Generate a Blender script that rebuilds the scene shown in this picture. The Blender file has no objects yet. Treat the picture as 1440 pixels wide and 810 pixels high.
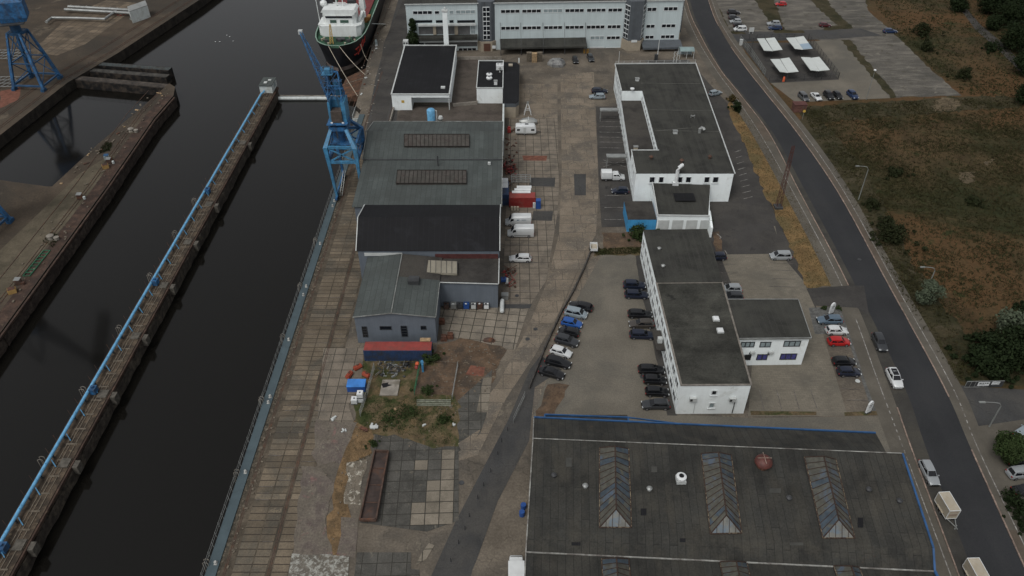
import bpy, math, random
from mathutils import Vector, Matrix
random.seed(7)
PI = math.pi
scene = bpy.context.scene
COL = scene.collection
R = math.radians
# ---------------------------------------------------------------- camera model
FPX = 1100.0; TILT = R(38.8); CH = 99.0     # focal length in photo pixels, downward tilt, height above the quay
def ray(px, py):
    u = (px-720)/FPX; v = (py-405)/FPX
    s, c = math.sin(TILT), math.cos(TILT)
    return Vector((u, c-v*s, -s-v*c))
def G(px, py, z=0.0):                        # point seen at (px,py) on the level z
    d = ray(px, py); t = (z-CH)/d.z
    return Vector((d.x*t, d.y*t, z))
def onx(px, py, X):                          # point seen on the vertical plane x = X
    d = ray(px, py); t = X/d.x
    return Vector((X, d.y*t, CH+d.z*t))
def ony(px, py, Y):
    d = ray(px, py); t = Y/d.y
    return Vector((d.x*t, Y, CH+d.z*t))
# ---------------------------------------------------------------- mesh builder
class MB:
    def __init__(s): s.v = []; s.f = []; s.m = []; s.g = []
    def add(s, vs, fs, m=0):
        n = len(s.v); s.g.append((n, len(s.f))); s.v += [tuple(v) for v in vs]
        for f in fs: s.f.append([i+n for i in f]); s.m.append(m)
        return s
    def box(s, c, d, rz=0, m=0):
        ca, sa = math.cos(rz), math.sin(rz); vs = []
        for dz in (-.5, .5):
            for dx, dy in ((-.5,-.5),(.5,-.5),(.5,.5),(-.5,.5)):
                x, y = dx*d[0], dy*d[1]
                vs.append((c[0]+x*ca-y*sa, c[1]+x*sa+y*ca, c[2]+dz*d[2]))
        return s.add(vs, [(3,2,1,0),(4,5,6,7),(0,1,5,4),(1,2,6,5),(2,3,7,6),(3,0,4,7)], m)
    def prism(s, poly, z0, z1, m=0, mtop=None):   # z0/z1 numbers or lists
        n = len(poly)
        a = sum(poly[i][0]*poly[(i+1)%n][1]-poly[(i+1)%n][0]*poly[i][1] for i in range(n))
        poly = list(poly); zb = z0 if isinstance(z0, (list,tuple)) else [z0]*n; zt = z1 if isinstance(z1,(list,tuple)) else [z1]*n
        if a < 0: poly = poly[::-1]; zb = list(zb)[::-1]; zt = list(zt)[::-1]
        vs = [(p[0],p[1],z) for p,z in zip(poly,zb)] + [(p[0],p[1],z) for p,z in zip(poly,zt)]
        s.add(vs, [tuple(range(n))[::-1]] + [(i,(i+1)%n,n+(i+1)%n,n+i) for i in range(n)], m)
        s.add(vs[n:], [tuple(range(n))], m if mtop is None else mtop)
        return s
    def sheet(s, poly, z, m=0):
        n = len(poly); a = sum(poly[i][0]*poly[(i+1)%n][1]-poly[(i+1)%n][0]*poly[i][1] for i in range(n))
        if a < 0: poly = list(poly)[::-1]
        return s.add([(p[0],p[1],z) for p in poly], [tuple(range(n))], m)
    def slab(s, quad, t, m=0):                # thick plate: quad of 3-D points, thickness t downward along normal
        q = [Vector(p) for p in quad]; nrm = (q[1]-q[0]).cross(q[-1]-q[0]).normalized()
        if nrm.z < -1e-6: q = q[::-1]; nrm = -nrm
        n = len(q); vs = [p-nrm*t for p in q]+q
        return s.add(vs, [tuple(range(n))[::-1], tuple(range(n,2*n))]+[(i,(i+1)%n,n+(i+1)%n,n+i) for i in range(n)], m)
    def bar(s, p, q, w, h=None, m=0, n=4):
        p, q = Vector(p), Vector(q); h = w if h is None else h; d = q-p
        if d.length < 1e-6: return s
        d.normalize(); up = Vector((0,0,1)) if abs(d.z) < .95 else Vector((0,1,0))
        a = d.cross(up).normalized(); b = a.cross(d).normalized(); vs = []
        for e in (p, q):
            for k in range(n):
                t = 2*PI*(k+.5)/n; k2 = 1.414 if n == 4 else 1
                vs.append(e + a*(math.cos(t)*w/2*k2) + b*(math.sin(t)*h/2*k2))
        return s.add(vs, [tuple(range(n))[::-1], tuple(range(n,2*n))]+[(i,(i+1)%n,n+(i+1)%n,n+i) for i in range(n)], m)
    def tube(s, pts, r, m=0, n=8):
        pts = [Vector(p) for p in pts]; rings = []
        for i, p in enumerate(pts):
            d = (pts[min(i+1,len(pts)-1)]-pts[max(i-1,0)]).normalized()
            up = Vector((0,0,1)) if abs(d.z) < .9 else Vector((0,1,0))
            a = d.cross(up).normalized(); b = a.cross(d).normalized()
            rr = r[i] if isinstance(r,(list,tuple)) else r
            rings.append([p+a*(math.cos(2*PI*k/n)*rr)+b*(math.sin(2*PI*k/n)*rr) for k in range(n)])
        return s.loft(rings, m)
    def loft(s, rings, m=0, cap=True):
        n = len(rings[0]); vs = [v for r in rings for v in r]; fs = []
        for i in range(len(rings)-1):
            for k in range(n): fs.append((i*n+k, i*n+(k+1)%n, (i+1)*n+(k+1)%n, (i+1)*n+k))
        if cap: fs += [tuple(range(n))[::-1], tuple(range((len(rings)-1)*n, len(rings)*n))]
        return s.add(vs, fs, m)
    def lathe(s, c, prof, m=0, n=16):         # prof: (r, z) from bottom up
        rings = [[(c[0]+max(r,.002)*math.cos(2*PI*k/n), c[1]+max(r,.002)*math.sin(2*PI*k/n), c[2]+z) for k in range(n)] for r, z in prof]
        return s.loft(rings, m)
    def build(s, name, mats, parent=None, smooth=None):
        me = bpy.data.meshes.new(name); me.from_pydata(s.v, [], s.f)
        if not isinstance(mats, (list,tuple)): mats = [mats]
        for mt in mats: me.materials.append(mt)
        me.polygons.foreach_set('material_index', s.m); me.update()
        if smooth:
            me.polygons.foreach_set('use_smooth', [True]*len(me.polygons)); me.set_sharp_from_angle(angle=R(smooth))
        o = bpy.data.objects.new(name, me); COL.objects.link(o)
        if parent is not None:
            o.parent = parent
            if not parent.get('local'): o.matrix_parent_inverse = Matrix.Translation(-Vector(parent_loc(parent)))
        return o
_loc = {}
def parent_loc(p):
    l = Vector(p.location)
    while p.parent is not None: p = p.parent; l = Vector(p.location) if p.type == 'EMPTY' else l
    return l
def tag(o, label=None, cat=None, group=None, kind=None):
    if label: o['label'] = label
    if cat: o['category'] = cat
    if group: o['group'] = group
    if kind: o['kind'] = kind
    return o
def thing(name, label, cat, loc=(0,0,0), group=None, local=False, rz=0):
    o = bpy.data.objects.new(name, None); COL.objects.link(o); o.location = loc; o.rotation_euler = (0,0,rz)
    o.empty_display_size = .3
    if local: o['local'] = 1
    return tag(o, label, cat, group)
def pieces(mb):                                # one builder per piece that was added
    out = []; g = mb.g+[(len(mb.v), len(mb.f))]
    for (v0, f0), (v1, f1) in zip(g[:-1], g[1:]):
        if f1 == f0: continue
        p = MB(); p.v = mb.v[v0:v1]; p.f = [[i-v0 for i in f] for f in mb.f[f0:f1]]; p.m = mb.m[f0:f1]; out.append(p)
    return out
def each(mb, name, mats, par, smooth=None):   # every piece a part of its own
    return [child(p, name, mats, par, smooth) for p in pieces(mb)]
def subeach(mb, name, mats, par, smooth=None):
    return [sub(p, name, mats, par, smooth) for p in pieces(mb)]
def sub(mb, name, mats, par, smooth=None):    # sub-part: built in the same space as its part
    if name in EACH and len(mb.g) > 1: return [sub(p, name, mats, par, smooth) for p in pieces(mb)][0]
    o = mb.build(name, mats, None, smooth); o.parent = par; return o
EACH = set('canopy_post louvre gallery_pillar plinth ribbon_window gallery_glazing gallery_beam post fence_post saddle inlet bridge_window funnel deck_bollard floodlight blue_strut pipe_saddle valve fender_block railing_post support foot mudguard gallery roof_patch leg_unused wall_lamps deck_gear_unused travel_beam_unused verge_trim wall_panel bars roof_seam'.split())
def child(mb, name, mats, par, smooth=None, label=None):
    if name in EACH and len(mb.g) > 1: return [child(p, name, mats, par, smooth, label) for p in pieces(mb)][0]
    o = mb.build(name, mats, None, smooth); o.parent = par
    if not par.get('local'): o.matrix_parent_inverse = Matrix.Translation(-Vector(par.location))
    if label: o['label'] = label
    return o
def structure(mb, name, mats, kind='structure'):
    return tag(mb.build(name, mats), kind=kind)
def dup(o, loc=None, rz=None, label=None, group=None, mats=None, parent=None):
    c = o.copy(); COL.objects.link(c)
    if parent is not None: c.parent = parent
    if mats:
        for i, sl in enumerate(c.material_slots):
            if sl.material and sl.material.name in mats:
                nm_ = sl.material.name; sl.link = 'OBJECT'; sl.material = mats[nm_]
    for ch in list(o.children): dup(ch, mats=mats, parent=c) if not ch.name.startswith('__') else None
    if loc is not None: c.location = loc
    if rz is not None: c.rotation_euler = (0,0,rz)
    if label: c['label'] = label
    if group: c['group'] = group
    return c
# ---------------------------------------------------------------- materials
def L(c): return tuple(c)+(1,) if len(c) == 3 else tuple(c)
def mix(nt, fac, a, b, mode='MIX'):
    n = nt.nodes.new('ShaderNodeMix'); n.data_type = 'RGBA'; n.blend_type = mode
    for sock, val in ((n.inputs[0], fac), (n.inputs[6], a), (n.inputs[7], b)):
        if hasattr(val, 'is_linked'): nt.links.new(val, sock)
        elif isinstance(val, (int,float)): sock.default_value = val
        else: sock.default_value = L(val)
    return n.outputs[2]
def noise(nt, vec, scale, detail=4, rough=.6, dist=0):
    n = nt.nodes.new('ShaderNodeTexNoise'); n.inputs['Scale'].default_value = scale
    n.inputs['Detail'].default_value = detail; n.inputs['Roughness'].default_value = rough; n.inputs['Distortion'].default_value = dist
    nt.links.new(vec, n.inputs['Vector']); return n.outputs['Fac']
def ramp(nt, fac, lo, hi):
    n = nt.nodes.new('ShaderNodeMapRange'); n.inputs[1].default_value = lo; n.inputs[2].default_value = hi
    n.interpolation_type = 'SMOOTHSTEP'; nt.links.new(fac, n.inputs[0]); return n.outputs[0]
def mapping(nt, rot=(0,0,0), scale=(1,1,1), loc=(0,0,0), gen='Object'):
    tc = nt.nodes.new('ShaderNodeTexCoord'); mp = nt.nodes.new('ShaderNodeMapping')
    mp.inputs['Rotation'].default_value = rot; mp.inputs['Scale'].default_value = scale; mp.inputs['Location'].default_value = loc
    nt.links.new(tc.outputs[gen], mp.inputs['Vector']); return mp.outputs['Vector']
MATS = {}
def mat(name, col, rough=.75, metal=0, var=.18, vs=.6, dirt=None, dirt_amt=.35, ds=.25, fine=0, fs=9, grid=None, streak=None, bump=0, spots=None, emit=0, spec=.5, coat=0, cracks=None):
    """col base; var: brightness variation; dirt: second colour in noise patches; grid: dict(w,h,rot,off,col,size,var,stag); spots: (colour, lo, hi, scale)"""
    m = bpy.data.materials.new(name); m.use_nodes = True; nt = m.node_tree; b = nt.nodes['Principled BSDF']
    vec = mapping(nt)
    c = mix(nt, ramp(nt, noise(nt, vec, vs, 5), .3, .7), tuple(x*(1-var) for x in col), tuple(min(1, x*(1+var)) for x in col))
    if dirt: c = mix(nt, ramp(nt, noise(nt, vec, ds, 6, .65, .4), .62-dirt_amt*.5, .78-dirt_amt*.3), c, dirt)
    for sp in (spots or []):
        c = mix(nt, ramp(nt, noise(nt, vec, sp[3], 6, .7, .6), sp[1], sp[2]), c, sp[0])
    if grid:
        g = nt.nodes.new('ShaderNodeTexBrick'); g.offset = grid.get('stag', 0); g.offset_frequency = 2; g.squash = 1
        v2 = mapping(nt, rot=(0,0,grid.get('rot',0)), loc=grid.get('off',(0,0,0)))
        if grid.get('warp'):
            nn = nt.nodes.new('ShaderNodeTexNoise'); nn.inputs['Scale'].default_value = .5; nt.links.new(v2, nn.inputs['Vector'])
            ad = nt.nodes.new('ShaderNodeVectorMath'); ad.operation = 'MULTIPLY_ADD'
            nt.links.new(nn.outputs['Color'], ad.inputs[0]); ad.inputs[1].default_value = (grid['warp'],)*3; nt.links.new(v2, ad.inputs[2]); v2 = ad.outputs[0]
        nt.links.new(v2, g.inputs['Vector']); g.inputs['Scale'].default_value = 1
        g.inputs['Brick Width'].default_value = grid['w']; g.inputs['Row Height'].default_value = grid['h']
        g.inputs['Mortar Size'].default_value = grid.get('size', .04); g.inputs['Mortar Smooth'].default_value = .3
        gv = grid.get('var', .2)
        g.inputs['Color1'].default_value = L((1-gv,)*3); g.inputs['Color2'].default_value = L((1+gv,)*3); g.inputs['Mortar'].default_value = (1,1,1,1)
        g.inputs['Bias'].default_value = 0
        c = mix(nt, 1, c, g.outputs['Color'], 'MULTIPLY')
        mf = g.outputs['Fac']
        jn = ramp(nt, noise(nt, vec, .7, 3), .2, .42)
        mm = nt.nodes.new('ShaderNodeMath'); mm.operation = 'MULTIPLY'; nt.links.new(mf, mm.inputs[0]); nt.links.new(jn, mm.inputs[1])
        c = mix(nt, mm.outputs[0] if grid.get('broken', True) else mf, c, grid.get('col', (.02,.02,.018)))
    if streak:                                   # (direction scale vector, strength, colour)
        v3 = mapping(nt, scale=streak[0])
        c = mix(nt, ramp(nt, noise(nt, v3, 1, 5, .6), .5, .75), c, streak[2]) if streak[1] >= 1 else mix(nt, mul(nt, ramp(nt, noise(nt, v3, 1, 5, .6), .42, .75), streak[1]), c, streak[2])
    if cracks:                                   # (scale, width, colour)
        vo = nt.nodes.new('ShaderNodeTexVoronoi'); vo.feature = 'DISTANCE_TO_EDGE'; vo.inputs['Scale'].default_value = cracks[0]
        nz = nt.nodes.new('ShaderNodeTexNoise'); nz.inputs['Scale'].default_value = .9; nz.inputs['Detail'].default_value = 4; nt.links.new(vec, nz.inputs['Vector'])
        ad = nt.nodes.new('ShaderNodeVectorMath'); ad.operation = 'MULTIPLY_ADD'; nt.links.new(nz.outputs['Color'], ad.inputs[0]); ad.inputs[1].default_value = (1.6,1.6,0); nt.links.new(vec, ad.inputs[2]); nt.links.new(ad.outputs[0], vo.inputs['Vector'])
        cf = ramp(nt, vo.outputs['Distance'], cracks[1], 0); pf = ramp(nt, noise(nt, vec, .12, 3), .42, .6)
        mm = nt.nodes.new('ShaderNodeMath'); mm.operation = 'MULTIPLY'; nt.links.new(cf, mm.inputs[0]); nt.links.new(pf, mm.inputs[1])
        c = mix(nt, mul(nt, mm.outputs[0], .5), c, cracks[2])
    if fine: c = mix(nt, fine, c, mix(nt, noise(nt, vec, fs, 3, .7), (0,0,0), (2,2,2)), 'MULTIPLY')
    nt.links.new(c, b.inputs['Base Color'])
    spec = .2 if (rough >= .7 and spec == .5) else spec
    b.inputs['Roughness'].default_value = rough; b.inputs['Metallic'].default_value = metal; b.inputs['Specular IOR Level'].default_value = spec
    if coat: b.inputs['Coat Weight'].default_value = coat; b.inputs['Coat Roughness'].default_value = .05
    if bump:
        bp = nt.nodes.new('ShaderNodeBump'); bp.inputs['Strength'].default_value = bump; bp.inputs['Distance'].default_value = .1
        nt.links.new(noise(nt, vec, 3, 6, .7), bp.inputs['Height']); nt.links.new(bp.outputs[0], b.inputs['Normal'])
    MATS[name] = m; return m
def mul(nt, a, k):
    n = nt.nodes.new('ShaderNodeMath'); n.operation = 'MULTIPLY'; nt.links.new(a, n.inputs[0]); n.inputs[1].default_value = k; return n.outputs[0]

# walls, roofs, metals
M_white = mat('white_render', (.80,.85,.85), .8, var=.05, vs=.3, dirt=(.62,.65,.63), dirt_amt=.12, ds=.35, streak=((1.6,1.6,.12), .14, (.50,.52,.50)))
M_white2 = mat('aged_white_render', (.52,.56,.55), .8, var=.06, dirt=(.38,.40,.37), dirt_amt=.25, ds=.5, streak=((1.5,1.5,.15), .4, (.30,.31,.29)))
M_office = mat('pale_cladding', (.48,.55,.56), .7, var=.05, vs=.2, streak=((.9,.9,.08), .25, (.34,.39,.39)), grid=dict(w=.6,h=50,size=.012,var=.02,col=(.36,.40,.40),broken=False))
M_slate = mat('dark_cladding', (.075,.085,.095), .6, var=.12, grid=dict(w=.8,h=.8,size=.015,var=.08,col=(.05,.055,.06)))
M_concrete = mat('concrete', (.24,.22,.19), .9, var=.2, dirt=(.14,.125,.10), dirt_amt=.3, ds=.4, fine=.35)
M_beige = mat('beige_plinth', (.30,.26,.20), .85, var=.1)
M_trim = mat('pale_trim', (.46,.48,.47), .6, var=.1)
M_rooffelt = mat('mossy_felt_roof', (.030,.030,.027), .9, var=.22, vs=.35, dirt=(.045,.045,.039), dirt_amt=.45, ds=.18, fine=.5, fs=5, streak=((.8,.08,1), .5, (.055,.054,.048)), grid=dict(w=1.0,h=60,size=.03,var=.1,col=(.05,.05,.045)))
M_roofmoss = mat('lichen_felt_roof', (.036,.036,.031), .95, var=.35, vs=.25, dirt=(.068,.067,.057), dirt_amt=.45, ds=.09, fine=.6, fs=4, spots=[((.022,.022,.020),.58,.66,.12), ((.12,.12,.105),.66,.74,.9)], grid=dict(w=60,h=1.0,size=.03,var=.08,col=(.035,.035,.03)))
M_roofblack = mat('black_membrane_roof', (.0085,.0087,.0100), .75, var=.12, vs=.2, fine=.2, fs=6, grid=dict(w=1.1,h=80,size=.025,var=.06,col=(.017,.017,.02)), dirt=(.015,.0155,.018), dirt_amt=.2)
M_roofgrey = mat('grey_sheet_roof', (.066,.076,.073), .75, var=.12, vs=.25, dirt=(.058,.065,.062), dirt_amt=.4, ds=.12, fine=.3, fs=4, grid=dict(w=6.0,h=1.1,rot=R(90),stag=.5,size=.045,var=.10,col=(.042,.047,.046)), spots=[((.2,.2,.17),.74,.79,1.6)])
M_roofbig = mat('strip_felt_roof', (.032,.032,.029), .92, var=.25, vs=.2, dirt=(.046,.044,.038), dirt_amt=.35, ds=.15, fine=.55, fs=4, grid=dict(w=7.5,h=1.05,stag=.37,rot=R(92.8),size=.04,var=.12,col=(.019,.019,.018)), streak=((.5,.06,1), .5, (.066,.06,.048)), spots=[((.085,.045,.03),.68,.78,.22)])
M_roofplain = mat('dark_gravel_roof', (.040,.037,.034), .95, var=.3, vs=.3, dirt=(.06,.055,.048), dirt_amt=.4, ds=.12, fine=.5, fs=5)
M_yardroof = mat('brown_court', (.072,.061,.052), .95, var=.3, vs=.25, dirt=(.085,.072,.06), dirt_amt=.35, ds=.12, fine=.5, fs=4)
M_blueGrey = mat('blue_grey_wall', (.125,.145,.17), .7, var=.06, streak=((1,1,.15), .4, (.09,.105,.125)), grid=dict(w=1.0,h=50,size=.02,var=.03,col=(.10,.115,.135)))
M_brick = mat('brown_brick', (.11,.055,.045), .9, var=.25, vs=2)
M_glass = mat('dark_glass', (.010,.012,.016), .12, var=.2, spec=.6)
M_blind = mat('pale_blinds', (.23,.28,.29), .6, var=.15, vs=1.2)
M_violet = mat('violet_glass', (.06,.06,.20), .2, var=.2, vs=2)
M_frame = mat('white_window_frame', (.60,.63,.63), .5, var=.05)
M_dframe = mat('dark_window_frame', (.03,.033,.036), .5, var=.1)
M_blueedge = mat('blue_gutter', (.018,.072,.18), .5, var=.2)
M_rust = mat('rust', (.12,.055,.035), .9, var=.4, vs=1.5, dirt=(.05,.035,.03), dirt_amt=.5, ds=.6, fine=.4)
M_rusty2 = mat('rusty_brown_plate', (.078,.052,.042), .9, var=.3, vs=1, dirt=(.13,.06,.035), dirt_amt=.3, ds=.7, fine=.4)
M_steel = mat('galvanised_steel', (.30,.31,.30), .45, metal=.5, var=.2)
M_dsteel = mat('dark_steel', (.05,.052,.054), .6, metal=.3, var=.25)
M_pole = mat('grey_pole', (.18,.19,.18), .6, var=.15)
M_crane = mat('crane_blue_paint', (.020,.115,.27), .6, var=.3, vs=.8, dirt=(.012,.05,.12), dirt_amt=.4, ds=.6, streak=((2.5,2.5,.2), .6, (.05,.05,.05)), spots=[((.07,.04,.03),.68,.74,1.5)])
M_crane2 = mat('pale_crane_blue_paint', (.045,.20,.36), .6, var=.2, vs=.8, dirt=(.03,.12,.22), dirt_amt=.35, ds=1, streak=((2.5,2.5,.2), .5, (.08,.10,.11)), spots=[((.09,.06,.05),.70,.75,1.8)])
M_crane3 = mat('dull_crane_blue_paint', (.014,.065,.15), .55, var=.3, vs=.8, dirt=(.012,.05,.10), dirt_amt=.4, ds=.6)
M_pipeblue = mat('sky_blue_pipe', (.13,.36,.58), .45, var=.15, vs=1.5, dirt=(.05,.2,.36), dirt_amt=.2, ds=2)
M_black = mat('black_rubber', (.012,.012,.013), .8, var=.2)
M_orange = mat('orange_plastic', (.50,.09,.03), .6, var=.2)
M_redp = mat('red_paint', (.22,.022,.02), .55, var=.15, dirt=(.2,.05,.04), dirt_amt=.3, ds=1)
M_bluep = mat('blue_paint', (.016,.065,.24), .5, var=.15)
M_navyp = mat('container_blue', (.020,.045,.11), .6, var=.2, vs=1, dirt=(.03,.035,.05), dirt_amt=.4, ds=.8)
M_contred = mat('container_red_roof', (.25,.052,.045), .7, var=.15, vs=.8, dirt=(.19,.06,.05), dirt_amt=.4, ds=.5)
M_cream = mat('cream_box', (.38,.34,.27), .6, var=.1, dirt=(.34,.29,.21), dirt_amt=.35, ds=1)
M_plastic = mat('white_plastic', (.62,.64,.64), .5, var=.06)
M_wood = mat('timber', (.34,.24,.14), .85, var=.3, vs=2)
M_wood2 = mat('weathered_timber', (.13,.11,.085), .9, var=.3, vs=2, fine=.4)
M_yellow = mat('yellow_paint', (.50,.33,.06), .6, var=.15)
M_green = mat('green_paint', (.02,.12,.06), .6, var=.2)
M_deckgreen = mat('green_deck_paint', (.024,.062,.036), .7, var=.25, vs=.6, dirt=(.035,.10,.06), dirt_amt=.3)
M_hull = mat('black_hull_paint', (.010,.011,.014), .45, var=.3, vs=.4, dirt=(.03,.022,.02), dirt_amt=.2, ds=.3)
M_boot = mat('faded_boot_topping', (.17,.14,.125), .8, var=.2, vs=.4, dirt=(.09,.06,.05), dirt_amt=.3)
M_shipwhite = mat('ship_white_paint', (.68,.71,.70), .5, var=.05, streak=((1,1,.3), .4, (.5,.5,.47)))
M_shipred = mat('red_cargo_deck', (.15,.036,.036), .7, var=.2)
M_line = mat('worn_white_marking', (.33,.32,.30), .85, var=.2, dirt=(.12,.11,.10), dirt_amt=.55, ds=1.3)
M_linefaint = mat('faint_parking_marking', (.19,.18,.165), .85, var=.2, dirt=(.09,.08,.075), dirt_amt=.7, ds=1.5)
M_kerb = mat('pinkish_kerb_stone', (.25,.19,.155), .85, var=.25, vs=1, grid=dict(w=1,h=1,size=.03,col=(.1,.08,.07)))
M_kerbgrey = mat('grey_kerb_stone', (.17,.155,.135), .85, var=.25, vs=1)
M_carport = mat('carport_white_roof', (.52,.55,.53), .5, var=.04)
M_carportb = mat('carport_blue_panel', (.25,.33,.40), .4, var=.05)
M_bark = mat('bark', (.06,.045,.03), .9, var=.3, vs=3)
def leafmat(name, a, b):
    m = bpy.data.materials.new(name); m.use_nodes = True; nt = m.node_tree; bs = nt.nodes['Principled BSDF']
    oi = nt.nodes.new('ShaderNodeNewGeometry')
    vec = mapping(nt)
    c = mix(nt, oi.outputs['Random Per Island'], a, b)
    c = mix(nt, ramp(nt, noise(nt, vec, .8, 2), .35, .65), c, tuple(x*.65 for x in b))
    nt.links.new(c, bs.inputs['Base Color']); bs.inputs['Roughness'].default_value = .8; bs.inputs['Specular IOR Level'].default_value = .1
    MATS[name] = m; return m
M_leaf = leafmat('green_leaves', (.020,.036,.011), (.038,.056,.019))
M_leafd = leafmat('dark_leaves', (.009,.016,.006), (.018,.028,.010))
M_leafg = leafmat('grey_green_leaves', (.055,.072,.045), (.095,.115,.075))
M_straw = leafmat('dry_grass_blades', (.095,.066,.028), (.065,.052,.02))
M_grassb = leafmat('olive_grass_blades', (.020,.026,.009), (.036,.036,.014))

# ground
ZC = {}
def patch(name, px, m, z, world=False, kind='structure', rough_edge=0, step=1.5):
    k_ = round(z*1000); ZC[k_] = ZC.get(k_, -1)+1; z += ZC[k_]*.0005
    pts = [Vector((p[0],p[1],0)) for p in px] if world else [G(p[0],p[1]) for p in px]
    if rough_edge:
        out = []; rnd = random.Random(len(px)*17+int(abs(pts[0].x)*10))
        for i in range(len(pts)):
            a, b = pts[i], pts[(i+1)%len(pts)]; n = max(1, int((b-a).length/step))
            for k in range(n):
                p = a.lerp(b, k/n); out.append(p+Vector((rnd.uniform(-1,1), rnd.uniform(-1,1), 0))*rough_edge)
        pts = out
    from mathutils.geometry import tessellate_polygon
    tr = tessellate_polygon([pts])
    mb = MB(); vs = [(p.x,p.y,z) for p in pts]
    fs = []
    for t in tr:
        a, b, c = (Vector(vs[i]) for i in t)
        fs.append(tuple(t) if (b-a).cross(c-a).z > 0 else tuple(t)[::-1])
    mb.add(vs, fs); return structure(mb, name, m, kind)
# ================================================================ ground, water, quays
g_yard = mat('yard_ground', (0.1266,0.1077,0.08494), .95, var=.25, vs=.15, dirt=(0.07753,0.06959,0.0592), dirt_amt=.4, ds=.08, fine=.55, fs=3, bump=.3, spots=[((0.1745,0.151,0.1158),.58,.72,.35), ((0.05814,0.05252,0.04633),.66,.74,.6), ((0.2067,0.1838,0.1416),.72,.78,3.0)], cracks=(0.320,0.023,(0.03976,0.03535,0.0297)))
g_lane = mat('old_concrete_lane', (0.1745,0.1444,0.1107), .92, var=.15, vs=.2, dirt=(0.1098,0.09716,0.08108), dirt_amt=.4, ds=.15, fine=.6, fs=4, grid=dict(w=5.2,h=3.4,size=.07,var=.1,stag=.3,col=(0.09044,0.07878,0.06435)), spots=[((0.2067,0.1773,0.1351),.55,.66,1.3), ((0.06461,0.05909,0.05148),.70,.74,.9)], cracks=(0.440,0.041,(0.05466,0.04747,0.03762)))
g_slab = mat('square_concrete_slabs', (0.1745,0.1484,0.1184), .9, var=.15, vs=.4, dirt=(0.1163,0.1024,0.08366), dirt_amt=.35, ds=.25, fine=.45, fs=5, grid=dict(w=2.0,h=2.0,size=.07,var=.11,col=(0.04523,0.04202,0.03346),off=(.4,.3,0),broken=False), bump=.2)
g_slabrot = mat('skewed_concrete_slabs', (0.2,0.1742,0.1389), .9, var=.12, vs=.4, dirt=(0.1315,0.1162,0.09677), dirt_amt=.3, ds=.3, fine=.45, fs=5, grid=dict(w=2.1,h=2.0,rot=R(7),size=.09,var=.12,col=(0.04572,0.04181,0.03416),broken=False))
g_slabdark = mat('dark_slabs', (0.08349,0.07999,0.07128), .92, var=.2, vs=.3, dirt=(0.05487,0.05333,0.04752), dirt_amt=.4, ds=.3, fine=.5, fs=5, grid=dict(w=2.1,h=2.0,rot=R(-2),size=.07,var=.15,col=(0.03578,0.03394,0.02851)), spots=[((0.1193,0.1091,0.0891),.6,.66,.5)], cracks=(0.400,0.023,(0.02982,0.02727,0.02277)))
g_slablight = mat('pale_slabs', (0.1836,0.1606,0.1275), .9, var=.12, vs=.3, dirt=(0.128,0.1131,0.0887), dirt_amt=.3, ds=.4, fine=.4, fs=5, grid=dict(w=2.1,h=2.0,rot=R(-2),size=.08,var=.12,col=(0.04453,0.04072,0.03326),broken=False))
g_rail = mat('rail_bed_planks', (0.1344,0.109,0.07851), .92, var=.15, vs=.2, dirt=(0.08528,0.07615,0.06049), dirt_amt=.4, ds=.15, fine=.5, fs=4, grid=dict(w=60,h=1.2,size=.08,var=.22,col=(0.03708,0.03,0.024),broken=False), spots=[((0.1745,0.1444,0.103),.6,.66,.25)])
g_railb = mat('rail_bed_earth', (0.08588,0.0703,0.05227), .95, var=.3, vs=.4, dirt=(0.05367,0.04606,0.03564), dirt_amt=.4, ds=.3, fine=.6, fs=3)
g_lot = mat('parking_gravel', (0.137,0.1234,0.1004), .95, var=.14, vs=.12, dirt=(0.1034,0.09716,0.08237), dirt_amt=.4, ds=.07, fine=.45, fs=4, bump=.15, spots=[((0.1809,0.1641,0.1287),.66,.76,.25)])
g_lot2 = mat('paving_block_lot', (0.1576,0.1405,0.112), .92, var=.12, vs=.15, dirt=(0.1163,0.1064,0.08752), dirt_amt=.4, ds=.1, fine=.4, fs=6, grid=dict(w=.9,h=.45,stag=.5,size=.03,var=.08,col=(0.1163,0.105,0.08366)), spots=[((0.2067,0.1838,0.1416),.64,.74,.5)])
g_lot3 = mat('worn_gravel_lot', (0.108,0.0996,0.0864), .95, var=.2, vs=.12, dirt=(0.0696,0.066,0.0576), dirt_amt=.5, ds=.06, fine=.6, fs=3, bump=.3, streak=((.12,.45,1), .8, (0.186,0.1704,0.144)), spots=[((0.06,0.0552,0.0432),.56,.64,.35),((0.18,0.1656,0.138),.6,.7,.22)])
g_asph = mat('road_asphalt', (0.02761,0.0288,0.03101), .85, var=.12, vs=.1, dirt=(0.03328,0.03384,0.03555), dirt_amt=.35, ds=.06, fine=.35, fs=5, streak=((.35,.03,1), .35, (0.03965,0.0396,0.04085)))
g_asph2 = mat('old_asphalt', (0.046,0.0437,0.0414), .9, var=.2, vs=.15, dirt=(0.06325,0.05865,0.0529), dirt_amt=.4, ds=.12, fine=.4, fs=4, spots=[((0.0322,0.03105,0.0299),.6,.68,.3)], cracks=(0.300,0.023,(.022,.021,.02)))
g_asph3 = mat('grey_lane_asphalt', (0.0468,0.04723,0.04747), .9, var=.2, vs=.12, dirt=(0.06365,0.06101,0.05676), dirt_amt=.4, ds=.1, fine=.4, fs=4, streak=((.5,.05,1), .5, (0.0702,0.06691,0.06192)), cracks=(0.240,0.018,(0.0234,0.02296,0.02236)))
g_bay = mat('parking_bay_blocks', (.044,.042,.038), .9, var=.2, vs=.2, fine=.4, fs=6, dirt=(.060,.056,.047), dirt_amt=.4, ds=.15)
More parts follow.
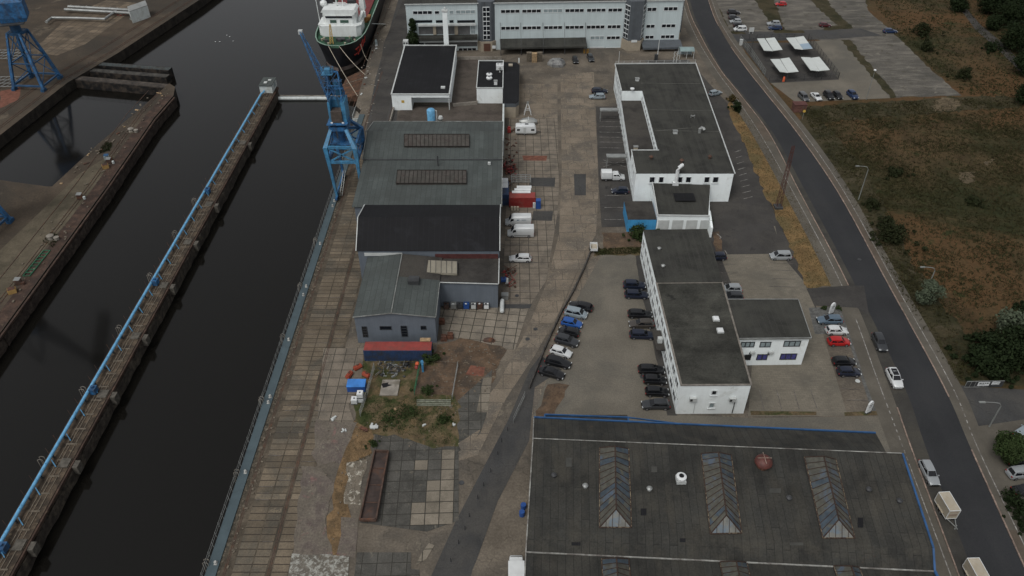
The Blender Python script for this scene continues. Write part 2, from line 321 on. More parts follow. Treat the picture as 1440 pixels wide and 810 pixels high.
g_walk = mat('pavement_blocks', (0.1032,0.09342,0.07673), .92, var=.15, vs=.2, fine=.2, fs=3, dirt=(0.082,0.07449,0.06187), dirt_amt=.4, ds=.12)
g_walkred = mat('reddish_cycle_path', (0.09741,0.07878,0.06138), .92, var=.15, vs=.3, fine=.25, fs=4, dirt=(0.08249,0.07373,0.0594), dirt_amt=.4, ds=.15)
g_dry = mat('dry_grass_ground', (.155,.10,.045), .95, var=.25, vs=.3, dirt=(.11,.085,.04), dirt_amt=.4, ds=.2, fine=.6, fs=4, bump=.4, spots=[((.055,.06,.022),.62,.72,.35)])
g_dirt = mat('brown_dirt', (0.1045,0.0704,0.0462), .95, var=.3, vs=.4, dirt=(0.0605,0.0473,0.0363), dirt_amt=.4, ds=.3, fine=.6, fs=3, bump=.4, spots=[((0.143,0.1155,0.0825),.62,.7,.8), ((0.055,0.0605,0.022),.66,.74,.5)])
g_strawdirt = mat('ochre_dirt', (0.1595,0.1045,0.055), .95, var=.25, vs=.5, dirt=(0.099,0.0682,0.0385), dirt_amt=.4, ds=.4, fine=.6, fs=3, bump=.4, spots=[((0.0605,0.0638,0.0242),.64,.72,.6)])
g_weeds = mat('weedy_ground', (.105,.078,.045), .95, var=.3, vs=.5, dirt=(.034,.044,.014), dirt_amt=.45, ds=.3, fine=.6, fs=3, bump=.5, spots=[((.12,.085,.045),.54,.64,.45)])
g_field = mat('rough_field', (.058,.040,.019), .97, var=.3, vs=.12, dirt=(.022,.025,.009), dirt_amt=.42, ds=.03, fine=.65, fs=1.6, bump=.6, spots=[((.082,.046,.020),.44,.60,.022), ((.105,.078,.036),.64,.76,.09), ((.024,.031,.010),.58,.68,.16), ((.16,.125,.075),.745,.78,.06)])
g_verge = mat('green_verge', (.028,.027,.012), .97, var=.3, vs=.3, dirt=(.050,.041,.022), dirt_amt=.5, ds=.15, fine=.7, fs=2, bump=.5, spots=[((.07,.058,.04),.58,.68,.3)])
g_westland = mat('west_quay_ground', (0.0726,0.0561,0.0407), .95, var=.25, vs=.12, dirt=(0.044,0.0374,0.0297), dirt_amt=.45, ds=.05, fine=.5, fs=2.5, spots=[((0.11,0.0902,0.066),.58,.68,.12), ((0.0825,0.044,0.033),.66,.72,.09)], streak=((.25,.035,1), .5, (0.0495,0.0407,0.0308)), cracks=(0.200,0.018,(.03,.025,.02)))
g_westpath = mat('sandy_path', (.105,.088,.062), .95, var=.2, vs=.2, dirt=(.06,.052,.036), dirt_amt=.4, ds=.1, fine=.5, fs=2.5)
g_westslab = mat('west_slabs', (0.1323,0.1035,0.0736), .92, var=.2, vs=.2, fine=.5, fs=4, dirt=(0.0805,0.06555,0.04945), dirt_amt=.4, ds=.15, grid=dict(w=2.6,h=2.6,size=.1,var=.2,rot=R(8),col=(0.05175,0.0437,0.0345)))
g_wall = mat('stained_quay_wall', (.034,.029,.024), .92, var=.3, vs=.5, dirt=(.016,.014,.012), dirt_amt=.5, ds=.4, fine=.6, streak=((.8,.8,.12), .5, (.055,.046,.036)))
g_rustdeck = mat('rusty_concrete_deck', (.070,.045,.034), .95, var=.35, vs=.6, dirt=(.042,.030,.025), dirt_amt=.5, ds=.4, fine=.6, fs=3, spots=[((.11,.08,.055),.62,.7,.8)])
g_pier = mat('mossy_pier_deck', (0.0902,0.0682,0.0484), .95, var=.35, vs=.8, dirt=(0.0385,0.0308,0.0242), dirt_amt=.5, ds=.5, fine=.7, fs=2.5, bump=.5, spots=[((0.154,0.121,0.0825),.6,.68,1.1)])
g_mud = mat('reddish_mud', (.12,.062,.038), .95, var=.3, vs=.6, dirt=(.065,.042,.03), dirt_amt=.5, ds=.5, fine=.6, bump=.4)
g_peel = mat('peeling_white_paint', (.12,.108,.09), .9, var=.2, vs=.6, fine=.4, fs=4, spots=[((.30,.30,.27),.46,.60,1.6)])
g_pink = mat('pinkish_concrete', (0.1407,0.1212,0.0986), .92, var=.2, vs=.3, dirt=(0.1014,0.08242,0.07366), dirt_amt=.4, ds=.3, fine=.6, fs=4, spots=[((0.1789,0.103,0.09504),.58,.7,.28), ((0.2028,0.1879,0.1485),.62,.68,1.0)], streak=((2,.4,1), .4, (0.07753,0.0703,0.0594)), cracks=(1.000,0.032,(0.0497,0.04343,0.03564)))
g_crumb = mat('crumbling_pale_concrete', (0.1437,0.1242,0.09775), .92, var=.2, vs=.6, fine=.5, fs=4, spots=[((0.3795,0.3565,0.299),.53,.6,.8), ((0.0575,0.05175,0.0437),.66,.7,1.6)], cracks=(1.600,0.036,(.05,.043,.036)))
g_hatch = mat('rusty_slab', (.15,.065,.045), .9, var=.3, vs=1, fine=.4)
g_cap = mat('blue_grey_quay_cap', (0.0684,0.095,0.1064), .7, var=.12, vs=.2, dirt=(0.05225,0.07125,0.08075), dirt_amt=.3, ds=.2, fine=.2)
g_rubble = mat('quay_edge_rubble', (.10,.085,.065), .95, var=.4, vs=2, dirt=(.05,.045,.035), dirt_amt=.5, ds=1.4, fine=.6, fs=4, bump=.8)

# water -----------------------------------------------------------------
m = bpy.data.materials.new('harbour_water'); m.use_nodes = True; nt = m.node_tree; b = nt.nodes['Principled BSDF']
b.inputs['Base Color'].default_value = (.0065,.0060,.0050,1); b.inputs['Roughness'].default_value = .10; b.inputs['IOR'].default_value = 1.33
v = mapping(nt); bp = nt.nodes.new('ShaderNodeBump'); bp.inputs['Strength'].default_value = .10; bp.inputs['Distance'].default_value = .05
hn = mix(nt, .5, noise(nt, v, 1.6, 4, .6), noise(nt, v, .25, 2, .5)); nt.links.new(hn, bp.inputs['Height']); nt.links.new(bp.outputs[0], b.inputs['Normal'])
M_water = m
WZ = -3.0
structure(MB().sheet([(-900,-300),(-30,-300),(-30,1200),(-900,1200)], WZ), 'harbour_water', M_water)

# east land: one slab, quay edge at x = -42.6, edge at x = -48.5 beyond the slipway
QX = -42.6
eland = [(QX,-400),(QX,203),(-44.5,206),(-46.0,250),(-47.6,300),(-48.3,1200),(2500,1200),(2500,-400)]
mb = MB(); mb.prism(eland, -9, 0, 0, 1); structure(mb, 'ground', [g_wall, g_yard])
WE = [G(640,-260), G(280,0), G(165,75), G(95,116), G(0,190), G(-160,318), G(-420,540)]
wl = [(p.x,p.y) for p in WE] + [(-900,-200), (-900,1200), (WE[0].x,1200)]
mb = MB(); mb.prism(wl, -9, 0, 0, 1); structure(mb, 'west_quay_ground', [g_wall, g_westland])
pen = [G(238,117),G(246,122),G(244,134),G(216,166),G(150,262),G(0,468),G(-230,800),G(-700,1100),G(-900,600),G(-330,300),G(-60,262),G(0,253),G(72,263),G(137,203),G(200,150)]
mb = MB(); mb.prism([(p.x,p.y) for p in pen], -9, -.02, 0, 1); structure(mb, 'west_jetty_ground', [g_wall, g_westland])
# far shore and beyond: a low dark plain that reaches the horizon, below the water where there is water
g_far = mat('distant_land', (.035,.037,.022), .97, var=.3, vs=.01)
structure(MB().sheet([(-6000,1190),(6000,1190),(6000,9000),(-6000,9000)], -.1), 'distant_ground', g_far)
structure(MB().sheet([(2490,-3000),(6000,-3000),(6000,1190),(2490,1190)], -.1), 'distant_ground', g_far)

e = .004
def xy(*a): return [(p[0],p[1]) for p in a]
# field east of the road
fld = [(1010,0),(1060,97),(1084,130),(1130,187),(1187,270),(1260,402),(1337,540),(1345,545),(1440,560),(1700,620),(2300,400),(2300,-220),(1500,-330),(900,-330),(940,-120)]
patch('field', fld, g_field, e)
patch('grass_verge', [(1117,142),(1126,150),(1380,134),(1440,138),(1440,150),(1200,168),(1160,172),(1215,235),(1290,380),(1380,500),(1440,520),(1440,545),(1338,538),(1262,402),(1190,270),(1133,187)], g_verge, 2*e, rough_edge=.8)
# lots in the north-east
patch('gravel_lot', [(1005,-2),(1020,-40),(1205,-40),(1222,16),(1240,32),(1268,58),(1300,90),(1352,134),(1250,137),(1226,137),(1160,60),(1140,52),(1040,50),(1026,46)], g_lot3, 3*e, rough_edge=.4)
patch('paving_lot', [(1136,58),(1184,56),(1252,138),(1140,143),(1120,145),(1084,117)], g_lot, 5*e)
patch('fenced_lot_ground', [(1040,60),(1140,60),(1180,112),(1083,117)], g_asph2, 7*e)
patch('access_road', [(1019,50),(1030,46),(1210,40),(1240,50),(1170,55),(1042,59),(1026,60)], g_asph3, 9*e)
for pl in ([(1062,0),(1074,-20),(1082,-20),(1096,20),(1104,42),(1130,43),(1130,46),(1090,47),(1078,25)],
           [(1138,0),(1140,-20),(1156,-20),(1168,8),(1200,40),(1160,43),(1158,38),(1178,36)],
           [(1182,56),(1196,56),(1215,80),(1262,136),(1252,138)], [(1004,10),(1012,12),(1026,44),(1048,45),(1048,48),(1022,48)]):
    patch('grass_median', pl, g_verge, 9*e, rough_edge=.5)
for pl in ([(1310,143),(1330,137),(1358,143),(1340,156),(1315,155)], [(1348,245),(1368,241),(1371,254),(1352,258)], [(1382,226),(1396,222),(1392,232)]):
    patch('bare_sand_patch', pl, mat('bare_sand'+str(pl[0][0]), (.155,.12,.075), .95, var=.4, vs=.5, fine=.6, dirt=(.07,.055,.035), dirt_amt=.6, ds=.5), 9*e, rough_edge=1.0, step=1.0)
patch('footpath', [(1345,6),(1352,4),(1380,36),(1412,62),(1460,115),(1452,118),(1404,70),(1372,42)], g_asph2, 4*e)
# south-east entrance and lot
patch('side_entrance_road', [(1337,540),(1360,543),(1440,548),(1600,560),(1800,900),(1560,900),(1376,633)], g_asph3, 5*e)
patch('side_parking_lot', [(1372,600),(1440,590),(1560,600),(1640,860),(1500,860),(1392,640)], g_walk, 7*e)

# main road -------------------------------------------------------------
Y  = [-330,-200,-100,  0,  50,  97, 130, 187, 270, 402, 540, 633, 810,1000,1300]
LW = [ 905, 925, 940, 960, 978,1006,1030,1068,1115,1184,1236,1271,1337,1407,1520]
LC = [ 908, 929, 945, 965, 985,1012,1038,1081,1124,1193,1249,1282,1348,1418,1532]
AL = [ 912, 934, 951, 970, 990,1015,1042,1087,1133,1203,1270,1303,1370,1440,1556]
RC = [ 926, 951, 972, 996,1018,1050,1076,1121,1178,1250,1325,1366,1446,1533,1670]
RW = [ 928, 955, 977,1001,1024,1059,1084,1130,1187,1260,1337,1376,1461,1550,1690]
def dense(X):
    out = []
    for i in range(len(Y)-1):
        n = 6
        for k in range(n):
            # smooth interpolation in world space with Catmull-Rom
            p = [G(X[max(0,min(len(Y)-1,i+j))], Y[max(0,min(len(Y)-1,i+j))]) for j in (-1,0,1,2)]
            t = k/n
            out.append(.5*((2*p[1])+(p[2]-p[0])*t+(2*p[0]-5*p[1]+4*p[2]-p[3])*t*t+(3*p[1]-p[0]-3*p[2]+p[3])*t**3))
    out.append(G(X[-1],Y[-1])); return out
dLW, dLC, dAL, dRC, dRW = map(dense, (LW,LC,AL,RC,RW))
def offs(c, d):
    out = []
    for i, p in enumerate(c):
        t = (c[min(i+1,len(c)-1)]-c[max(i-1,0)]).normalized(); out.append(p+Vector((-t.y,t.x,0))*d)
    return out
def strip(name, a, b, m, z, i0=0, i1=None):
    mb = MB(); a = a[i0:i1]; b = b[i0:i1]; n = len(a)
    vs = [(p.x,p.y,z) for p in a]+[(p.x,p.y,z) for p in b]
    fs = []
    for i in range(n-1):
        q = (i,i+1,n+i+1,n+i); A,B,C = (Vector(vs[k]) for k in q[:3])
        fs.append(q if (B-A).cross(C-A).z > 0 else q[::-1])
    mb.add(vs, fs); return structure(mb, name, m)
strip('road_asphalt', dLC, dRC, g_asph, 12*e)
strip('parking_bay', dLC, dAL, g_bay, 13*e, 8)
strip('pavement', offs(dLW,-2.2), dLC, g_walk, 11*e)
strip('pavement', dRC, offs(dRW,1.6), g_walk, 11*e)
strip('cycle_path', offs(dLW,.15), offs(dLC,-.1), g_walkred, 13*e, 0, 44)
strip('cycle_path', dRC, offs(dRW,-.1), g_walkred, 13*e, 0, 56)
strip('cycle_path', dRC, offs(dRW,-.1), g_walkred, 13*e, 70)
def kerb(c, name, m, w=.16, h=.12, skip=()):
    mb = MB()
    for i in range(len(c)-1):
        if any(a <= i < b for a, b in skip): continue
        p, q = c[i], c[i+1]; t = (q-p).normalized(); n = Vector((-t.y,t.x,0))*w/2
        mb.prism([(p+n)[:2],(q+n)[:2],(q-n)[:2],(p-n)[:2]], 0, h+.05)
    return structure(mb, name, m)
kerb(dLC, 'kerb', M_kerb, .2, .12, [(54,62),(62,64)][:1])
kerb(dRC, 'kerb', M_kerb, .2, .12, [(61,66),(22,26)])
def marking(name, c, w, z, m, i0, i1, dash=None):
    mb = MB(); d = 0
    for i in range(i0, min(i1,len(c)-1)):
        p, q = c[i], c[i+1]; Lq = (q-p).length; t = (q-p)/Lq; n = Vector((-t.y,t.x,0))*w/2; s = 0
        while s < Lq:
            step = min(.7 if dash else Lq, Lq-s)
            if not dash or int((d+s)/.7)%2 == 0:
                a = p+t*s; b2 = p+t*(s+step); mb.sheet([(a+n)[:2],(b2+n)[:2],(b2-n)[:2],(a-n)[:2]], z)
            s += step
        d += Lq
    return structure(mb, name, m)
marking('road_edge_line', dLW, .16, 15*e, M_line, 0, 54)
marking('road_edge_line', dLW, .16, 15*e, M_line, 56, 61)
marking('road_edge_dashes', dLW, .18, 15*e, M_line, 61, 67, True)
marking('road_edge_line', dLW, .16, 15*e, M_line, 67, 90)
marking('road_edge_line', dRW, .16, 15*e, M_line, 0, 60)
marking('road_edge_dashes', dRW, .18, 15*e, M_line, 60, 65, True)
marking('road_edge_line', dRW, .16, 15*e, M_line, 65, 90)
patch('crossing_blocks', [(1134,406),(1192,402),(1215,402),(1222,445),(1205,433),(1145,430)], g_asph2, 14*e)
# dry grass strip and the lots around the white blocks
patch('east_car_park', [(905,85),(968,84),(1004,125),(1037,160),(1084,230),(1120,330),(1140,405),(1150,440),(1140,480),(1000,470),(995,300),(985,240),(960,110)], g_asph2, 3*e)
patch('dry_grass_strip', [(1022,126),(1034,134),(1062,175),(1098,238),(1140,318),(1172,402),(1134,406),(1122,372),(1094,312),(1066,250),(1040,190),(1026,160)], g_dry, 6*e, rough_edge=.5)
patch('kerb_ground', [(998,322),(1090,318),(1098,358),(1134,400),(1146,432),(1192,585),(1052,585),(1060,480)], g_lot2, 5*e)
patch('asphalt_patch', [(998,322),(1088,318),(1100,352),(1100,357),(1010,358)], g_asph2, 7*e)
patch('dry_earth_patch', [(1001,326),(1012,326),(1016,352),(1008,356)], g_dirt, 9*e, rough_edge=.3)
patch('gravel_bed', [(1137,433),(1190,430),(1240,582),(1228,584),(1190,470),(1146,470)], mat('grey_gravel_bed', (.10,.10,.095), .95, var=.3, vs=1.5, fine=.6), 8*e)
patch('service_lane', [(748,586),(800,520),(950,583),(1060,588),(1240,585),(1268,630),(1270,650),(1240,640),(1000,620),(760,600)], g_lot, 6*e)
patch('planting_strip', [(1055,578),(1148,579),(1148,584),(1056,584)], g_weeds, 10*e)
patch('planting_strip', [(1187,580),(1232,578),(1236,584),(1188,585)], g_weeds, 10*e)
# west car park next to the long white block
patch('west_car_park', [(832,356),(905,352),(952,586),(800,590),(752,590),(760,545),(800,440)], g_lot, 5*e)
patch('patch_of_asphalt', [(893,352),(905,350),(952,584),(938,585),(926,520),(912,450),(899,400)], g_asph2, 9*e, rough_edge=.12)
patch('brick_patch', [(848,328),(903,326),(904,352),(850,354)], g_dirt, 9*e, rough_edge=.3)
patch('weed_strip', [(840,350),(905,348),(906,358),(836,360)], g_weeds, 11*e, rough_edge=.4)
patch('lane_asphalt_side', [(826,350),(845,360),(838,372),(806,430),(765,545),(748,590),(725,600),(775,470)], g_lane, 7*e)
patch('dark_lane', [(760,500),(790,520),(752,545),(744,620),(700,705),(655,830),(632,880),(575,880),(640,735),(715,590),(745,520)], g_asph3, 11*e)
patch('reddish_gravel', [(770,540),(800,540),(778,588),(752,590)], g_dirt, 13*e, rough_edge=.3)
patch('yard_by_hall', [(744,620),(744,830),(650,860),(665,800),(705,712)], g_yard, 13*e)
# yard lane and slabs
patch('yard_lane', [(788,95),(835,95),(838,180),(842,262),(838,330),(822,358),(786,440),(752,500),(712,560),(672,640),(640,650),(650,600),(700,540),(738,470),(768,400),(786,330),(790,240)], g_lane, 8*e)
patch('yard_asphalt', [(709,82),(862,84),(866,100),(790,104),(720,120)], g_yard, 9*e)
patch('yard_slabs', [(716,168),(784,166),(786,262),(784,300),(768,395),(745,430),(706,430),(712,290)], g_slab, 10*e)
patch('yard_slabs_worn', [(716,118),(784,118),(784,166),(716,168)], g_lane, 10*e)
patch('asphalt_strip', [(746,250),(781,250),(780,263),(744,262)], g_asph3, 12*e)
patch('asphalt_strip', [(750,297),(778,297),(776,311),(748,310)], g_asph3, 12*e)
patch('rusty_strip', [(734,219),(770,219),(768,226),(736,226)], g_hatch, 12*e, rough_edge=.1)
patch('asphalt_patch', [(807,245),(824,245),(824,275),(808,275)], g_asph3, 12*e)
patch('yard_slabs_skewed', [(617,433),(700,432),(745,428),(724,492),(690,488),(622,470)], g_slabrot, 12*e)
patch('dark_strip', [(707,428),(748,428),(745,434),(704,434)], g_asph3, 14*e)
patch('dirt_ground', [(612,484),(650,478),(690,484),(715,492),(690,540),(650,562),(640,590),(600,590),(610,512)], g_dirt, 14*e, rough_edge=.5)
patch('parking_rows', [(838,150),(884,150),(896,262),(900,318),(846,320),(842,262)], g_asph2, 9*e)
# quay road and rails
patch('quay_road', [(585,-60),(650,-60),(566,96),(556,184),(512,184),(500,300),(484,360),(465,400),(497,286),(528,110),(560,0)], g_asph3, 8*e)
patch('quay_road_centre', [(590,-60),(635,-60),(570,60),(540,182),(520,182),(540,60),(567,0)], g_asph2, 10*e)
xs = lambda x0,x1,y0,y1: [(x0,y0),(x1,y0),(x1,y1),(x0,y1)]
patch('rail_bed', xs(-41,-30.8,30,190), g_railb, 12*e, True)
patch('quay_planks', xs(-38.9,-36.5,30,178), g_rail, 14*e, True)
patch('quay_planks', xs(-36.3,-34.3,30,172), g_rail, 14*e, True)
patch('quay_planks', xs(-33.4,-31.2,30,138), g_rail, 14*e, True)
patch('quay_edge_rubble', xs(-41.2,-40.5,30,160), g_rubble, 16*e, True, rough_edge=.12, step=.8)
mb = MB()
for x in (-40.1,-39.85,-33.95,-33.7): mb.box((x,130,.06),(.09,200,.06))
structure(mb, 'crane_rails', M_rusty2)
mb = MB()
for x in (-46.5,-45.1): mb.box((x,280,.05),(.09,150,.05))
structure(mb, 'quay_rails', M_rusty2)
mb = MB(); rnd = random.Random(4)
for i in range(46):
    y = rnd.uniform(48,150); x = rnd.choice((-38.9,-36.3,-33.4)); w = rnd.uniform(1.2,2.2)
    mb.box((x+1.15,round(y/1.2)*1.2+.03,.068),(w,.06,.012))
structure(mb, 'white_joint_marks', M_linefaint)
mb = MB(); mb.box((QX+.85,100,.12),(1.5,200,.30)); structure(mb, 'quay_edge_cap', g_cap)
# south-west plots
patch('dark_slab_plot', [(528,608),(645,610),(645,732),(600,748),(505,735),(525,640)], g_slabdark, 14*e)
PALE = ([(628,633),(646,633),(646,728),(584,734),(586,706),(607,690),(607,672),(626,668)])
def slabcells(poly, m, z, name):
    P2 = [tuple(G(*q)[:2]) for q in poly]; rot = R(-2); mb = MB(); ca, sa = math.cos(-rot), math.sin(-rot); rd = random.Random(9)
    def inp(p):
        c = False
        for i in range(len(P2)):
            a, b_ = P2[i], P2[(i+1)%len(P2)]
            if (a[1] > p[1]) != (b_[1] > p[1]) and p[0] < (b_[0]-a[0])*(p[1]-a[1])/(b_[1]-a[1])+a[0]: c = not c
        return c
    for i in range(-30, 30):
        for j in range(20, 80):
            x, y = (i+.5)*2.1, (j+.5)*2.0; cx_, cy_ = x*ca-y*sa, x*sa+y*ca
            if inp((cx_, cy_)) or (rd.random() < .015 and G(560,640).x < cx_ < P2[0][0]+1 and P2[5][1]-2 < cy_ < P2[0][1]-1):
                q = [(x-1.0, y-.95), (x+1.0, y-.95), (x+1.0, y+.95), (x-1.0, y+.95)]; mb.sheet([(u*ca-v*sa, u*sa+v*ca) for u, v in q], z)
    return structure(mb, name, m)
slabcells(PALE, g_slablight, 17.3*e, 'pale_slabs')
patch('pale_slab_plot', [(502,777),(578,777),(578,800),(590,802),(590,830),(496,830)], g_slabdark, 17*e)
patch('concrete_plot', [(640,568),(692,520),(685,580),(675,610),(645,636),(636,600)], g_slabdark, 15*e, rough_edge=.1)
patch('triangle_slab', [(672,606),(676,604),(654,646),(644,624)], g_lane, 18*e)
patch('pale_slab_row', [(680,530),(692,530),(686,580),(670,580)], g_slablight, 18*e)
patch('loose_slabs', [(603,764),(611,767),(600,786),(584,796),(592,780)], g_slablight, 19*e)
patch('weedy_plot', [(508,504),(612,510),(645,560),(645,600),(640,632),(600,625),(540,610),(505,604),(500,560)], g_weeds, 15*e, rough_edge=.6)
patch('dirt_in_the_pen', [(592,514),(638,516),(636,556),(583,554)], g_dirt, 18*e)
patch('rust_coloured_slab', [(662,514),(682,517),(680,530),(655,527)], g_hatch, 18*e, rough_edge=.08)
patch('ochre_track', [(500,590),(525,606),(520,640),(500,650),(492,700),(497,740),(478,788),(462,782),(460,740),(468,700),(476,640),(488,620)], g_strawdirt, 15*e, rough_edge=.5)
patch('pink_slab', [(425,655),(452,658),(470,680),(458,730),(468,780),(410,782),(418,730)], g_pink, 17*e, rough_edge=.25)
patch('crumbling_slab', [(490,650),(515,646),(505,712),(485,708)], g_crumb, 17*e, rough_edge=.3)
patch('crumbling_slab', [(480,728),(505,728),(500,785),(475,780)], g_pink, 17*e, rough_edge=.3)
patch('white_painted_slab', [(412,779),(492,782),(486,830),(400,830)], g_peel, 19*e, rough_edge=.15)
patch('broken_ground', [(447,590),(500,596),(488,630),(480,650),(450,655),(440,640)], g_pink, 16*e, rough_edge=.4)
patch('slabs_by_the_shed', [(455,490),(512,490),(508,540),(490,570),(500,600),(446,596)], g_slab, 15*e)
# court between the buildings
patch('court_ground', [(640,84),(706,84),(708,184),(552,184),(566,146),(634,150)], M_yardroof, 12*e)
# west side surfaces
patch('sandy_path', [(158,216),(164,224),(120,282),(62,350),(0,424),(-60,500),(-100,450),(0,352),(75,280),(112,244)], g_westpath, e-.02)
patch('jetty_ground', [(76,262),(140,206),(202,154),(208,158),(150,212),(80,270),(0,335),(-10,290),(0,262)], g_westland, e-.02)
def eastedge(w0, w1, z, name, m):
    # strip along the jetty's east edge
    pts = [G(x,y) for x,y in ((244,134),(216,166),(150,262),(0,468),(-230,800))]
    a = offs(pts, w0) if True else None; bb = offs(pts, w1)
    poly = [(p.x,p.y) for p in a]+[(p.x,p.y) for p in bb[::-1]]
    return patch(name, poly, m, z, True)
eastedge(-.1, -3.0, 2*e-.02, 'rusty_edge_strip', g_rustdeck)
patch('old_slabs', [(60,58),(100,20),(150,0),(200,5),(120,62),(80,78),(40,72)], g_westslab, e)
patch('red_slab', [(0,128),(30,122),(26,140),(0,152)], g_hatch, e, rough_edge=.2)
mb = MB()
for k in (2.2, 3.0, 7.0, 7.8):
    for a, b2 in zip(offs(WE,-k)[:-1], offs(WE,-k)[1:]): mb.bar(a+Vector((0,0,.05)), b2+Vector((0,0,.05)), .12, .08)
structure(mb, 'west_rails', M_rusty2)
pts = [G(x,y) for x,y in ((240,128),(212,160),(147,256),(0,452),(-230,780))]
mb = MB()
for k in (-2.6,-3.3,-6.6):
    o_ = offs(pts,k)
    for a, b2 in zip(o_[:-1], o_[1:]): mb.bar(a+Vector((0,0,.04)), b2+Vector((0,0,.04)), .1, .08)
structure(mb, 'jetty_rails', M_rusty2)
# mud slipway under the bow
y0, y1 = G(480,136,-2).y, 232
mb = MB(); mb.add([(-44.6,y0-1,-.7),(-45.3,y1+3,-1.0),(-53.5,y1-1,-3.5),(-55.5,y0-1,-3.4),(-44.6,y0-1,-6),(-45.3,y1+3,-6),(-54.5,y1-1,-6),(-56.5,y0-1,-6)],[(0,1,2,3),(3,2,6,7),(0,3,7,4),(1,5,6,2)])
structure(mb, 'mud_bank', g_mud)

def line(name, segs, w=.12, z=20*e, m=None):
    mb = MB()
    for a, b2 in segs:
        p, q = G(*a), G(*b2); t = (q-p).normalized(); n = Vector((-t.y,t.x,0))*w/2
        mb.sheet([(p+n)[:2],(q+n)[:2],(q-n)[:2],(p-n)[:2]], z)
    return structure(mb, name, m or M_linefaint)
line('parking_markings', [((843,y),(872+i*1.4,y+.6)) for i,y in enumerate((165,171,178,186,193,200,208))] + [((846,y),(884,y)) for y in (152,229)] + [((848,225),(880,235)),((848,235),(880,225))]+ [((850,275+k*17),(885+k,275+k*17)) for k in range(3)], .12, 20*e, M_line)
line('parking_markings', [((1010+k*2,372+k*12),(1034+k*3,372+k*12)) for k in range(3)]+[((1083,y),(1116+k,y+1)) for k,y in enumerate((370,380,392,403))]+[((1068+k*24,549),(1074+k*25,576)) for k in range(4)]+[((1165,487),(1195,488)),((1180,531),(1212,532)),((1184,547),(1212,548)),((1190,563),(1220,563))], .1, 22*e, M_linefaint)
line('parking_markings', [((1033+k*1.6,214+k*8.2),(1042+k*2.0,211+k*8.2)) for k in range(9)], .14, 8*e, M_line)
line('yard_joint_lines', [((705,370),(757,370)),((703,408),(747,410)),((700,426),(742,427)),((700,344),(757,345))], .14, 22*e)
line('arrow_marking', [((1008,329),(1014,334)),((1014,334),(1012,336)),((1019,352),(1022,357))], .2, 22*e, M_line)
# ================================================================ facades
M_verge=mat('weathered_verge',(.22,.23,.22),.8,var=.25,vs=1,dirt=(.12,.12,.11),dirt_amt=.4,ds=.5)
class Fac:
    """vertical wall plane through world points A and B (seen from outside A is on the left)"""
    def __init__(s, A, B):
        s.A = Vector((A[0],A[1],0)); s.B = Vector((B[0],B[1],0)); s.d = (s.B-s.A).normalized(); s.n = Vector((s.d.y,-s.d.x,0))
    def hit(s, px, py):
        r = ray(px, py); o = Vector((0,0,CH)); t = (s.A-o).dot(s.n)/r.dot(s.n); return o+r*t
    def uz(s, px, py):
        p = s.hit(px, py); return (p-s.A).dot(s.d), p.z
    def P(s, u, z, out=0): return s.A+s.d*u+s.n*out+Vector((0,0,z))
    def panel(s, mb, u0, u1, z0, z1, out0, out1, m=0):
        q = [s.P(u0,0,out0), s.P(u1,0,out0), s.P(u1,0,out1), s.P(u0,0,out1)]
        mb.prism([(p.x,p.y) for p in q], z0, z1, m); return mb
    def window(s, par, u0, u1, z0, z1, n=1, fm=None, pm=None, sill=False, out=0, rows=1, label=None, ft=.09):
        fm = fm or M_frame; pm = pm or M_glass; t = ft; mb = MB()
        s.panel(mb,u0,u1,z0,z0+t,out+.005,out+.09); s.panel(mb,u0,u1,z1-t,z1,out+.005,out+.09)
        s.panel(mb,u0,u0+t,z0+t,z1-t,out+.005,out+.09); s.panel(mb,u1-t,u1,z0+t,z1-t,out+.005,out+.09)
        for k in range(1,n):
            u = u0+(u1-u0)*k/n; s.panel(mb,u-t*.6,u+t*.6,z0+t,z1-t,out+.005,out+.088)
        for k in range(1,rows):
            z = z0+(z1-z0)*k/rows; s.panel(mb,u0+t,u1-t,z-t*.5,z+t*.5,out+.005,out+.085)
        if sill: s.panel(mb,u0-.12,u1+.12,z0-.16,z0-.002,out+.005,out+.2)
        f = child(mb, 'window_frame' if False else 'window', fm, par, label=label)
        pn = MB(); s.panel(pn,u0+t*.8,u1-t*.8,z0+t*.8,z1-t*.8,out+.006,out+.03); sub(pn, 'pane', pm, f); return f
    def pxwindow(s, par, x0, x1, y0, y1, **k):
        a = s.uz(x0,(y0+y1)/2); b = s.uz(x1,(y0+y1)/2); c = s.uz((x0+x1)/2,y0); d = s.uz((x0+x1)/2,y1)
        return s.window(par, a[0], b[0], d[1], c[1], **k)
    def pxpanel(s, mb, x0, x1, y0, y1, out0, out1, m=0):
        a = s.uz(x0,(y0+y1)/2); b = s.uz(x1,(y0+y1)/2); c = s.uz((x0+x1)/2,y0); d = s.uz((x0+x1)/2,y1)
        return s.panel(mb, a[0], b[0], max(d[1],0), c[1], out0, out1, m)
def parapet(mb, poly, z, w=.25, h=.25, m=0):
    n = len(poly)
    for i in range(n):
        a, b = Vector(poly[i][:2]+(0,)) if isinstance(poly[i],tuple) else Vector((poly[i].x,poly[i].y,0)), None
        b = poly[(i+1)%n]; b = Vector((b[0],b[1],0)); t = (b-a).normalized(); nn = Vector((-t.y,t.x,0))*w/2
        a2 = a-t*(w/2 if i%2 else -w/2); b2 = b+t*(w/2 if i%2 else -w/2)
        mb.prism([(a2+nn)[:2],(b2+nn)[:2],(b2-nn)[:2],(a2-nn)[:2]], z-.02, z+h+(.003 if i%2 else 0), m)
    return mb
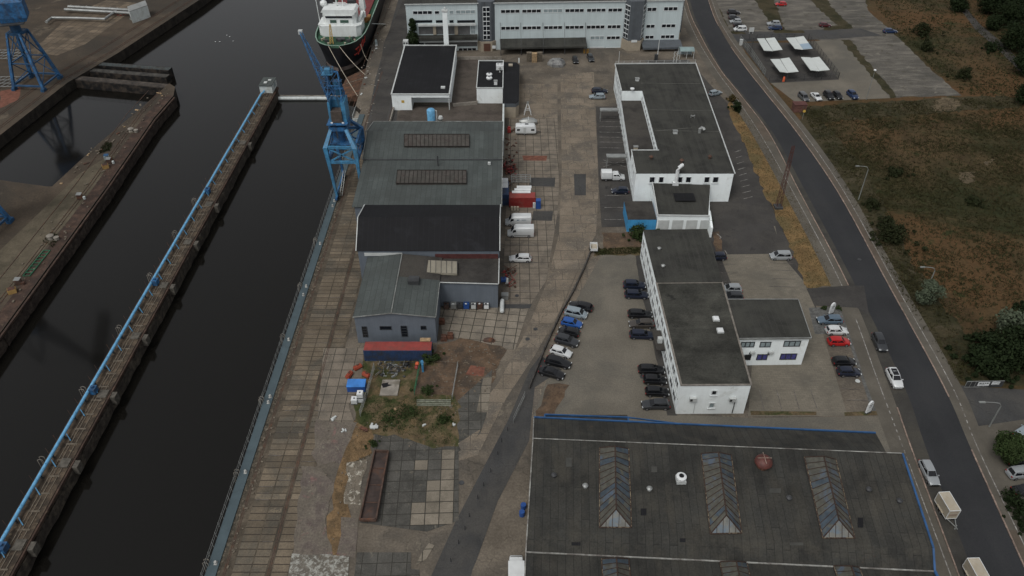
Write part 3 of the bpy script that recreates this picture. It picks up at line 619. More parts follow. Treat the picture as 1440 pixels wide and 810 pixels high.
def flat_building(par, poly, h, wm, rm, edge=None, ew=.25, eh=.2, roof_name='roof'):
    w = MB().prism(poly, 0, h-.02); child(w, 'wall', wm, par)
    r = MB().prism([(p[0],p[1]) for p in poly], h-.02+.004, h+.03); ro = child(r, roof_name, rm, par)
    if edge:
        e_ = MB(); parapet(e_, [tuple(p[:2]) for p in poly], h+.034, ew, eh); sub(e_, 'roof_edge', edge, ro)
    return ro
# ---------------------------------------------------------------- A main office
A_ = G(576,6.5,15.3); 
ya = 245.5; yb = 249.4
A_ = ony(576,78,ya); B_ = ony(951,78,yb); F = Fac((A_.x,A_.y),(B_.x,B_.y))
ztop = F.uz(760,4)[1]; W_ = (F.B-F.A).length
off = thing('office_building', 'long three-storey pale grey office block with window bands and two dark stair towers', 'office building', (F.A.x,F.A.y,0))
dep = 16.0
poly = [F.P(0,0), F.P(W_,0), F.P(W_,0,-dep), F.P(0,0,-dep)]; poly = [(p.x,p.y) for p in poly]
child(MB().prism(poly,0,ztop), 'wall', M_office, off)
rp = [F.P(-.3,0,.25), F.P(W_+.3,0,.25), F.P(W_+.3,0,-dep-.3), F.P(-.3,0,-dep-.3)]
ro = child(MB().prism([(p.x,p.y) for p in rp], ztop+.005, ztop+.35), 'roof', M_rooffelt, off)
mb = MB(); F.panel(mb,-.3,W_+.3,ztop+.08,ztop+.38,.26,.36); sub(mb,'roof_edge',M_trim,ro)
for (x0,x1,y0,y1,n,pm) in [
    (580.5,608,15,20.3,4,M_glass),(611,618,15,20,1,M_glass),(632,638,14.5,20,1,M_blind),(641,668.3,14,19.5,4,M_blind),
    (704,731,13.2,18.6,4,M_glass),(734,761,12.8,18.2,4,M_glass),(764,791,12.4,17.8,4,M_blind),(794.5,821.5,12,17.4,4,M_glass),(825,852,11.6,17,4,M_glass),(855,875,11.3,16.8,3,M_glass),
    (704.5,730.5,36.8,42.3,4,M_glass),(734.5,760.8,36.4,41.8,4,M_glass),(764.5,791,36,41.4,4,M_glass),(794.5,821,35.6,41,4,M_glass),(824.5,850.5,35.2,40.7,4,M_glass),(854,873,34.8,40.3,3,M_glass),
    (830,849.6,50.5,55.8,3,M_blind),(852.8,872,50.5,55.6,3,M_glass),(829,849.6,65.5,71.7,1,M_frame),(852,871.6,66.5,71.2,3,M_glass),
    (910,923.4,10.2,16,2,M_glass),(933.3,953,9.4,15.2,3,M_glass),(908.4,921,34.2,39.6,2,M_glass),(930.2,950,33.6,38.9,3,M_glass),(906.9,919.5,49.6,54.8,2,M_glass),(929,948.4,49,54.2,3,M_glass),
    (644.6,670,67,72,4,M_glass)]:
    F.pxwindow(off,x0,x1,y0,y1,n=n,pm=pm,ft=.13)
# left wing: recessed gallery bands
mb = MB()
for x0,x1 in ((581,607.8),(613,624),(632,637.8),(643,668)): F.pxpanel(mb,x0,x1,28.3,32,.01,.06)
child(mb,'ribbon_window',M_glass,off)
mb = MB(); F.pxpanel(mb,588,669,32.8,35,.01,1.1); F.pxpanel(mb,578.5,671.5,54.6,57,.01,1.6); child(mb,'gallery_beam',M_trim,off)
mb = MB(); F.pxpanel(mb,589,609,36,48,.01,.05); F.pxpanel(mb,613.5,639,36,48,.01,.05); F.pxpanel(mb,644.2,661,36,48,.01,.05); F.pxpanel(mb,598,671,58.5,65.5,.01,.05)
child(mb,'gallery_glazing',mat('grey_gallery', (.10,.10,.10),.6,var=.2),off)
mb = MB(); F.pxpanel(mb,609,613.4,35.6,48,.02,.5); F.pxpanel(mb,639.2,644,35.6,48,.02,.5); child(mb,'gallery_pillar',M_beige,off)
F.pxwindow(off,662,668.3,36,48,n=2,rows=2,pm=M_blind)
mb = MB(); zc_ = F.uz(620,48.5)[1]; u0 = F.uz(578,50)[0]; u1 = F.uz(671.5,50)[0]; F.panel(mb,u0,u1,zc_-.9,zc_-.1,.01,2.6); child(mb,'balcony',M_rooffelt,off)
mb = MB(); F.pxpanel(mb,580,596,58.5,65,.01,.09); child(mb,'doorway',M_black,off)
mb = MB(); F.pxpanel(mb,640,672,72.6,79,.01,.06); F.pxpanel(mb,827,873,73,79,.01,.06); child(mb,'plinth',M_beige,off)
# stair towers
def tower(x0,x1,outw,strips,name_lbl):
    u0 = F.uz(x0,40)[0]; u1 = F.uz(x1,40)[0]; um = (u0+u1)/2; w = u1-u0
    q = [F.P(u0,0,.01), F.P(u0+w*.2,0,outw), F.P(u1-w*.2,0,outw), F.P(u1,0,.01), F.P(u1,0,-3), F.P(u0,0,-3)]
    t = child(MB().prism([(p.x,p.y) for p in q],3.2,ztop+.9),'stair_tower',M_slate,off,label=name_lbl)
    q2 = [F.P(u0-.3,0,.02), F.P(u0+w*.18,0,outw+.3), F.P(u1-w*.18,0,outw+.3), F.P(u1+.3,0,.02)]
    sub(MB().prism([(p.x,p.y) for p in q2],0,3.19),'tower_base',M_beige,t)
    for (a, b, o0, o1) in strips:
        p0 = F.P(u0+w*a,0,o0); p1 = F.P(u0+w*b,0,o1); f2 = Fac((p0.x,p0.y),(p1.x,p1.y)); L_ = (f2.B-f2.A).length
        mbf = MB(); mbg = MB(); f2.panel(mbf,0,L_,3.8,ztop-.6,.01,.06)
        for k in range(7):
            for c in range(2):
                z0 = 3.95+k*(ztop-4.5)/7; f2.panel(mbg,.12+c*L_/2,L_/2-.03+c*L_/2,z0,z0+(ztop-4.5)/7-.3,.061,.075)
        sub(mbf,'stair_window',M_frame,t); sub(mbg,'stair_glass',M_glass,t)
    return u0,u1,t
u0,u1,t = tower(672,696,1.0,[(.3,.7,1.0,1.0)],'dark stair tower with one central strip of windows')
mb = MB(); w=u1-u0; F.panel(mb,u0+w*.32,u0+w*.72,.1,2.6,1.31,1.36); sub(mb,'tower_door',mat('brown_door',(.09,.04,.025),.6),t)
mb = MB(); F.pxpanel(mb,692,697,62,66,1.32,1.4); sub(mb,'sign_board',M_frame,t)
u0,u1,t = tower(876.5,905.5,2.6,[(.015,.185,.25,2.4),(.815,.985,2.4,.25)],'dark polygonal stair tower with window strips on its flanks')
mb = MB(); w=u1-u0; F.panel(mb,u0+w*.36,u0+w*.64,2.85,3.6,2.9,2.97); sub(mb,'sign_board',M_frame,t)
u0,u1,t = tower(951.5,961,1.6,[(.5,.95,1.6,.4)],'dark stair tower at the east end') if False else (0,0,0)
q=[F.P(W_+.01,0,-4),F.P(W_+1.6,0,-4.6),F.P(W_+1.6,0,-9),F.P(W_+.01,0,-9.6)]
t=child(MB().prism([(p.x,p.y) for p in q],3,ztop+.6),'stair_tower',M_slate,off,label='dark stair tower on the far east end')
f2=Fac((q[0].x,q[0].y),(q[1].x,q[1].y)); mb=MB(); f2.panel(mb,.3,1.4,4,ztop-.6,.01,.05); s_=sub(mb,'stair_window',M_frame,t)
mb=MB(); [f2.panel(mb,.42,1.28,4.2+k*1.6,5.5+k*1.6,.051,.07) for k in range(6)]; sub(mb,'stair_glass',M_glass,t)
sub(MB().prism([(p.x,p.y) for p in q],0,2.99),'tower_base',M_beige,t)
# loading canopy
u0 = F.uz(703,60)[0]; u1 = F.uz(823,60)[0]; zt = F.uz(760,53.5)[1]
mb = MB(); a=[F.P(u0,zt,.02),F.P(u1,zt,.02),F.P(u1,zt-1.0,5.0),F.P(u0,zt-1.0,5.0)]; mb.slab(a,.25); F.panel(mb,u0,u1,zt-1.5,zt-.98,5.02,5.15)
cn = child(mb,'loading_canopy',M_rooffelt,off)
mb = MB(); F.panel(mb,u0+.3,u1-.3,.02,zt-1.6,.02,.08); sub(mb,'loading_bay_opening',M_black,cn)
mb = MB()
for px in (703.5,732,763,793,822.5):
    u = F.uz(px,45)[0]; mb.bar(F.P(u,F.uz(px,31.5)[1],.15), F.P(u,zt-.9,4.6), .1); mb.bar(F.P(u,0,4.7), F.P(u,zt-1.3,4.7), .2)
sub(mb,'canopy_post',M_dsteel,cn)
u0 = F.uz(901,60)[0]; u1 = F.uz(956,60)[0]; zt = F.uz(925,56)[1]
mb = MB(); mb.slab([F.P(u0,zt,.02),F.P(u1,zt,.02),F.P(u1,zt-.9,4.2),F.P(u0,zt-.9,4.2)],.25); F.panel(mb,u0,u1,zt-1.5,zt-.9,4.22,4.32)
cn = child(mb,'entrance_canopy',M_slate,off)
mb = MB(); F.panel(mb,u0+.5,u1-1.5,.05,zt-1.3,.02,.07); sub(mb,'entrance_opening',M_black,cn)
mb = MB(); F.panel(mb,u0+6.5,u1-2,.0,.9,2.5,2.7); sub(mb,'entrance_parapet',M_beige,cn)
# ---------------------------------------------------------------- chimney in front of the office
ch = thing('white_chimney', 'tall square white chimney shaft with flared cap standing before the office block', 'chimney', tuple(ony(628,70,241.5))[:2]+(0,))
p0 = Vector((ony(628,64,241.5).x,241.5,0)); zt = ony(622,16,241.5).z
child(MB().box((p0.x,p0.y,zt/2),(1.5,1.2,zt)),'shaft',M_white,ch)
child(MB().box((p0.x,p0.y,zt+.25),(1.9,1.5,.5)).box((p0.x,p0.y,zt+.9),(.5,.5,.8)),'cap',M_trim,ch)
# ---------------------------------------------------------------- B white box with black roof
hB = 4.7; y0 = 203.0; y1 = 238.2; xl=-33.5; xr=-17.4
B = thing('flat_roofed_hall', 'white flat-roofed hall with a plain black roof and an open corner bay', 'hall', (xl,y0,0))
w = MB(); w.prism(xs(xl,xr,y0+5,y1),0,hB-.02); w.prism(xs(xl,xl+5.4,y0,y0+5),0,hB-.02); w.box(((xl+xr)/2+2.7,y0+.1,hB-.45),(xr-xl-5.4,.2,.85)); w.box((xr-.12,y0+2.6,hB-.45),(.2,4.8,.85))
child(w,'wall',M_white,B)
r = child(MB().prism(xs(xl,xr,y0,y1),hB-.015,hB+.05),'roof',M_roofblack,B)
sub(parapet(MB(),xs(xl,xr,y0,y1),hB+.06,.35,.22),'roof_edge',M_trim,r)
child(MB().box((xr-.2,y0+.25,hB/2-.5),(.25,.25,hB-.9)),'corner_post',M_trim,B)
sub(MB().box((G(623,124,hB).x,G(623,124,hB).y,hB+.25),(1.2,1.0,.4)),'roof_hatch',M_trim,r)
F2 = Fac((xl,y0),(xr,y0)); mb=MB(); F2.pxpanel(mb,564.5,568.5,141,144.5,.01,.06); child(mb,'sign_plate',M_yellow,B)
mb=MB(); pts=[G(566,70,hB+.08),G(562,85,hB+.08),G(564,90,hB+.08),G(560,104,hB+.08),G(557,118,hB+.08)]
sub(MB().tube([tuple(p) for p in pts],.06,n=4),'hose',M_dsteel,r)
# little white box at north-west corner
q = G(570,61,5); pb = thing('rooftop_cabin', 'small white vent cabin at the back corner of the black-roofed hall', 'vent housing', (q.x,q.y,0))
child(MB().box((q.x,q.y+1.2,2.8),(1.6,1.6,5.6)),'body',M_trim,pb); mb=MB(); [mb.box((q.x-.4+k*.8,q.y+.385,4.9),(.5,.03,.5)) for k in (0,1)]; child(mb,'louvre',M_dsteel,pb)
# ---------------------------------------------------------------- D small white and rounded black annex
hD=4.6; xa=-10.0; xb=-2.6; yd0=207.3; yd1=226.5
D = thing('small_plant_building', 'small white building with black roof carrying cooling units and a rounded dark annex', 'building', (xa,yd0,0))
r = flat_building(D, xs(xa,xb,yd0,yd1), hD, M_white, M_roofblack, M_trim, .25, .25)
q=[(xb+.03,198.3),(1.0,198.3),(1.9,199.8),(2.3,224),(1.4,226),(xb+.03,226.4)]
child(MB().prism(q,0,3.2),'annex_plinth',M_beige,D); an=child(MB().prism(q,3.21,4.3),'annex_wall',M_slate,D); sub(MB().prism(q,4.304,4.4),'annex_roof',M_roofblack,an)
mb=MB()
for py in (114,121,128,135): p=onx(729,py+1,2.0); mb.box((2.12,p.y,3.6),(.4,.35,.25))
sub(mb,'wall_lamp',M_trim,an)
for i,(px,py) in enumerate(((688,104),(688,109))):
    p=G(px,py,hD+.6); u=thing('cooling_unit', ['white round-cornered cooling unit on the black roof, rear one of the pair','white round-cornered cooling unit on the black roof, front one of the pair'][i], 'cooling unit', (p.x,p.y,hD+.04), 'rooftop cooling units')
    child(MB().lathe((p.x,p.y,hD+.05),[(.7,0),(.9,.25),(.9,.6),(.6,.8)],n=8),'housing',M_plastic,u,40); child(MB().lathe((p.x,p.y,hD+.86),[(.35,0),(.35,.05)],n=10),'fan_grille',M_dsteel,u)
p=G(703,94,hD+.8); u=thing('ventilation_unit','large white rooftop ventilation unit with two dark inlets','ventilation unit',(p.x,p.y,hD))
child(MB().box((p.x,p.y,hD+.9),(2.2,2.0,1.4)),'housing',M_plastic,u); child(MB().box((p.x-.5,p.y+.2,hD+1.62),(.7,.5,.03)).box((p.x+.5,p.y+.2,hD+1.62),(.7,.5,.03)),'inlet',M_dsteel,u)
child(MB().tube([(p.x,p.y-1,hD+1),(p.x,p.y-1.8,hD+1),(p.x,p.y-2.2,hD+.05)],.3),'duct',M_steel,u)
p=G(697,117,hD+.4); u=thing('roof_ventilator','white box ventilator near the front edge of the black roof','roof vent',(p.x,p.y,hD)); child(MB().box((p.x,p.y,hD+.6),(.9,.9,1.1)),'housing',M_plastic,u); child(MB().box((p.x,p.y,hD+1.2),(1.1,1.1,.08)),'lid',M_steel,u)
tag(MB().box((G(718,92,4.5).x,G(718,92,4.5).y,4.65),(1.2,1,.4)).build('skylight_dome',M_cream),'cream square skylight on the rounded annex roof','skylight')
# court walls
mb = MB()
for a,b in (((639,84),(706,84)),((554.5,153),(546.5,182)),((637,150),(671,147)),((671,147),(673,104))):
    p,q=G(*a),G(*b); t=(q-p).normalized(); n=Vector((-t.y,t.x,0))*.15; mb.prism([(p+n)[:2],(q+n)[:2],(q-n)[:2],(p-n)[:2]],0,1.0)
tag(mb.build('court_wall',M_concrete),'low pale walls dividing the brown court behind the workshop','wall')
mb=MB(); mb.prism(xs(-2.55,-2.1,177,198),0,4.4); tag(mb.build('yard_wall',M_white2),'tall narrow white wall along the yard beside the caravan','wall')
# blue tank
p=G(607,181,0); tk=thing('blue_tank','upright sky-blue tank with white side pipe standing in the court','tank',(p.x,p.y,0))
zz=5.0
child(MB().lathe((p.x,p.y+1,0),[(1.1,0),(1.1,zz),(.9,zz+.25),(.2,zz+.4)],n=20),'tank_body',M_pipeblue,tk,40)
child(MB().tube([(p.x+1.5,p.y+1,.2),(p.x+1.5,p.y+1,zz-.2),(p.x+1.0,p.y+1,zz)],.16),'side_pipe',M_trim,tk)
p2=G(620,182,0); tk=thing('filter_vessel','small white round vessel beside the blue tank','vessel',(p2.x,p2.y,0)); child(MB().lathe((p2.x,p2.y+1,2.4),[(.5,0),(.7,.4),(.5,1)]),'vessel_body',M_trim,tk,40); child(MB().box((p2.x,p2.y+1,1.2),(.7,.7,2.4)),'stand',M_dsteel,tk)
mb=MB(); a=G(583,180,3.5); b=G(641,180,3.5)
for k in range(8):
    x=a.x+(b.x-a.x)*k/7; mb.bar((x,a.y,0),(x,a.y,4.1),.1)
for z in (3.0,3.6,4.1): mb.bar((a.x,a.y,z),(b.x,a.y,z),.1)
mb.box(((a.x+b.x)/2,a.y+.6,2.9),(b.x-a.x,1.4,.12))
tag(mb.build('pipe_rack',M_dsteel),'dark steel pipe rack and walkway beside the blue tank','pipe rack')
p=G(569,176,3); tag(MB().box((p.x,p.y,1.6),(3.4,1.2,3.2)).build('rusty_skip',M_rust),'rusty open skip against the workshop back wall','skip')
# ---------------------------------------------------------------- F workshop with two shed roofs
xE=-2.3
Fw = thing('workshop_hall', 'wide workshop with grey sheeted shed roofs and long ribbed skylights', 'workshop', (-34,140.8,0))
rows=[(140.8,8.0,-34.1),(158.3,9.3,-34.2),(158.4,9.35,-34.3),(168.0,11.6,-34.3),(176.2,9.8,-34.0)]
ys=[r[0] for r in rows]
mb=MB(); prof=[(140.9,0),(176.1,0),(176.1,9.6),(168,11.4),(158.35,9.1),(140.9,7.8)]
vs=[(-33.6,y,z) for y,z in prof]+[(xE-.2,y,z) for y,z in prof]; n=6
mb.add(vs,[tuple(range(6))[::-1] ,tuple(range(6,12))]+[(i,(i+1)%n,n+(i+1)%n,n+i) for i in range(n)])
child(mb,'wall',M_blueGrey,Fw)
def roofplane(y0,z0,y1,z1,x0,x1,par,name,m,t=.15):
    return child(MB().slab([(x0,y0,z0),(x1,y0,z0),(x1,y1,z1),(x0,y1,z1)],t),name,m,par)
r1=roofplane(140.6,8.1,158.3,9.4,-34.1,xE,Fw,'roof',M_roofgrey); r2=roofplane(158.4,9.45,168,11.75,-34.3,xE,Fw,'roof',M_roofgrey); r3=roofplane(168.02,11.75,176.3,9.95,-34.3,xE,Fw,'roof',M_roofgrey)
def on_roof(px,py,y0,z0,y1,z1):
    z=z0
    for _ in range(12):
        p=G(px,py,z); z=z0+(z1-z0)*(p.y-y0)/(y1-y0)
    return G(px,py,z)
def skylight(par,quadpx,plane,n,pm,fm,h=.25,name='skylight',label=None):
    q=[on_roof(px,py,*plane)+Vector((0,0,h)) for px,py in quadpx]     # order: front-left, front-right, back-right, back-left
    o=child(MB().slab(q,h+.1),name,pm,par,label=label); mb=MB()
    for k in range(n+1):
        a=q[0].lerp(q[1],k/n); b=q[3].lerp(q[2],k/n); mb.bar(a+Vector((0,0,.04)),b+Vector((0,0,.04)),.09)
    mb.bar(q[0]+Vector((0,0,.03)),q[1]+Vector((0,0,.03)),.14); mb.bar(q[3]+Vector((0,0,.03)),q[2]+Vector((0,0,.03)),.14)
    sub(mb,'glazing_bars',fm,o); return o
M_sky1=mat('grimy_skylight',(.068,.064,.057),.8,var=.25,vs=.5,dirt=(.05,.04,.036),dirt_amt=.35,ds=.5)
M_skybar=mat('blackish_glazing_bar',(.02,.017,.015),.8)
M_sky2=mat('yellowed_skylight',(.23,.21,.165),.6,var=.12,vs=.5)
skylight(Fw,[(568.5,208),(660,208),(660,191),(568.5,191)],(158.4,9.45,168,11.75),16,M_sky1,M_skybar,.4)
skylight(Fw,[(557,260),(656,260),(656,241.5),(559,241.5)],(140.6,8.1,158.3,9.4),17,M_sky1,M_skybar,.4)
p=on_roof(616,233,140.6,8.1,158.3,9.4); child(MB().tube([tuple(p-Vector((0,0,.2))),tuple(p+Vector((0,0,2.6)))],.14),'flue',M_dsteel,Fw)
p=on_roof(688,231,140.6,8.1,158.3,9.4); child(MB().box((p.x,p.y,p.z+.25),(.6,.6,.5)),'roof_vent',M_trim,Fw)
mb=MB(); mb.bar((-34.2,158.35,9.5),(xE,158.35,9.5),.3,.14); child(mb,'valley_gutter',M_dsteel,Fw)
mb=MB(); mb.bar((xE+.1,140.6,8.15),(xE+.1,158.3,9.45),.16); mb.bar((xE+.1,158.4,9.5),(xE+.1,168,11.8),.16); mb.bar((xE+.1,168,11.8),(xE+.1,176.3,10),.16); mb.bar((-34.4,158.4,9.5),(-34.4,168,11.8),.14); mb.bar((-34.4,168,11.8),(-34.2,176.3,10),.14); mb.bar((-34.1,176.35,10),(xE,176.35,10),.16)
child(mb,'verge_trim',M_verge,Fw)
# G black-roofed bay
Gb = thing('black_roofed_hall', 'hall bay with a steep matt black roof between the grey workshop and the grey shed', 'hall', (-30.6,125,0))
prof=[(125.1,0),(138.2,0),(138.2,9.8),(130.6,11.9),(125.1,7.8)]; vs=[(-30.5,y,z) for y,z in prof]+[(-2.6,y,z) for y,z in prof]; n=5
child(MB().add(vs,[tuple(range(5))[::-1],tuple(range(5,10))]+[(i,(i+1)%n,n+(i+1)%n,n+i) for i in range(n)]),'wall',M_blueGrey,Gb)
roofplane(124.9,7.95,130.6,12.1,-30.7,-2.5,Gb,'roof',M_roofblack); roofplane(130.62,12.1,138.3,10.1,-30.7,-2.5,Gb,'roof',M_roofblack)
mb=MB(); 
for x in (-30.8,-2.4): mb.bar((x,124.9,8.0),(x,130.6,12.15),.16); mb.bar((x,130.6,12.15),(x,138.3,10.15),.16)
child(mb,'verge_trim',M_trim,Gb)
mb=MB(); mb.box((-9,124.93,6.5),(12.5,.12,1.3)); child(mb,'brick_band',mat('red_brown_cladding',(.075,.028,.026),.8,var=.2,vs=1),Gb)
mb=MB(); mb.box((-25.5,124.93,7.1),(7.5,.12,.7)); child(mb,'window_band',M_trim,Gb)
# H grey shed
Hs = thing('grey_shed', 'blue-grey gabled shed with four small windows in its gable end', 'shed', (-28.5,106.9,0))
xl,xm,xr,yf,yb_=-28.55,-21.7,-13.95,106.9,124.7
prof=[(xl,0),(xr,0),(xr,6.45),(xm,7.35),(xl,6.45)]; vs=[(x,yf,z) for x,z in prof]+[(x,yb_,z) for x,z in prof]; n=5
child(MB().add(vs,[tuple(range(5)),tuple(range(5,10))[::-1]]+[(i,n+i,n+(i+1)%n,(i+1)%n) for i in range(n)]),'wall',M_blueGrey,Hs)
child(MB().slab([(xl-.15,yf-.2,6.5),(xm,yf-.2,7.45),(xm,yb_,7.45),(xl-.15,yb_,6.5)],.12),'roof',M_roofgrey,Hs)
rr=child(MB().slab([(xm+.01,yf-.2,7.45),(xr+.15,yf-.2,6.5),(xr+.15,yb_-7.3,6.5),(xm+.01,yb_-7.3,7.45)],.12),'roof',M_roofgrey,Hs)
child(MB().slab([(xm+.01,yb_-7.28,7.43),(xr+.15,yb_-7.28,6.48),(xr+.15,yb_,6.48),(xm+.01,yb_,7.43)],.12),'roof',M_roofplain,Hs)
mb=MB(); mb.bar((xl-.2,yf-.28,6.5),(xm,yf-.28,7.45),.14); mb.bar((xm,yf-.28,7.45),(xr+.2,yf-.28,6.5),.14); mb.bar((xr+.2,yf-.2,6.52),(xr+.2,yb_-8,6.52),.12); mb.bar((xm,yf-.2,7.5),(xm,yb_,7.5),.16)
child(mb,'verge_trim',M_verge,Hs)
p=G(582,395,7.4); child(MB().box((p.x,p.y,7.2),(2.0,1.7,1.5)),'roof_vent',M_dsteel,Hs)
# flat wing of the shed
wg=MB().prism([(xr+.01,117.4),(-2.75,116.9),(-2.75,124.8),(xr+.01,124.8)],0,[0,0,0,0] and 5.9); child(wg,'wing_wall',M_blueGrey,Hs)
child(MB().prism([(xr+.17,117.2),(-2.6,116.7),(-2.6,124.82),(xr+.17,124.82)],5.95,6.15),'wing_roof',M_roofplain,Hs)
child(MB().bar((xr+.2,117.1,6.22),(-2.6,116.6,6.22),.14).bar((-2.55,116.7,6.2),(-2.55,124.8,6.2),.16),'wing_trim',M_trim,Hs)
o=[G(px,py,6.55) for px,py in ((598,384),(643,386),(643,369),(598,367))]; q=[p+Vector((0,0,.25)) for p in o]
s_=child(MB().slab(q,.5),'skylight',M_sky2,Hs); mb=MB(); [mb.bar(q[0].lerp(q[1],k/6)+Vector((0,0,.03)),q[3].lerp(q[2],k/6)+Vector((0,0,.03)),.08) for k in range(7)]; sub(mb,'glazing_bars',M_dsteel,s_)
F3=Fac((xl,yf),(xr,yf))
for x0,x1,y0,y1,n,rw in ((509.5,517,459,474,1,4),(534,550.5,458.5,463.5,1,1),(564,573,458,473,1,4),(591.5,599.5,458,463.5,1,1)): F3.pxwindow(Hs,x0,x1,y0,y1,n=n,rows=rw,fm=M_dframe,ft=.1)
# ---------------------------------------------------------------- J white block with sunken roof
hJ=7.5; q=lambda x,y,z=hJ: tuple(G(x,y,z))[:2]
J = thing('white_workshop_block', 'two-storey white block with a large dark flat roof stepped round a sunken terrace', 'building', q(893,246)+(0,))
x0,x1,yf=28.3,50.6,155.4
main=[(x0,yf),(x1,yf),(x1+2.5,217.5),(x0+1.7,217),(x0+1.65,199.3),(35.4,199.3),(34.9,166.2),(x0+.3,166.2)]
child(MB().prism(main,0,hJ),'wall',M_white,J); ro=child(MB().prism([(p[0],p[1]) for p in main],hJ+.004,hJ+.12),'roof',M_rooffelt,J)
mb=MB(); mm=[(x0-.15,yf-.2),(x1+.2,yf-.2),(x1+2.7,217.7),(x0+1.5,217.2)]
for a,b in ((mm[1],mm[2]),(mm[2],mm[3]),((x0+.2,166.1),(35.1,166.1)),(mm[3],(x0+1.45,199.2)),((x0-.1,yf),(x0+.2,166.3))): mb.bar((a[0],a[1],hJ+.18),(b[0],b[1],hJ+.18),.22,.2)
sub(mb,'roof_edge',M_trim,ro)
mb=MB()
for y in (204,187.5,176): mb.bar((35.6,y,hJ+.16),(x1+1.4,y-.4,hJ+.16),.12,.06)
mb.bar((35.6,176,hJ+.16),(45,177.5,hJ+.16),.12,.06); sub(mb,'roof_seam',mat('roof_seam_grey',(.10,.10,.09),.9),ro)
low=[(x0+.31,166.21),(34.89,166.21),(35.39,199.29),(x0+1.64,199.29)]
child(MB().prism(low,0,4.6),'terrace_wall',M_white,J); child(MB().prism(low,4.604,4.68),'terrace_roof',M_roofplain,J)
fs=Fac((x0,yf),(x1,yf))
for a,b in ((913,921),(926,933.5),(952,960),(964,972),(990,998),(1002,1010.5)): fs.pxwindow(J,a,b,248.3,257,fm=M_frame,sill=True,ft=.14)
# west facade windows
fw=Fac((x0+1.7,217),(x0,yf)); Lw=(fw.B-fw.A).length
k=0
for z0,z1 in ((1.1,2.7),(4.9,6.4)):
    u=1.5
    while u<Lw-2:
        if not (z0>4 and 17.5<u<51.5): fw.window(J,u,u+1.5,z0,z1,n=2,ft=.12)
        u+=3.1
fc=Fac((35.4,199.3),(34.9,166.2)); u=1.0
while u<31: fc.window(J,u,u+1.6,5.3,6.7,n=1,ft=.2); u+=2.5
# terrace railing, dish
p=Fac((x0+1.65,199.3),(35.4,199.3)); h_=p.hit(889,124.5); child(MB().lathe((h_.x,h_.y-.25,h_.z),[(.05,-.5),(.5,-.2),(.6,.2),(.3,.3)]),'dish_aerial',M_plastic,J,40)
for px,py,nm,lb,sz in ((949.5,186,'roof_vent','white box vent on the long dark roof','b'),(985,185,'roof_cowl','white curved cowl vent on the long dark roof','c'),(974,164,'roof_cowl','small U-shaped vent pipe on the long dark roof','s'),(894,208,'terrace_vent','small beige box vent on the sunken terrace','t'),(915.5,222,'roof_ventilator','rusty mushroom ventilator near the west end of the front roof','m'),(958.5,227,'roof_ventilator','rusty mushroom ventilator near the middle of the front roof','m'),(998,221.5,'roof_ventilator','rusty mushroom ventilator near the east end of the front roof','m'),(896,112,'roof_vent','pale twin pipe vent on the back roof corner','b')):
    z=4.7 if sz=='t' else hJ+.12; p=G(px,py,z+.3); t=thing(nm,lb,'roof vent',(p.x,p.y,z))
    if sz in 'bt': child(MB().box((p.x,p.y,z+.35),(1.0,.8,.7)),'housing',M_trim if sz=='b' else M_cream,t); child(MB().box((p.x,p.y,z+.75),(1.2,1,.08)),'lid',M_steel,t)
    elif sz=='c': child(MB().tube([(p.x-.2,p.y,z),(p.x-.2,p.y,z+1),(p.x+.1,p.y,z+1.4),(p.x+.6,p.y-.1,z+1.2),(p.x+.8,p.y-.4,z+.9)],.4,n=10),'cowl_pipe',M_steel,t,40)
    elif sz=='s': child(MB().tube([(p.x-.4,p.y,z),(p.x-.4,p.y,z+.7),(p.x,p.y-.2,z+.5),(p.x+.5,p.y,z+.7),(p.x+.5,p.y,z)],.14,n=8),'cowl_pipe',M_steel,t,40)
    else: child(MB().lathe((p.x,p.y,z),[(.25,0),(.25,.6),(.55,.65),(.3,.95)],n=12),'cowl',M_rusty2,t,40)
# white flue on the front facade
h_=fs.hit(949,262); zt=fs.hit(949,246)[2]
fl=thing('white_flue','fat white flue pipe climbing the front wall and bending over the roof edge','flue',(h_.x,yf-.5,0))
child(MB().tube([(h_.x,yf-.55,5.6),(h_.x,yf-.55,hJ+1.2),(h_.x+.2,yf-.4,hJ+1.8),(h_.x+.9,yf,hJ+2.2),(h_.x+1.1,yf+.1,hJ+2.2)],.42,n=12),'pipe',M_plastic,fl,40)
child(MB().box((h_.x-.1,yf-.6,4.6),(1.3,.9,2.2)),'casing',M_plastic,fl)
for i,(px0,px1,py,X) in enumerate(((844,867,154.5,x0+.9),(853,880,219.5,x0+.2))):
    a=G(px0,py,3.2); b=onx(px1,py,X); t=thing('entrance_awning',['grey flat awning over the northern side entrance','grey flat awning over the southern side entrance beside the pickup'][i],'awning',(a.x,a.y,0),'side entrance awnings')
    child(MB().prism([(a.x,a.y-.6),(X-.1,a.y-.6),(X-.1,a.y+1.0),(a.x,a.y+1.0)],3.0,3.3),'awning_roof',M_steel,t); child(MB().box((a.x+.2,a.y-.4,1.5),(.12,.12,3)).box((a.x+.2,a.y+.8,1.5),(.12,.12,3)),'post',M_steel,t)
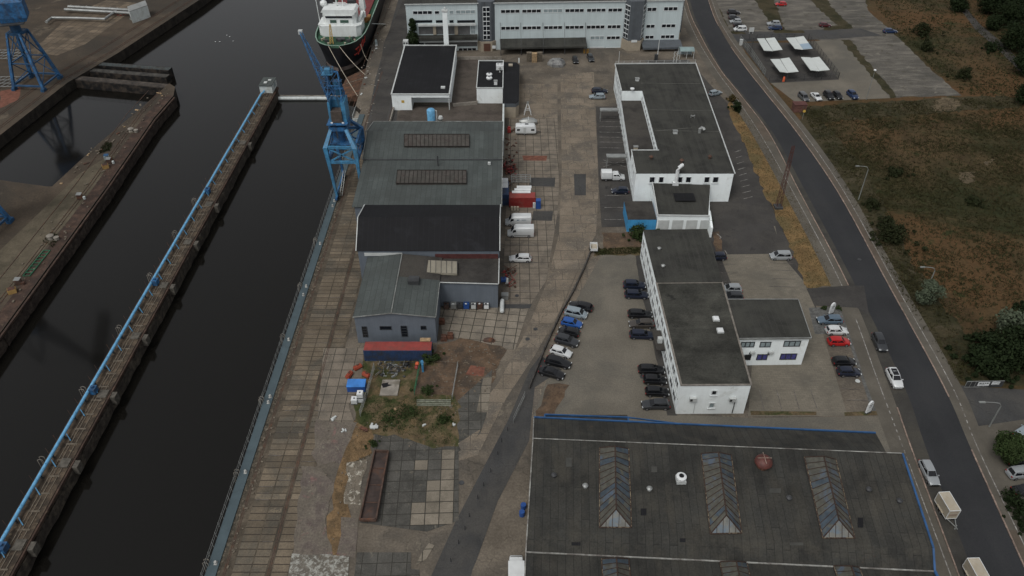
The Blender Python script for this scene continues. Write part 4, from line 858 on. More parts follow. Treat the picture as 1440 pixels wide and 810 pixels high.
# K lower annex and blue shed
hK=4.3
K=thing('low_white_annex','low white annex with tilted dark roof in front of the white block','annex',(32,137.5,0))
kp=[tuple(G(925,303,hK)[:2]),tuple(G(992,305,hK)[:2]),tuple(G(1003,304,hK)[:2]),(47.5-1.8,155.1),(34.3,155.1)]
ka=G(925,303,hK); kb=G(998,306,hK*.93); kc=(45.6,155.15); kd=(ka.x+.4,155.15)
kpoly=[(ka.x,ka.y),(kb.x,ka.y),kc,kd]
child(MB().prism(kpoly,0,[hK,hK-.5,hK+.2,hK+1.2][:4]) if False else MB().prism(kpoly,0,hK-.05),'wall',M_white,K)
ro=child(MB().prism([(ka.x+.2,ka.y+.25),(kb.x-.2,ka.y+.25),kc,kd],hK-.045,[hK+.1,hK-.02,hK+.4,hK+.9]),'roof',M_rooffelt,K)
sub(MB().box((G(962,275,hK+.7).x,G(962,275,hK+.7).y-.5,hK+.62),(4.6,3.2,.06)),'roof_patch',M_roofblack,ro)
mb=MB(); mb.bar((ka.x,ka.y-.05,hK+.1),(kb.x,ka.y-.05,hK-.1),.2,.3); mb.bar((ka.x-.02,ka.y,hK+.2),(kd[0]-.02,155.1,hK+1.1),.2,.3); child(mb,'roof_edge',M_trim,K)
mb=MB(); [mb.box((ka.x+1.5+k*3.1,ka.y-.06,1.8),(2.4,.08,2.6)) for k in range(4)]; child(mb,'wall_panel',M_trim,K)
mb=MB(); mb.prism([(kb.x+.1,ka.y-2.2),(kb.x+.6,ka.y-2.2),(kb.x+.9,ka.y+3),(kb.x+.4,ka.y+3)],0,[2.6,2.6,3.6,3.6]); child(mb,'buttress',M_white,K)
hb=3.2; a=G(883,309,hb); b=G(919,309,hb); c=G(878,283,hb)
Bl=thing('blue_shed','small blue shed with flat brown roof beside the white block','shed',(a.x,a.y,0))
bp_=[(a.x,a.y),(ka.x-.1,a.y),(ka.x+.1,154.9),(a.x-.3,154.9)]
bp_=[(a.x,a.y),(ka.x-.1,a.y),(ka.x-.1,c.y),(a.x,c.y)]
flat_building(Bl,bp_,hb,mat('bright_blue_wall',(.05,.27,.52),.6,var=.1,grid=dict(w=1,h=50,size=.02,var=.05,col=(.03,.18,.38))),M_roofplain,None)
# ---------------------------------------------------------------- L long white block
hL=6.7; Lb=thing('long_white_block','long two-storey white block with mossy roof and closely set west windows','building',(27.4,89.3,0))
lp=[(27.45,89.3),(38.95,89.4),(40.9,133.9),(27.0,133.6)]
lp=[(27.55,89.3),(38.95,89.4),(40.4,133.9),(27.2,133.6)]
child(MB().prism(lp,0,hL),'wall',M_white,Lb)
l1=[lp[0],lp[1],(39.85,116.2),(27.38,116.0)]; l2=[(27.38,116.02),(39.85,116.22),lp[2],lp[3]]
r1=child(MB().prism(l1,hL+.004,hL+.2),'roof',M_roofmoss,Lb); r2=child(MB().prism(l2,hL+.004,hL+.35),'roof',M_rooffelt,Lb)
sub(parapet(MB(),l1,hL+.19,.3,.1),'roof_edge',M_kerbgrey,r1)
fw=Fac(lp[3],lp[0]); Lw=(fw.B-fw.A).length
for z0,z1 in ((.9,2.6),(4.1,5.8)):
    n=14
    for k in range(n):
        u=1.0+k*(Lw-1.6)/n; fw.window(Lb,u,u+2.2,z0,z1,n=2,ft=.13,sill=False)
mb=MB(); fw.panel(mb,.2,Lw-.2,3.2,3.5,.01,.12); child(mb,'string_course',M_trim,Lb)
u=fw.uz(930,498)[0]; mb=MB(); fw.panel(mb,u-2.6,u+2.6,2.75,3.05,.13,1.7); pc=child(mb,'porch_roof',M_roofplain,Lb); sub(MB().box((26.6,fw.P(u,0).y-.6,3.6),(.8,.8,1)),'porch_unit',M_trim,pc)
fs=Fac(lp[0],lp[1])
fs.pxwindow(Lb,1000,1008.5,548.5,555.5,sill=True,ft=.16); fs.pxwindow(Lb,996.5,1005,566,573.5,sill=True,ft=.16,pm=M_blind)
for i,(x,y) in enumerate(((974,559.5),(1029.5,560))):
    h_=fs.hit(x,y); t=thing('air_conditioner',['white wall air conditioner on the west half of the end wall','white wall air conditioner with dark drainpipe on the east half of the end wall'][i],'air conditioner',(h_.x,h_.y,h_.z),'air conditioners on the end wall')
    child(MB().box((h_.x,h_.y-.3,h_.z),(1.1,.5,.75)),'housing',M_trim,t); child(MB().lathe((h_.x-.25,h_.y-.3,h_.z),[(.2,-.02),(.2,.02)],n=8).box((h_.x-.3,h_.y-.56,h_.z),(.4,.03,.5)),'fan_grille',M_dsteel,t)
    child(MB().bar((h_.x+.6,h_.y-.06,h_.z),(h_.x+.6,h_.y-.06,.2),.07 if i==0 else .12),'pipe',M_trim if i==0 else M_dsteel,t)
for i,(px,py) in enumerate(((1007,447.5),(1013,464))):
    p=G(px,py,hL+.5); t=thing('roof_light',['white domed roof light, northern one of the pair on the mossy roof','white domed roof light, southern one of the pair on the mossy roof'][i],'roof light',(p.x,p.y,hL+.2),'roof lights on the mossy roof')
    child(MB().box((p.x,p.y,hL+.35),(1.15,1.15,.3)),'kerb_frame',M_trim,t); child(MB().loft([[(p.x+dx*s,p.y+dy*s,hL+z) for dx,dy in ((-.5,-.5),(.5,-.5),(.5,.5),(-.5,.5))] for s,z in ((1,.5),(.85,.68),(.4,.75))]),'dome',M_plastic,t)
for i,(px,py) in enumerate(((927,349.5),(932.5,374))):
    p=G(px,py,hL+.5); t=thing('roof_ventilator',['small round grey ventilator near the north end of the long roof','small round grey ventilator further down the long roof'][i],'roof vent',(p.x,p.y,hL+.35)); child(MB().lathe((p.x,p.y,hL+.35),[(.3,0),(.3,.3),(.42,.32),(.2,.5)],n=12),'cowl',M_steel,t,40)
# M annex
hM=6.5; Ma=thing('white_office_annex','two-storey white annex with dark flat roof and dark framed windows','building',(39,101,0))
mp=[(39.05,100.9),(52.05,101.1),(52.7,111.2),(39.6,111.2)]
child(MB().prism(mp,0,hM),'wall',M_white,Ma); ro=child(MB().prism([(39.4,100.7),(52.15,100.9),(52.8,111.3),(39.9,111.3)],hM+.004,hM+.3),'roof',M_rooffelt,Ma)
mb=MB(); mb.bar((39.4,100.62,hM+.2),(52.2,100.82,hM+.2),.12,.35); mb.bar((52.2,100.8,hM+.3),(52.9,111.3,hM+.3),.12,.12); mb.bar((39.8,111.35,hM+.3),(52.8,111.35,hM+.3),.14,.14); sub(mb,'roof_edge',M_steel,ro)
fs=Fac(mp[0],mp[1])
fs.pxwindow(Ma,1041.5,1061,480.5,488,n=3,fm=M_dframe,pm=M_blind,ft=.14); fs.pxwindow(Ma,1068.5,1084,480.5,488,n=2,fm=M_dframe,pm=M_blind,ft=.14); fs.pxwindow(Ma,1102,1125.5,479,487,n=3,fm=M_dframe,pm=M_blind,ft=.14)
fs.pxwindow(Ma,1046,1056,498.5,506,n=1,fm=M_dframe,ft=.14); fs.pxwindow(Ma,1064,1079,498,506,n=2,fm=M_dframe,pm=M_violet,ft=.14); fs.pxwindow(Ma,1097,1120,497,505.5,n=3,fm=M_dframe,pm=M_violet,ft=.14)
for i,(x,y) in enumerate(((1058,494.5),(1084,494.5))):
    h_=fs.hit(x,y); t=thing('air_conditioner',['white wall unit beside the main block on the annex front','wall unit with dark bracket between the annex windows'][i],'air conditioner',(h_.x,h_.y,h_.z),'wall units on the annex'); child(MB().box((h_.x,h_.y-.25,h_.z),(.8,.4,.5)),'housing',M_trim,t); child(MB().box((h_.x-.4,h_.y-.25,h_.z-.3),(.25,.4,.3)),'bracket',M_dsteel,t)
# ---------------------------------------------------------------- N large warehouse
N=thing('large_warehouse','huge warehouse with strip-felt roof, blue gutters and hipped glass skylights','warehouse',(2,60,0))
def NP(z,*pts): return [G(x,y,z) for x,y in pts]
rw=G(750,617,10.6); re_=G(1268,638,10.6); r2_=G(1246,636,10.6)
nw=G(751,588,8.0); ne=G(1232,610,8.0)
bw=G(742,745,8.7); be=G(1311,770,8.7)
vw=G(740,777,7.1); ve=G(1313,804,7.1)
sw=Vector((vw.x-1.2,vw.y-24,9.5)); se=Vector((ve.x-1.2,ve.y-24,9.5))
s2w=sw+Vector((-.8,-16,-2)); s2e=se+Vector((-.8,-16,-2))
dn=Vector((0,0,.25))
loops=[(nw,ne),(rw,r2_),(rw,re_),(bw,be),(vw,ve),(sw,se),(s2w,s2e)]
mb=MB()
west=[nw,rw,bw,vw,sw,s2w]; east=[ne,r2_,re_,be,ve,se,s2e]
# walls built as strips from the ground to just under the roof line
def wallstrip(pts,t=.3):
    for a,b in zip(pts[:-1],pts[1:]):
        d=(b-a); d.z=0; 
        if d.length<.01: continue
        n=Vector((-d.y,d.x,0)).normalized()*t
        mb.add([(a.x,a.y,0),(b.x,b.y,0),(b.x,b.y,b.z-.22),(a.x,a.y,a.z-.22),(a.x+n.x,a.y+n.y,0),(b.x+n.x,b.y+n.y,0),(b.x+n.x,b.y+n.y,b.z-.22),(a.x+n.x,a.y+n.y,a.z-.22)],[(3,2,1,0),(4,5,6,7),(0,1,5,4),(1,2,6,5),(2,3,7,6),(3,0,4,7)])
inn=lambda p,dx,dy:Vector((p.x+dx,p.y+dy,p.z))
wallstrip([inn(p,.3,0) for p in west]); wallstrip([inn(p,-.6,0) for p in east]); wallstrip([inn(nw,.3,-.3),inn(ne,-.6,-.3)]); wallstrip([inn(s2w,.3,.3),inn(s2e,-.6,.3)])
child(mb,'wall',mat('grey_render',(.16,.155,.14),.85,var=.15),N)
roofs=[]
for quad in ((rw,r2_,ne,nw),(bw,be,re_,rw),(vw,ve,be,bw),(sw,se,ve,vw),(s2w,s2e,se,sw)):
    q=list(quad); roofs.append(child(MB().slab(q,.2),'roof',M_roofbig,N))
mb=MB(); mb.bar(rw+dn*.4,re_+dn*.4,.11,.08); mb.bar(vw+dn*.4,ve+dn*.4,.17,.14); mb.bar(inn(nw,-.05,0)+dn*.3,inn(rw,-.05,0)+dn*.3,.16,.16); mb.bar(inn(rw,-.05,0)+dn*.3,inn(bw,-.05,0)+dn*.3,.16,.16); mb.bar(inn(bw,-.05,0)+dn*.3,inn(vw,-.05,0)+dn*.3,.16,.16); mb.bar(inn(vw,-.05,0)+dn*.3,inn(sw,-.05,0)+dn*.3,.16,.16)
child(mb,'roof_trim',mat('weathered_flashing',(.27,.27,.25),.8,var=.3,vs=1,dirt=(.12,.11,.10),dirt_amt=.4,ds=.6),N)
mb=MB(); mb.bar(nw+Vector((0,.2,0)),ne+Vector((0,.2,0)),.24,.2); mb.bar(inn(re_,.12,0),inn(be,.12,0),.26,.26); mb.bar(inn(be,.12,0),inn(ve,.12,0),.26,.26); mb.bar(inn(ve,.15,0),inn(se,.15,0),.35,.35); child(mb,'blue_gutter',M_blueedge,N)
a=G(766,583,7.3); b=G(883,587,7.3); mb=MB(); mb.bar(a,b,.2,.25); mb.bar(a,Vector((a.x,nw.y-.1,7.3)),.2,.25); mb.bar(b,Vector((b.x,nw.y-1,7.3)),.2,.25); mb.box(((a.x+b.x)/2,(a.y+nw.y)/2+.2,7.1),(b.x-a.x,a.y-nw.y-.2,.06),m=1); mb.bar(b,G(956,596,7.5),.15,.2)
child(mb,'gutter_frame',[M_blueedge,M_roofplain],N)
def Nplane(p):   # height of the warehouse roof at world xy
    rx=R(2.8); yy=lambda a,b:a.y+(b.y-a.y)*(p.x-a.x)/(b.x-a.x)
    levels=[(yy(sw,se),9.5),(yy(vw,ve),7.1),(yy(bw,be),8.7),(yy(rw,re_),10.6),(yy(nw,ne),8.0)]
    for (ya_,za),(yb2,zb) in zip(levels[:-1],levels[1:]):
        if ya_<=p.y<=yb2: return za+(zb-za)*(p.y-ya_)/(yb2-ya_)
    return 8.0
def onN(px,py):
    z=9
    for _ in range(15): z=Nplane(G(px,py,z))
    return G(px,py,z)
M_glA=mat('grimy_glass_panes',(.060,.058,.046),.6,var=.3,vs=1.5,dirt=(.06,.085,.12),dirt_amt=.25,ds=.5)
M_glB=mat('bluish_glass_panes',(.034,.050,.066),.6,var=.3,vs=1.0,dirt=(.09,.085,.06),dirt_amt=.3,ds=.8)
M_glC=mat('pale_glass_panes',(.14,.14,.125),.6,var=.3,vs=.6,dirt=(.10,.135,.17),dirt_amt=.35,ds=.7)
def ridge_light(par,fl,fr,br,bl,h,n,label=None):
    # fl.. base corners on the roof; a ridge of glass with hipped ends
    fl,fr,br,bl=[p+Vector((0,0,.02)) for p in (fl,fr,br,bl)]
    ax=((bl+br)/2-(fl+fr)/2); L_=ax.length; ax.normalize()
    hf=(fl+fr)/2+ax*1.7+Vector((0,0,h)); hb=(bl+br)/2-ax*.8+Vector((0,0,h))
    base=MB(); base.add([tuple(p) for p in (fl,fr,br,bl,hf,hb)],[(0,1,4)],2)
    rnd=random.Random(int(fl.x*10))
    for k in range(n):
        t0,t1=k/n,(k+1)/n; gap=.0
        for A0,A1 in ((fl,bl),(fr,br)):
            p0=A0.lerp(A1,t0); p1=A0.lerp(A1,t1); q0=hf.lerp(hb,t0); q1=hf.lerp(hb,t1)
            f=(0,3,2,1) if A0 is fl else (0,1,2,3)
            base.add([tuple(p0),tuple(p1),tuple(q1),tuple(q0)],[f],rnd.choice((0,0,0,1)))
    base.add([tuple(p) for p in (br,bl,hb)],[(0,1,2)],0)
    o=child(base,'skylight',[M_glA,M_glB,M_glC],par,label=label); mb=MB(); u=Vector((0,0,.03))
    mb.bar(hf+u,hb+u,.16,.14); mb.bar(fl+u,hf+u,.13); mb.bar(fr+u,hf+u,.13); mb.bar(br+u,hb+u,.12); mb.bar(bl+u,hb+u,.12)
    for k in range(n+1):
        mb.bar(fl.lerp(bl,k/n)+u,hf.lerp(hb,k/n)+u,.07); mb.bar(fr.lerp(br,k/n)+u,hf.lerp(hb,k/n)+u,.07)
    for k in range(1,5): mb.bar(fl.lerp(fr,k/5)+u,(hf.lerp(fl,abs(k/5-.5)*2) if k<2.5 else hf.lerp(fr,abs(k/5-.5)*2))+u,.06)
    for a_,b_ in ((fl,bl),(fr,br),(fl,fr)): mb.bar(a_+u,b_+u,.16,.12)
    sub(mb,'glazing_bars',mat('dark_rusty_bars',(.045,.03,.024),.9,var=.3,vs=2) if 'dark_rusty_bars' not in MATS else MATS['dark_rusty_bars'],o)
    kb=MB(); 
    for a_,b_ in ((fl,bl),(fr,br),(fl,fr)): kb.bar(a_+u*2,b_+u*2,.09,.09)
    sub(kb,'flashing',mat('pale_flashing',(.19,.16,.11),.85,var=.3,vs=2,spots=[((.05,.035,.028),.45,.5,2.2)]) if 'pale_flashing' not in MATS else MATS['pale_flashing'],o)
    return o
for q in (((843,742),(888,742),(884,631),(843,630)),((999,751),(1043,750),(1028,640),(986,638)),((1157,757),(1202,757),(1175,646),(1131,643))):
    ridge_light(N,*[onN(*p) for p in q],1.5,12)
for q in (((846,786),(884,786)),((1012,790),(1050,791)),((1172,796),(1208,798))):
    a,b=onN(*q[0]),onN(*q[1]); d=Vector((-.05,-1,0)); fa=a+d*11; fb=b+d*11; fa.z=Nplane(fa); fb.z=Nplane(fb); ridge_light(N,fa,fb,b,a,1.35,12)
for px,py,kd,lb in ((957,676,'w','white round cowl on a square base in the middle of the warehouse roof'),(1072,655,'r','large red-brown domed ventilator on the warehouse roof'),(823,685,'g','small grey pipe vent on the west part of the warehouse roof'),(913,689,'g','small grey pipe vent beside the white cowl'),(1109,702,'g','small dark pipe vent between the two eastern skylights'),(1221,690,'g','small dark vent right of the eastern skylight'),(1264,706,'g','dark stubby vent near the east edge of the warehouse roof'),(779,670,'d','thin dark roof outlet near the west edge of the warehouse')):
    p=onN(px,py); t=thing('roof_ventilator',lb,'roof vent',tuple(p))
    if kd=='w': child(MB().box((p.x,p.y,p.z+.25),(1.3,1.3,.5)),'base_box',M_trim,t); child(MB().lathe((p.x,p.y,p.z+.5),[(.5,0),(.72,.15),(.72,.5),(.5,.62)],n=18),'cowl',M_plastic,t,40); child(MB().lathe((p.x,p.y,p.z+1.13),[(.36,0),(.36,.02)],n=14),'opening',M_black,t)
    elif kd=='r':
        child(MB().lathe((p.x,p.y,p.z-.2),[(.8,0),(.8,.7)],n=16),'base_pipe',M_rust,t,40); child(MB().lathe((p.x,p.y,p.z+.5),[(.9,0),(1.25,.3),(1.15,.75),(.7,1.1),(.1,1.25)],n=16),'dome',mat('red_brown_dome',(.085,.024,.018),.6,var=.3,vs=2),t,40); mb=MB(); mb.box((p.x,p.y,p.z+1.72),(2.0,.06,.1)).box((p.x,p.y,p.z+1.72),(.06,2.0,.1)); child(mb,'strap',M_kerb,t)
    else: child(MB().lathe((p.x,p.y,p.z-.1),[(.28,0),(.28,.5),(.42,.52),(.2,.75)],n=10),'cowl',M_steel if kd=='g' and px<1000 else M_dsteel,t,40)

rnd=random.Random(41)
for k,(px,py,w_,d_) in enumerate(((800,650,1.0,3.2),(905,720,1.0,2.4),(1090,690,2.0,1.6),(1210,735,1.0,3.5),(920,660,1.0,2.0),(810,765,1.6,1.2),(1120,765,2.4,1.0),(960,760,1.0,1.4))):
    p=onN(px,py); q=[onN(px-w_*4,py+d_*2),onN(px+w_*4,py+d_*2),onN(px+w_*4,py-d_*2),onN(px-w_*4,py-d_*2)]
    child(MB().slab([v+Vector((0,0,.03)) for v in q],.05),'roof_patch',M_roofblack if k%2 else mat('grey_patch%d'%k,(.055,.055,.05),.9),N)
# ================================================================ cars
paint = {}
def pmat(name, col, rough=.35, metal=.2):
    if name not in paint: paint[name] = mat('car_paint_'+name, col, rough, metal=metal, var=.06, coat=.5)
    return paint[name]
P_ = dict(white=(.62,.64,.64), silver=(.30,.32,.33), grey=(.085,.09,.095), darkgrey=(.035,.038,.042), black=(.009,.0095,.011), navy=(.010,.015,.032), blue=(.02,.09,.32), darkblue=(.012,.030,.085), red=(.42,.012,.012), darkred=(.075,.010,.014), steelblue=(.10,.145,.19), brown=(.06,.052,.045), silverblue=(.26,.31,.34))
M_paint0 = mat('car_body_paint', (.3,.3,.3), .35, metal=.2, var=.05, coat=.5)
M_carglass = mat('tinted_car_glass', (.008,.009,.011), .12, var=.1, spec=.5)
M_tail = mat('red_tail_lamp', (.25,.01,.01), .3); M_head = mat('clear_head_lamp', (.5,.52,.52), .2)
M_rim = mat('alloy_rim', (.25,.25,.26), .4, metal=.6)
def lerp_prof(prof, x):
    for (a, va), (b, vb) in zip(prof[:-1], prof[1:]):
        if a <= x <= b: return va+(vb-va)*(x-a)/(b-a)
    return prof[-1][1]
def make_car(kind, name):
    Ln, Wd, H = dict(hatch=(4.1,1.76,1.47), sedan=(4.65,1.8,1.43), estate=(4.75,1.82,1.48), suv=(4.55,1.86,1.68), mpv=(4.5,1.84,1.72))[kind]
    cab = dict(hatch=(-1.98,-1.55,.30,.95), sedan=(-1.65,-.95,.30,1.05), estate=(-2.2,-1.85,.30,1.05), suv=(-2.05,-1.75,.30,.98), mpv=(-2.1,-1.8,.75,1.45))[kind]  # rear base, rear roof, front roof, front base
    belt = dict(hatch=.93, sedan=.90, estate=.92, suv=1.05, mpv=1.02)[kind]
    t = thing(name, None, None, local=True)
    hL = Ln/2; body = MB(); rings = []
    top = [(-hL, belt-.22), (-hL+.12, belt-.05), (-hL+.35, belt), (cab[3], belt), (cab[3]+.15, belt-.02), (hL-.5, belt-.16), (hL-.12, belt-.26), (hL, belt-.42)]
    wid = [(-hL, .80), (-hL+.15, .93), (-hL+.6, 1.0), (hL-.8, 1.0), (hL-.25, .90), (hL, .70)]
    for x in sorted(set([-hL,-hL+.12,-hL+.35,-hL+.8,-1,0,1,cab[3],cab[3]+.15,hL-.8,hL-.5,hL-.12,hL])):
        zt = lerp_prof(top, x); w = Wd/2*lerp_prof(wid, x); zb = .22 if abs(x) < hL-.2 else .34
        half = [(w*.86, zb), (w*.98, zb+.1), (w, zb+.28), (w*.985, zt-.16), (w*.93, zt-.03), (w*.80, zt+.012)]
        rings.append([(x, y, z) for y, z in half]+[(x, 0, zt+.03)]+[(x, -y, z) for y, z in half[::-1]]+[(x,0,zb)])
    body.loft(rings)
    # cabin: body-coloured roof and pillars as a loft
    wb, wt = Wd/2*.84, Wd/2*.66; rz = H
    sec = [(cab[0],belt-.02,wb*.97,None),(cab[1],rz-.07,wt,None),(cab[1]+.3,rz-.01,wt*1.03,None),((cab[1]+cab[2])/2,rz,wt*1.05,None),(cab[2]-.15,rz-.03,wt*1.02,None),(cab[2],rz-.06,wt,None),(cab[3],belt-.02,wb*.95,None)]
    rings = []
    for x, z, w, _ in sec:
        b_ = belt-.03; lowx = x
        rings.append([(x, wb if z > belt else w, b_-.02), (x, w, z), (x, w*.5, z+.03*(z>belt)), (x, -w*.5, z+.03*(z>belt)), (x, -w, z), (x, -(wb if z > belt else w), b_-.02)])
    body.loft(rings)
    for sy in (1,-1):
        body.box((cab[3]-.2, sy*(Wd/2+.07), belt+.03), (.14,.2,.13))      # door mirrors
    body.box((0,0,.26),(Ln-.5,Wd-.3,.2))
    child(body, 'body', M_paint0, t, 40)
    def panel(pts, nm, m, thick=.02):
        mb = MB(); mb.slab([tuple(p) for p in pts], thick); return child(mb, nm, m, t)
    o = .018
    def lp(a, b, f): return tuple(a[i]+(b[i]-a[i])*f for i in range(3))
    # windscreen
    fb = cab[3]; ft = cab[2]; a=(fb-.06,wb*.86,belt+.02); b=(ft+.02,wt*.90,rz-.07)
    nx, nz = (rz-.06-belt), (fb-ft); l = math.hypot(nx,nz); nx, nz = nx/l*.03, nz/l*.03
    q = [(a[0]+nx,a[1],a[2]+nz),(a[0]+nx,-a[1],a[2]+nz),(b[0]+nx,-b[1],b[2]+nz),(b[0]+nx,b[1],b[2]+nz)]
    panel(q, 'windscreen', M_carglass)
    a=(cab[0]+.05,wb*.84,belt+.04); b=(cab[1]-.0,wt*.86,rz-.10); l = math.hypot(rz-.07-belt, cab[1]-cab[0]); nx, nz = -(rz-.07-belt)/l*.03, (cab[1]-cab[0])/l*.03
    panel([(a[0]+nx,a[1],a[2]+nz),(a[0]+nx,-a[1],a[2]+nz),(b[0]+nx,-b[1],b[2]+nz),(b[0]+nx,b[1],b[2]+nz)], 'rear_window', M_carglass)
    for sy in (1,-1):
        mb = MB(); dx = [(cab[0]+.28, cab[1]+.18, -.62, -.62), (-.52,-.52,cab[2]-.10,cab[3]-.30)]
        for x0b,x0t,x1t,x1b in dx:
            y_b, y_t = sy*(wb+.012), sy*(wt*1.03+.014)
            q = [(x0b,y_b,belt+.03),(x1b,y_b,belt+.03),(x1t,y_t,rz-.11),(x0t,y_t,rz-.11)]
            mb.slab(q, .03)
        child(mb, 'side_window', M_carglass, t)
    for sx in (-hL+.82, hL-.85):
        for sy in (1,-1):
            mb = MB(); y = sy*(Wd/2-.10); n = 14
            rg = [[(sx+r*math.cos(2*PI*k/n), y+dy*sy, .33+r*math.sin(2*PI*k/n)) for k in range(n)] for r,dy in ((.30,-.11),(.33,-.08),(.33,.10),(.29,.125))]
            mb.loft(rg if sy > 0 else rg[::-1]); w = child(mb, 'wheel', M_black, t)
            mb = MB(); rg = [[(sx+r*math.cos(2*PI*k/n), y+dy*sy, .33+r*math.sin(2*PI*k/n)) for k in range(n)] for r,dy in ((.2,.115),(.21,.135),(.08,.13))]
            mb.loft(rg if sy > 0 else rg[::-1]); sub(mb, 'rim', M_rim, w)
    for sy in (1,-1):
        child(MB().box((hL-.10, sy*Wd*.33, belt-.34),(.16,.36,.13)), 'headlight', M_head, t)
        child(MB().box((-hL+.06, sy*Wd*.37, belt-.20),(.12,.26,.20)), 'taillight', M_tail, t)
    return t
proto = {k: make_car(k, 'parked_car') for k in ('hatch','sedan','estate','suv','mpv')}
usedp = set()
def car(px, py, deg, kind, colour, label, group='', z=.75):
    p = G(px, py, z); loc = (p.x, p.y, .03 if not group.startswith('cars on') else .06)
    mm = {'car_body_paint': pmat(colour, P_[colour])}
    o = dup(proto[kind], loc, R(deg), mats=mm); 
    tag(o, label, 'car', group or None); return o
g1='cars in the oblique row along the yard wall'
car(817,430,160,'estate','black','black car at the top end of the oblique row below the wall',g1)
car(810,440,-18,'mpv','silverblue','pale silver people carrier, second in the oblique row',g1)
car(804,453.5,-17,'hatch','blue','bright blue hatchback in the oblique row along the wall',g1)
car(800,466,160,'hatch','black','small black car between the bright blue and the dark grey-blue car of the oblique row',g1)
car(797,478.5,-22,'suv','darkgrey','dark grey-blue off-roader above the white car in the oblique row',g1)
car(789,494,-24,'hatch','white','white hatchback in the lower half of the oblique row',g1)
car(785,508.5,-20,'estate','black','black estate just below the white hatchback in the oblique row',g1)
car(776,523.5,-22,'sedan','black','black saloon at the bottom end of the oblique row',g1)
g2='cars parked nose to the long white block'
for px,py,dg,k,c,l in ((892,400.5,-3,'suv','navy','dark navy car, northernmost beside the long white block'),(895,413.5,-2,'estate','navy','dark navy estate just south of the northernmost car by the long white block'),(900,441,-3,'estate','black','black car with bright roof reflection above the brownish car'),(902,454.5,180,'estate','brown','brownish grey car between a black and a navy car by the long white block'),(903,470,-3,'estate','navy','navy car just south of the brownish grey car'),(916,519,-2,'estate','black','black car, first of the southern four beside the long white block'),(921,533.5,-3,'hatch','black','black car, second of the southern four beside the long white block'),(924,550,-2,'hatch','black','black car, third of the southern four beside the long white block'),(922,568,180,'estate','darkgrey','dark grey estate, last of the southern four near the blue-edged warehouse')):
    car(px,py,dg,k,c,l,g2)
car(1008,360,180,'hatch','navy','navy car half hidden behind the east side of the long white block','cars behind the long white block')
car(1027,406,180,'suv','silver','silver-white car behind the long white block beside a dark car','cars behind the long white block')
car(1029,417,180,'suv','darkgrey','dark grey car just north of the flat annex roof','cars behind the long white block')
car(1098,359.5,180,'mpv','silver','silver people carrier standing alone beside the dry grass strip')
g3='cars in the east car park by the kerb'
for px,py,dg,k,c,l in ((1167,449,180,'estate','steelblue','steel-blue estate next to the white sign stele'),(1177,464,0,'hatch','white','white hatchback between the steel-blue estate and the red car'),(1180,479.5,0,'hatch','red','bright red small car in the east car park'),(1187,507.5,0,'hatch','black','black hatchback south of the red car'),(1194,522,0,'hatch','navy','dark navy hatchback, southernmost in the east car park row')):
    car(px,py,dg,k,c,l,g3)
g4='cars on the main road'
car(1237,481,-92,'suv','darkgrey','dark grey off-roader standing in the roadside bay',g4)
wc_=car(1258,531.5,-91,'suv','white','white car with black panoramic roof on the roadside bay',g4)
car(1307,664,-90,'estate','silver','silver estate parked on the road before the box trailer',g4)
pr_=MB(); pr_.slab([(-1.35,-.5,1.715),(.25,-.5,1.70),(.25,.5,1.70),(-1.35,.5,1.715)],.03); o_=pr_.build('roof_window',M_carglass); o_.parent=wc_
car(1006,130,28,'hatch','silverblue','silver hatchback parked beside the long dark roof and the dry bush')
car(843,127,0,'estate','navy','dark navy estate in the yard directly behind the white one')
car(840,135,180,'estate','silverblue','white-silver estate in front of the navy estate in the yard')
car(872,267.5,180,'hatch','navy','dark car south of the white pickup beside the white block')
car(809,84,-86,'hatch','black','small black car parked under the edge of the loading canopy')
car(830.5,81,-84,'estate','darkgrey','dark car parked in front of the office ground floor')
g5='cars in the north gravel lot'
for px,py,dg,k,c,l in ((1031.5,17,0,'suv','black','black off-roader, rearmost of the five by the bend'),(1032.5,24,0,'hatch','darkgrey','dark grey car, second of the five by the bend'),(1034.5,29.5,180,'hatch','silver','silver car in the middle of the five by the bend'),(1039.5,35,0,'hatch','black','black car directly behind the white one by the bend'),(1041,40.5,180,'mpv','white','white compact van-like car, foremost of the five by the bend'),(1088,33,180,'suv','silver','silver car in the gravel lot beside a dark car'),(1090,38.5,180,'estate','darkblue','dark blue car right in front of the silver car in the gravel lot'),(1098,5,180,'hatch','red','red car near the top of the gravel lot'),(1160.5,34.5,0,'hatch','darkred','dark red car in the middle of the gravel lot'),(1252,43,0,'estate','darkblue','lone dark blue car at the east edge of the gravel lot')):
    car(px,py,dg,k,c,l,g5)
g6='cars facing the field fence'
for px,py,dg,k,c,l in ((1130,136,-80,'mpv','grey','grey people carrier, westernmost of the row facing the field'),(1148,135,-80,'sedan','white','white saloon in the row facing the field'),(1165.5,134,-82,'suv','black','black car next to the white saloon in the row facing the field'),(1178,133.5,-82,'hatch','black','black car, second from the east in the row facing the field'),(1199,133,-80,'suv','darkblue','dark blue car, easternmost of the row facing the field')):
    car(px,py,dg,k,c,l,g6)
g7='cars in the south-east lot'
for px,py,dg,k,c,l in ((1440,607,30,'hatch','silverblue','silver car with blue panels at the right edge behind the round tree'),(1434,645,8,'estate','black','black car half hidden below the round tree'),(1437,664,8,'mpv','silver','silver-white people carrier at the right edge'),(1445,688,8,'sedan','black','black saloon, lowest at the right edge')):
    car(px,py,dg,k,c,l,g7)
for k in proto:
    def rm(o):
        for c in list(o.children): rm(c)
        bpy.data.objects.remove(o)
    rm(proto[k])
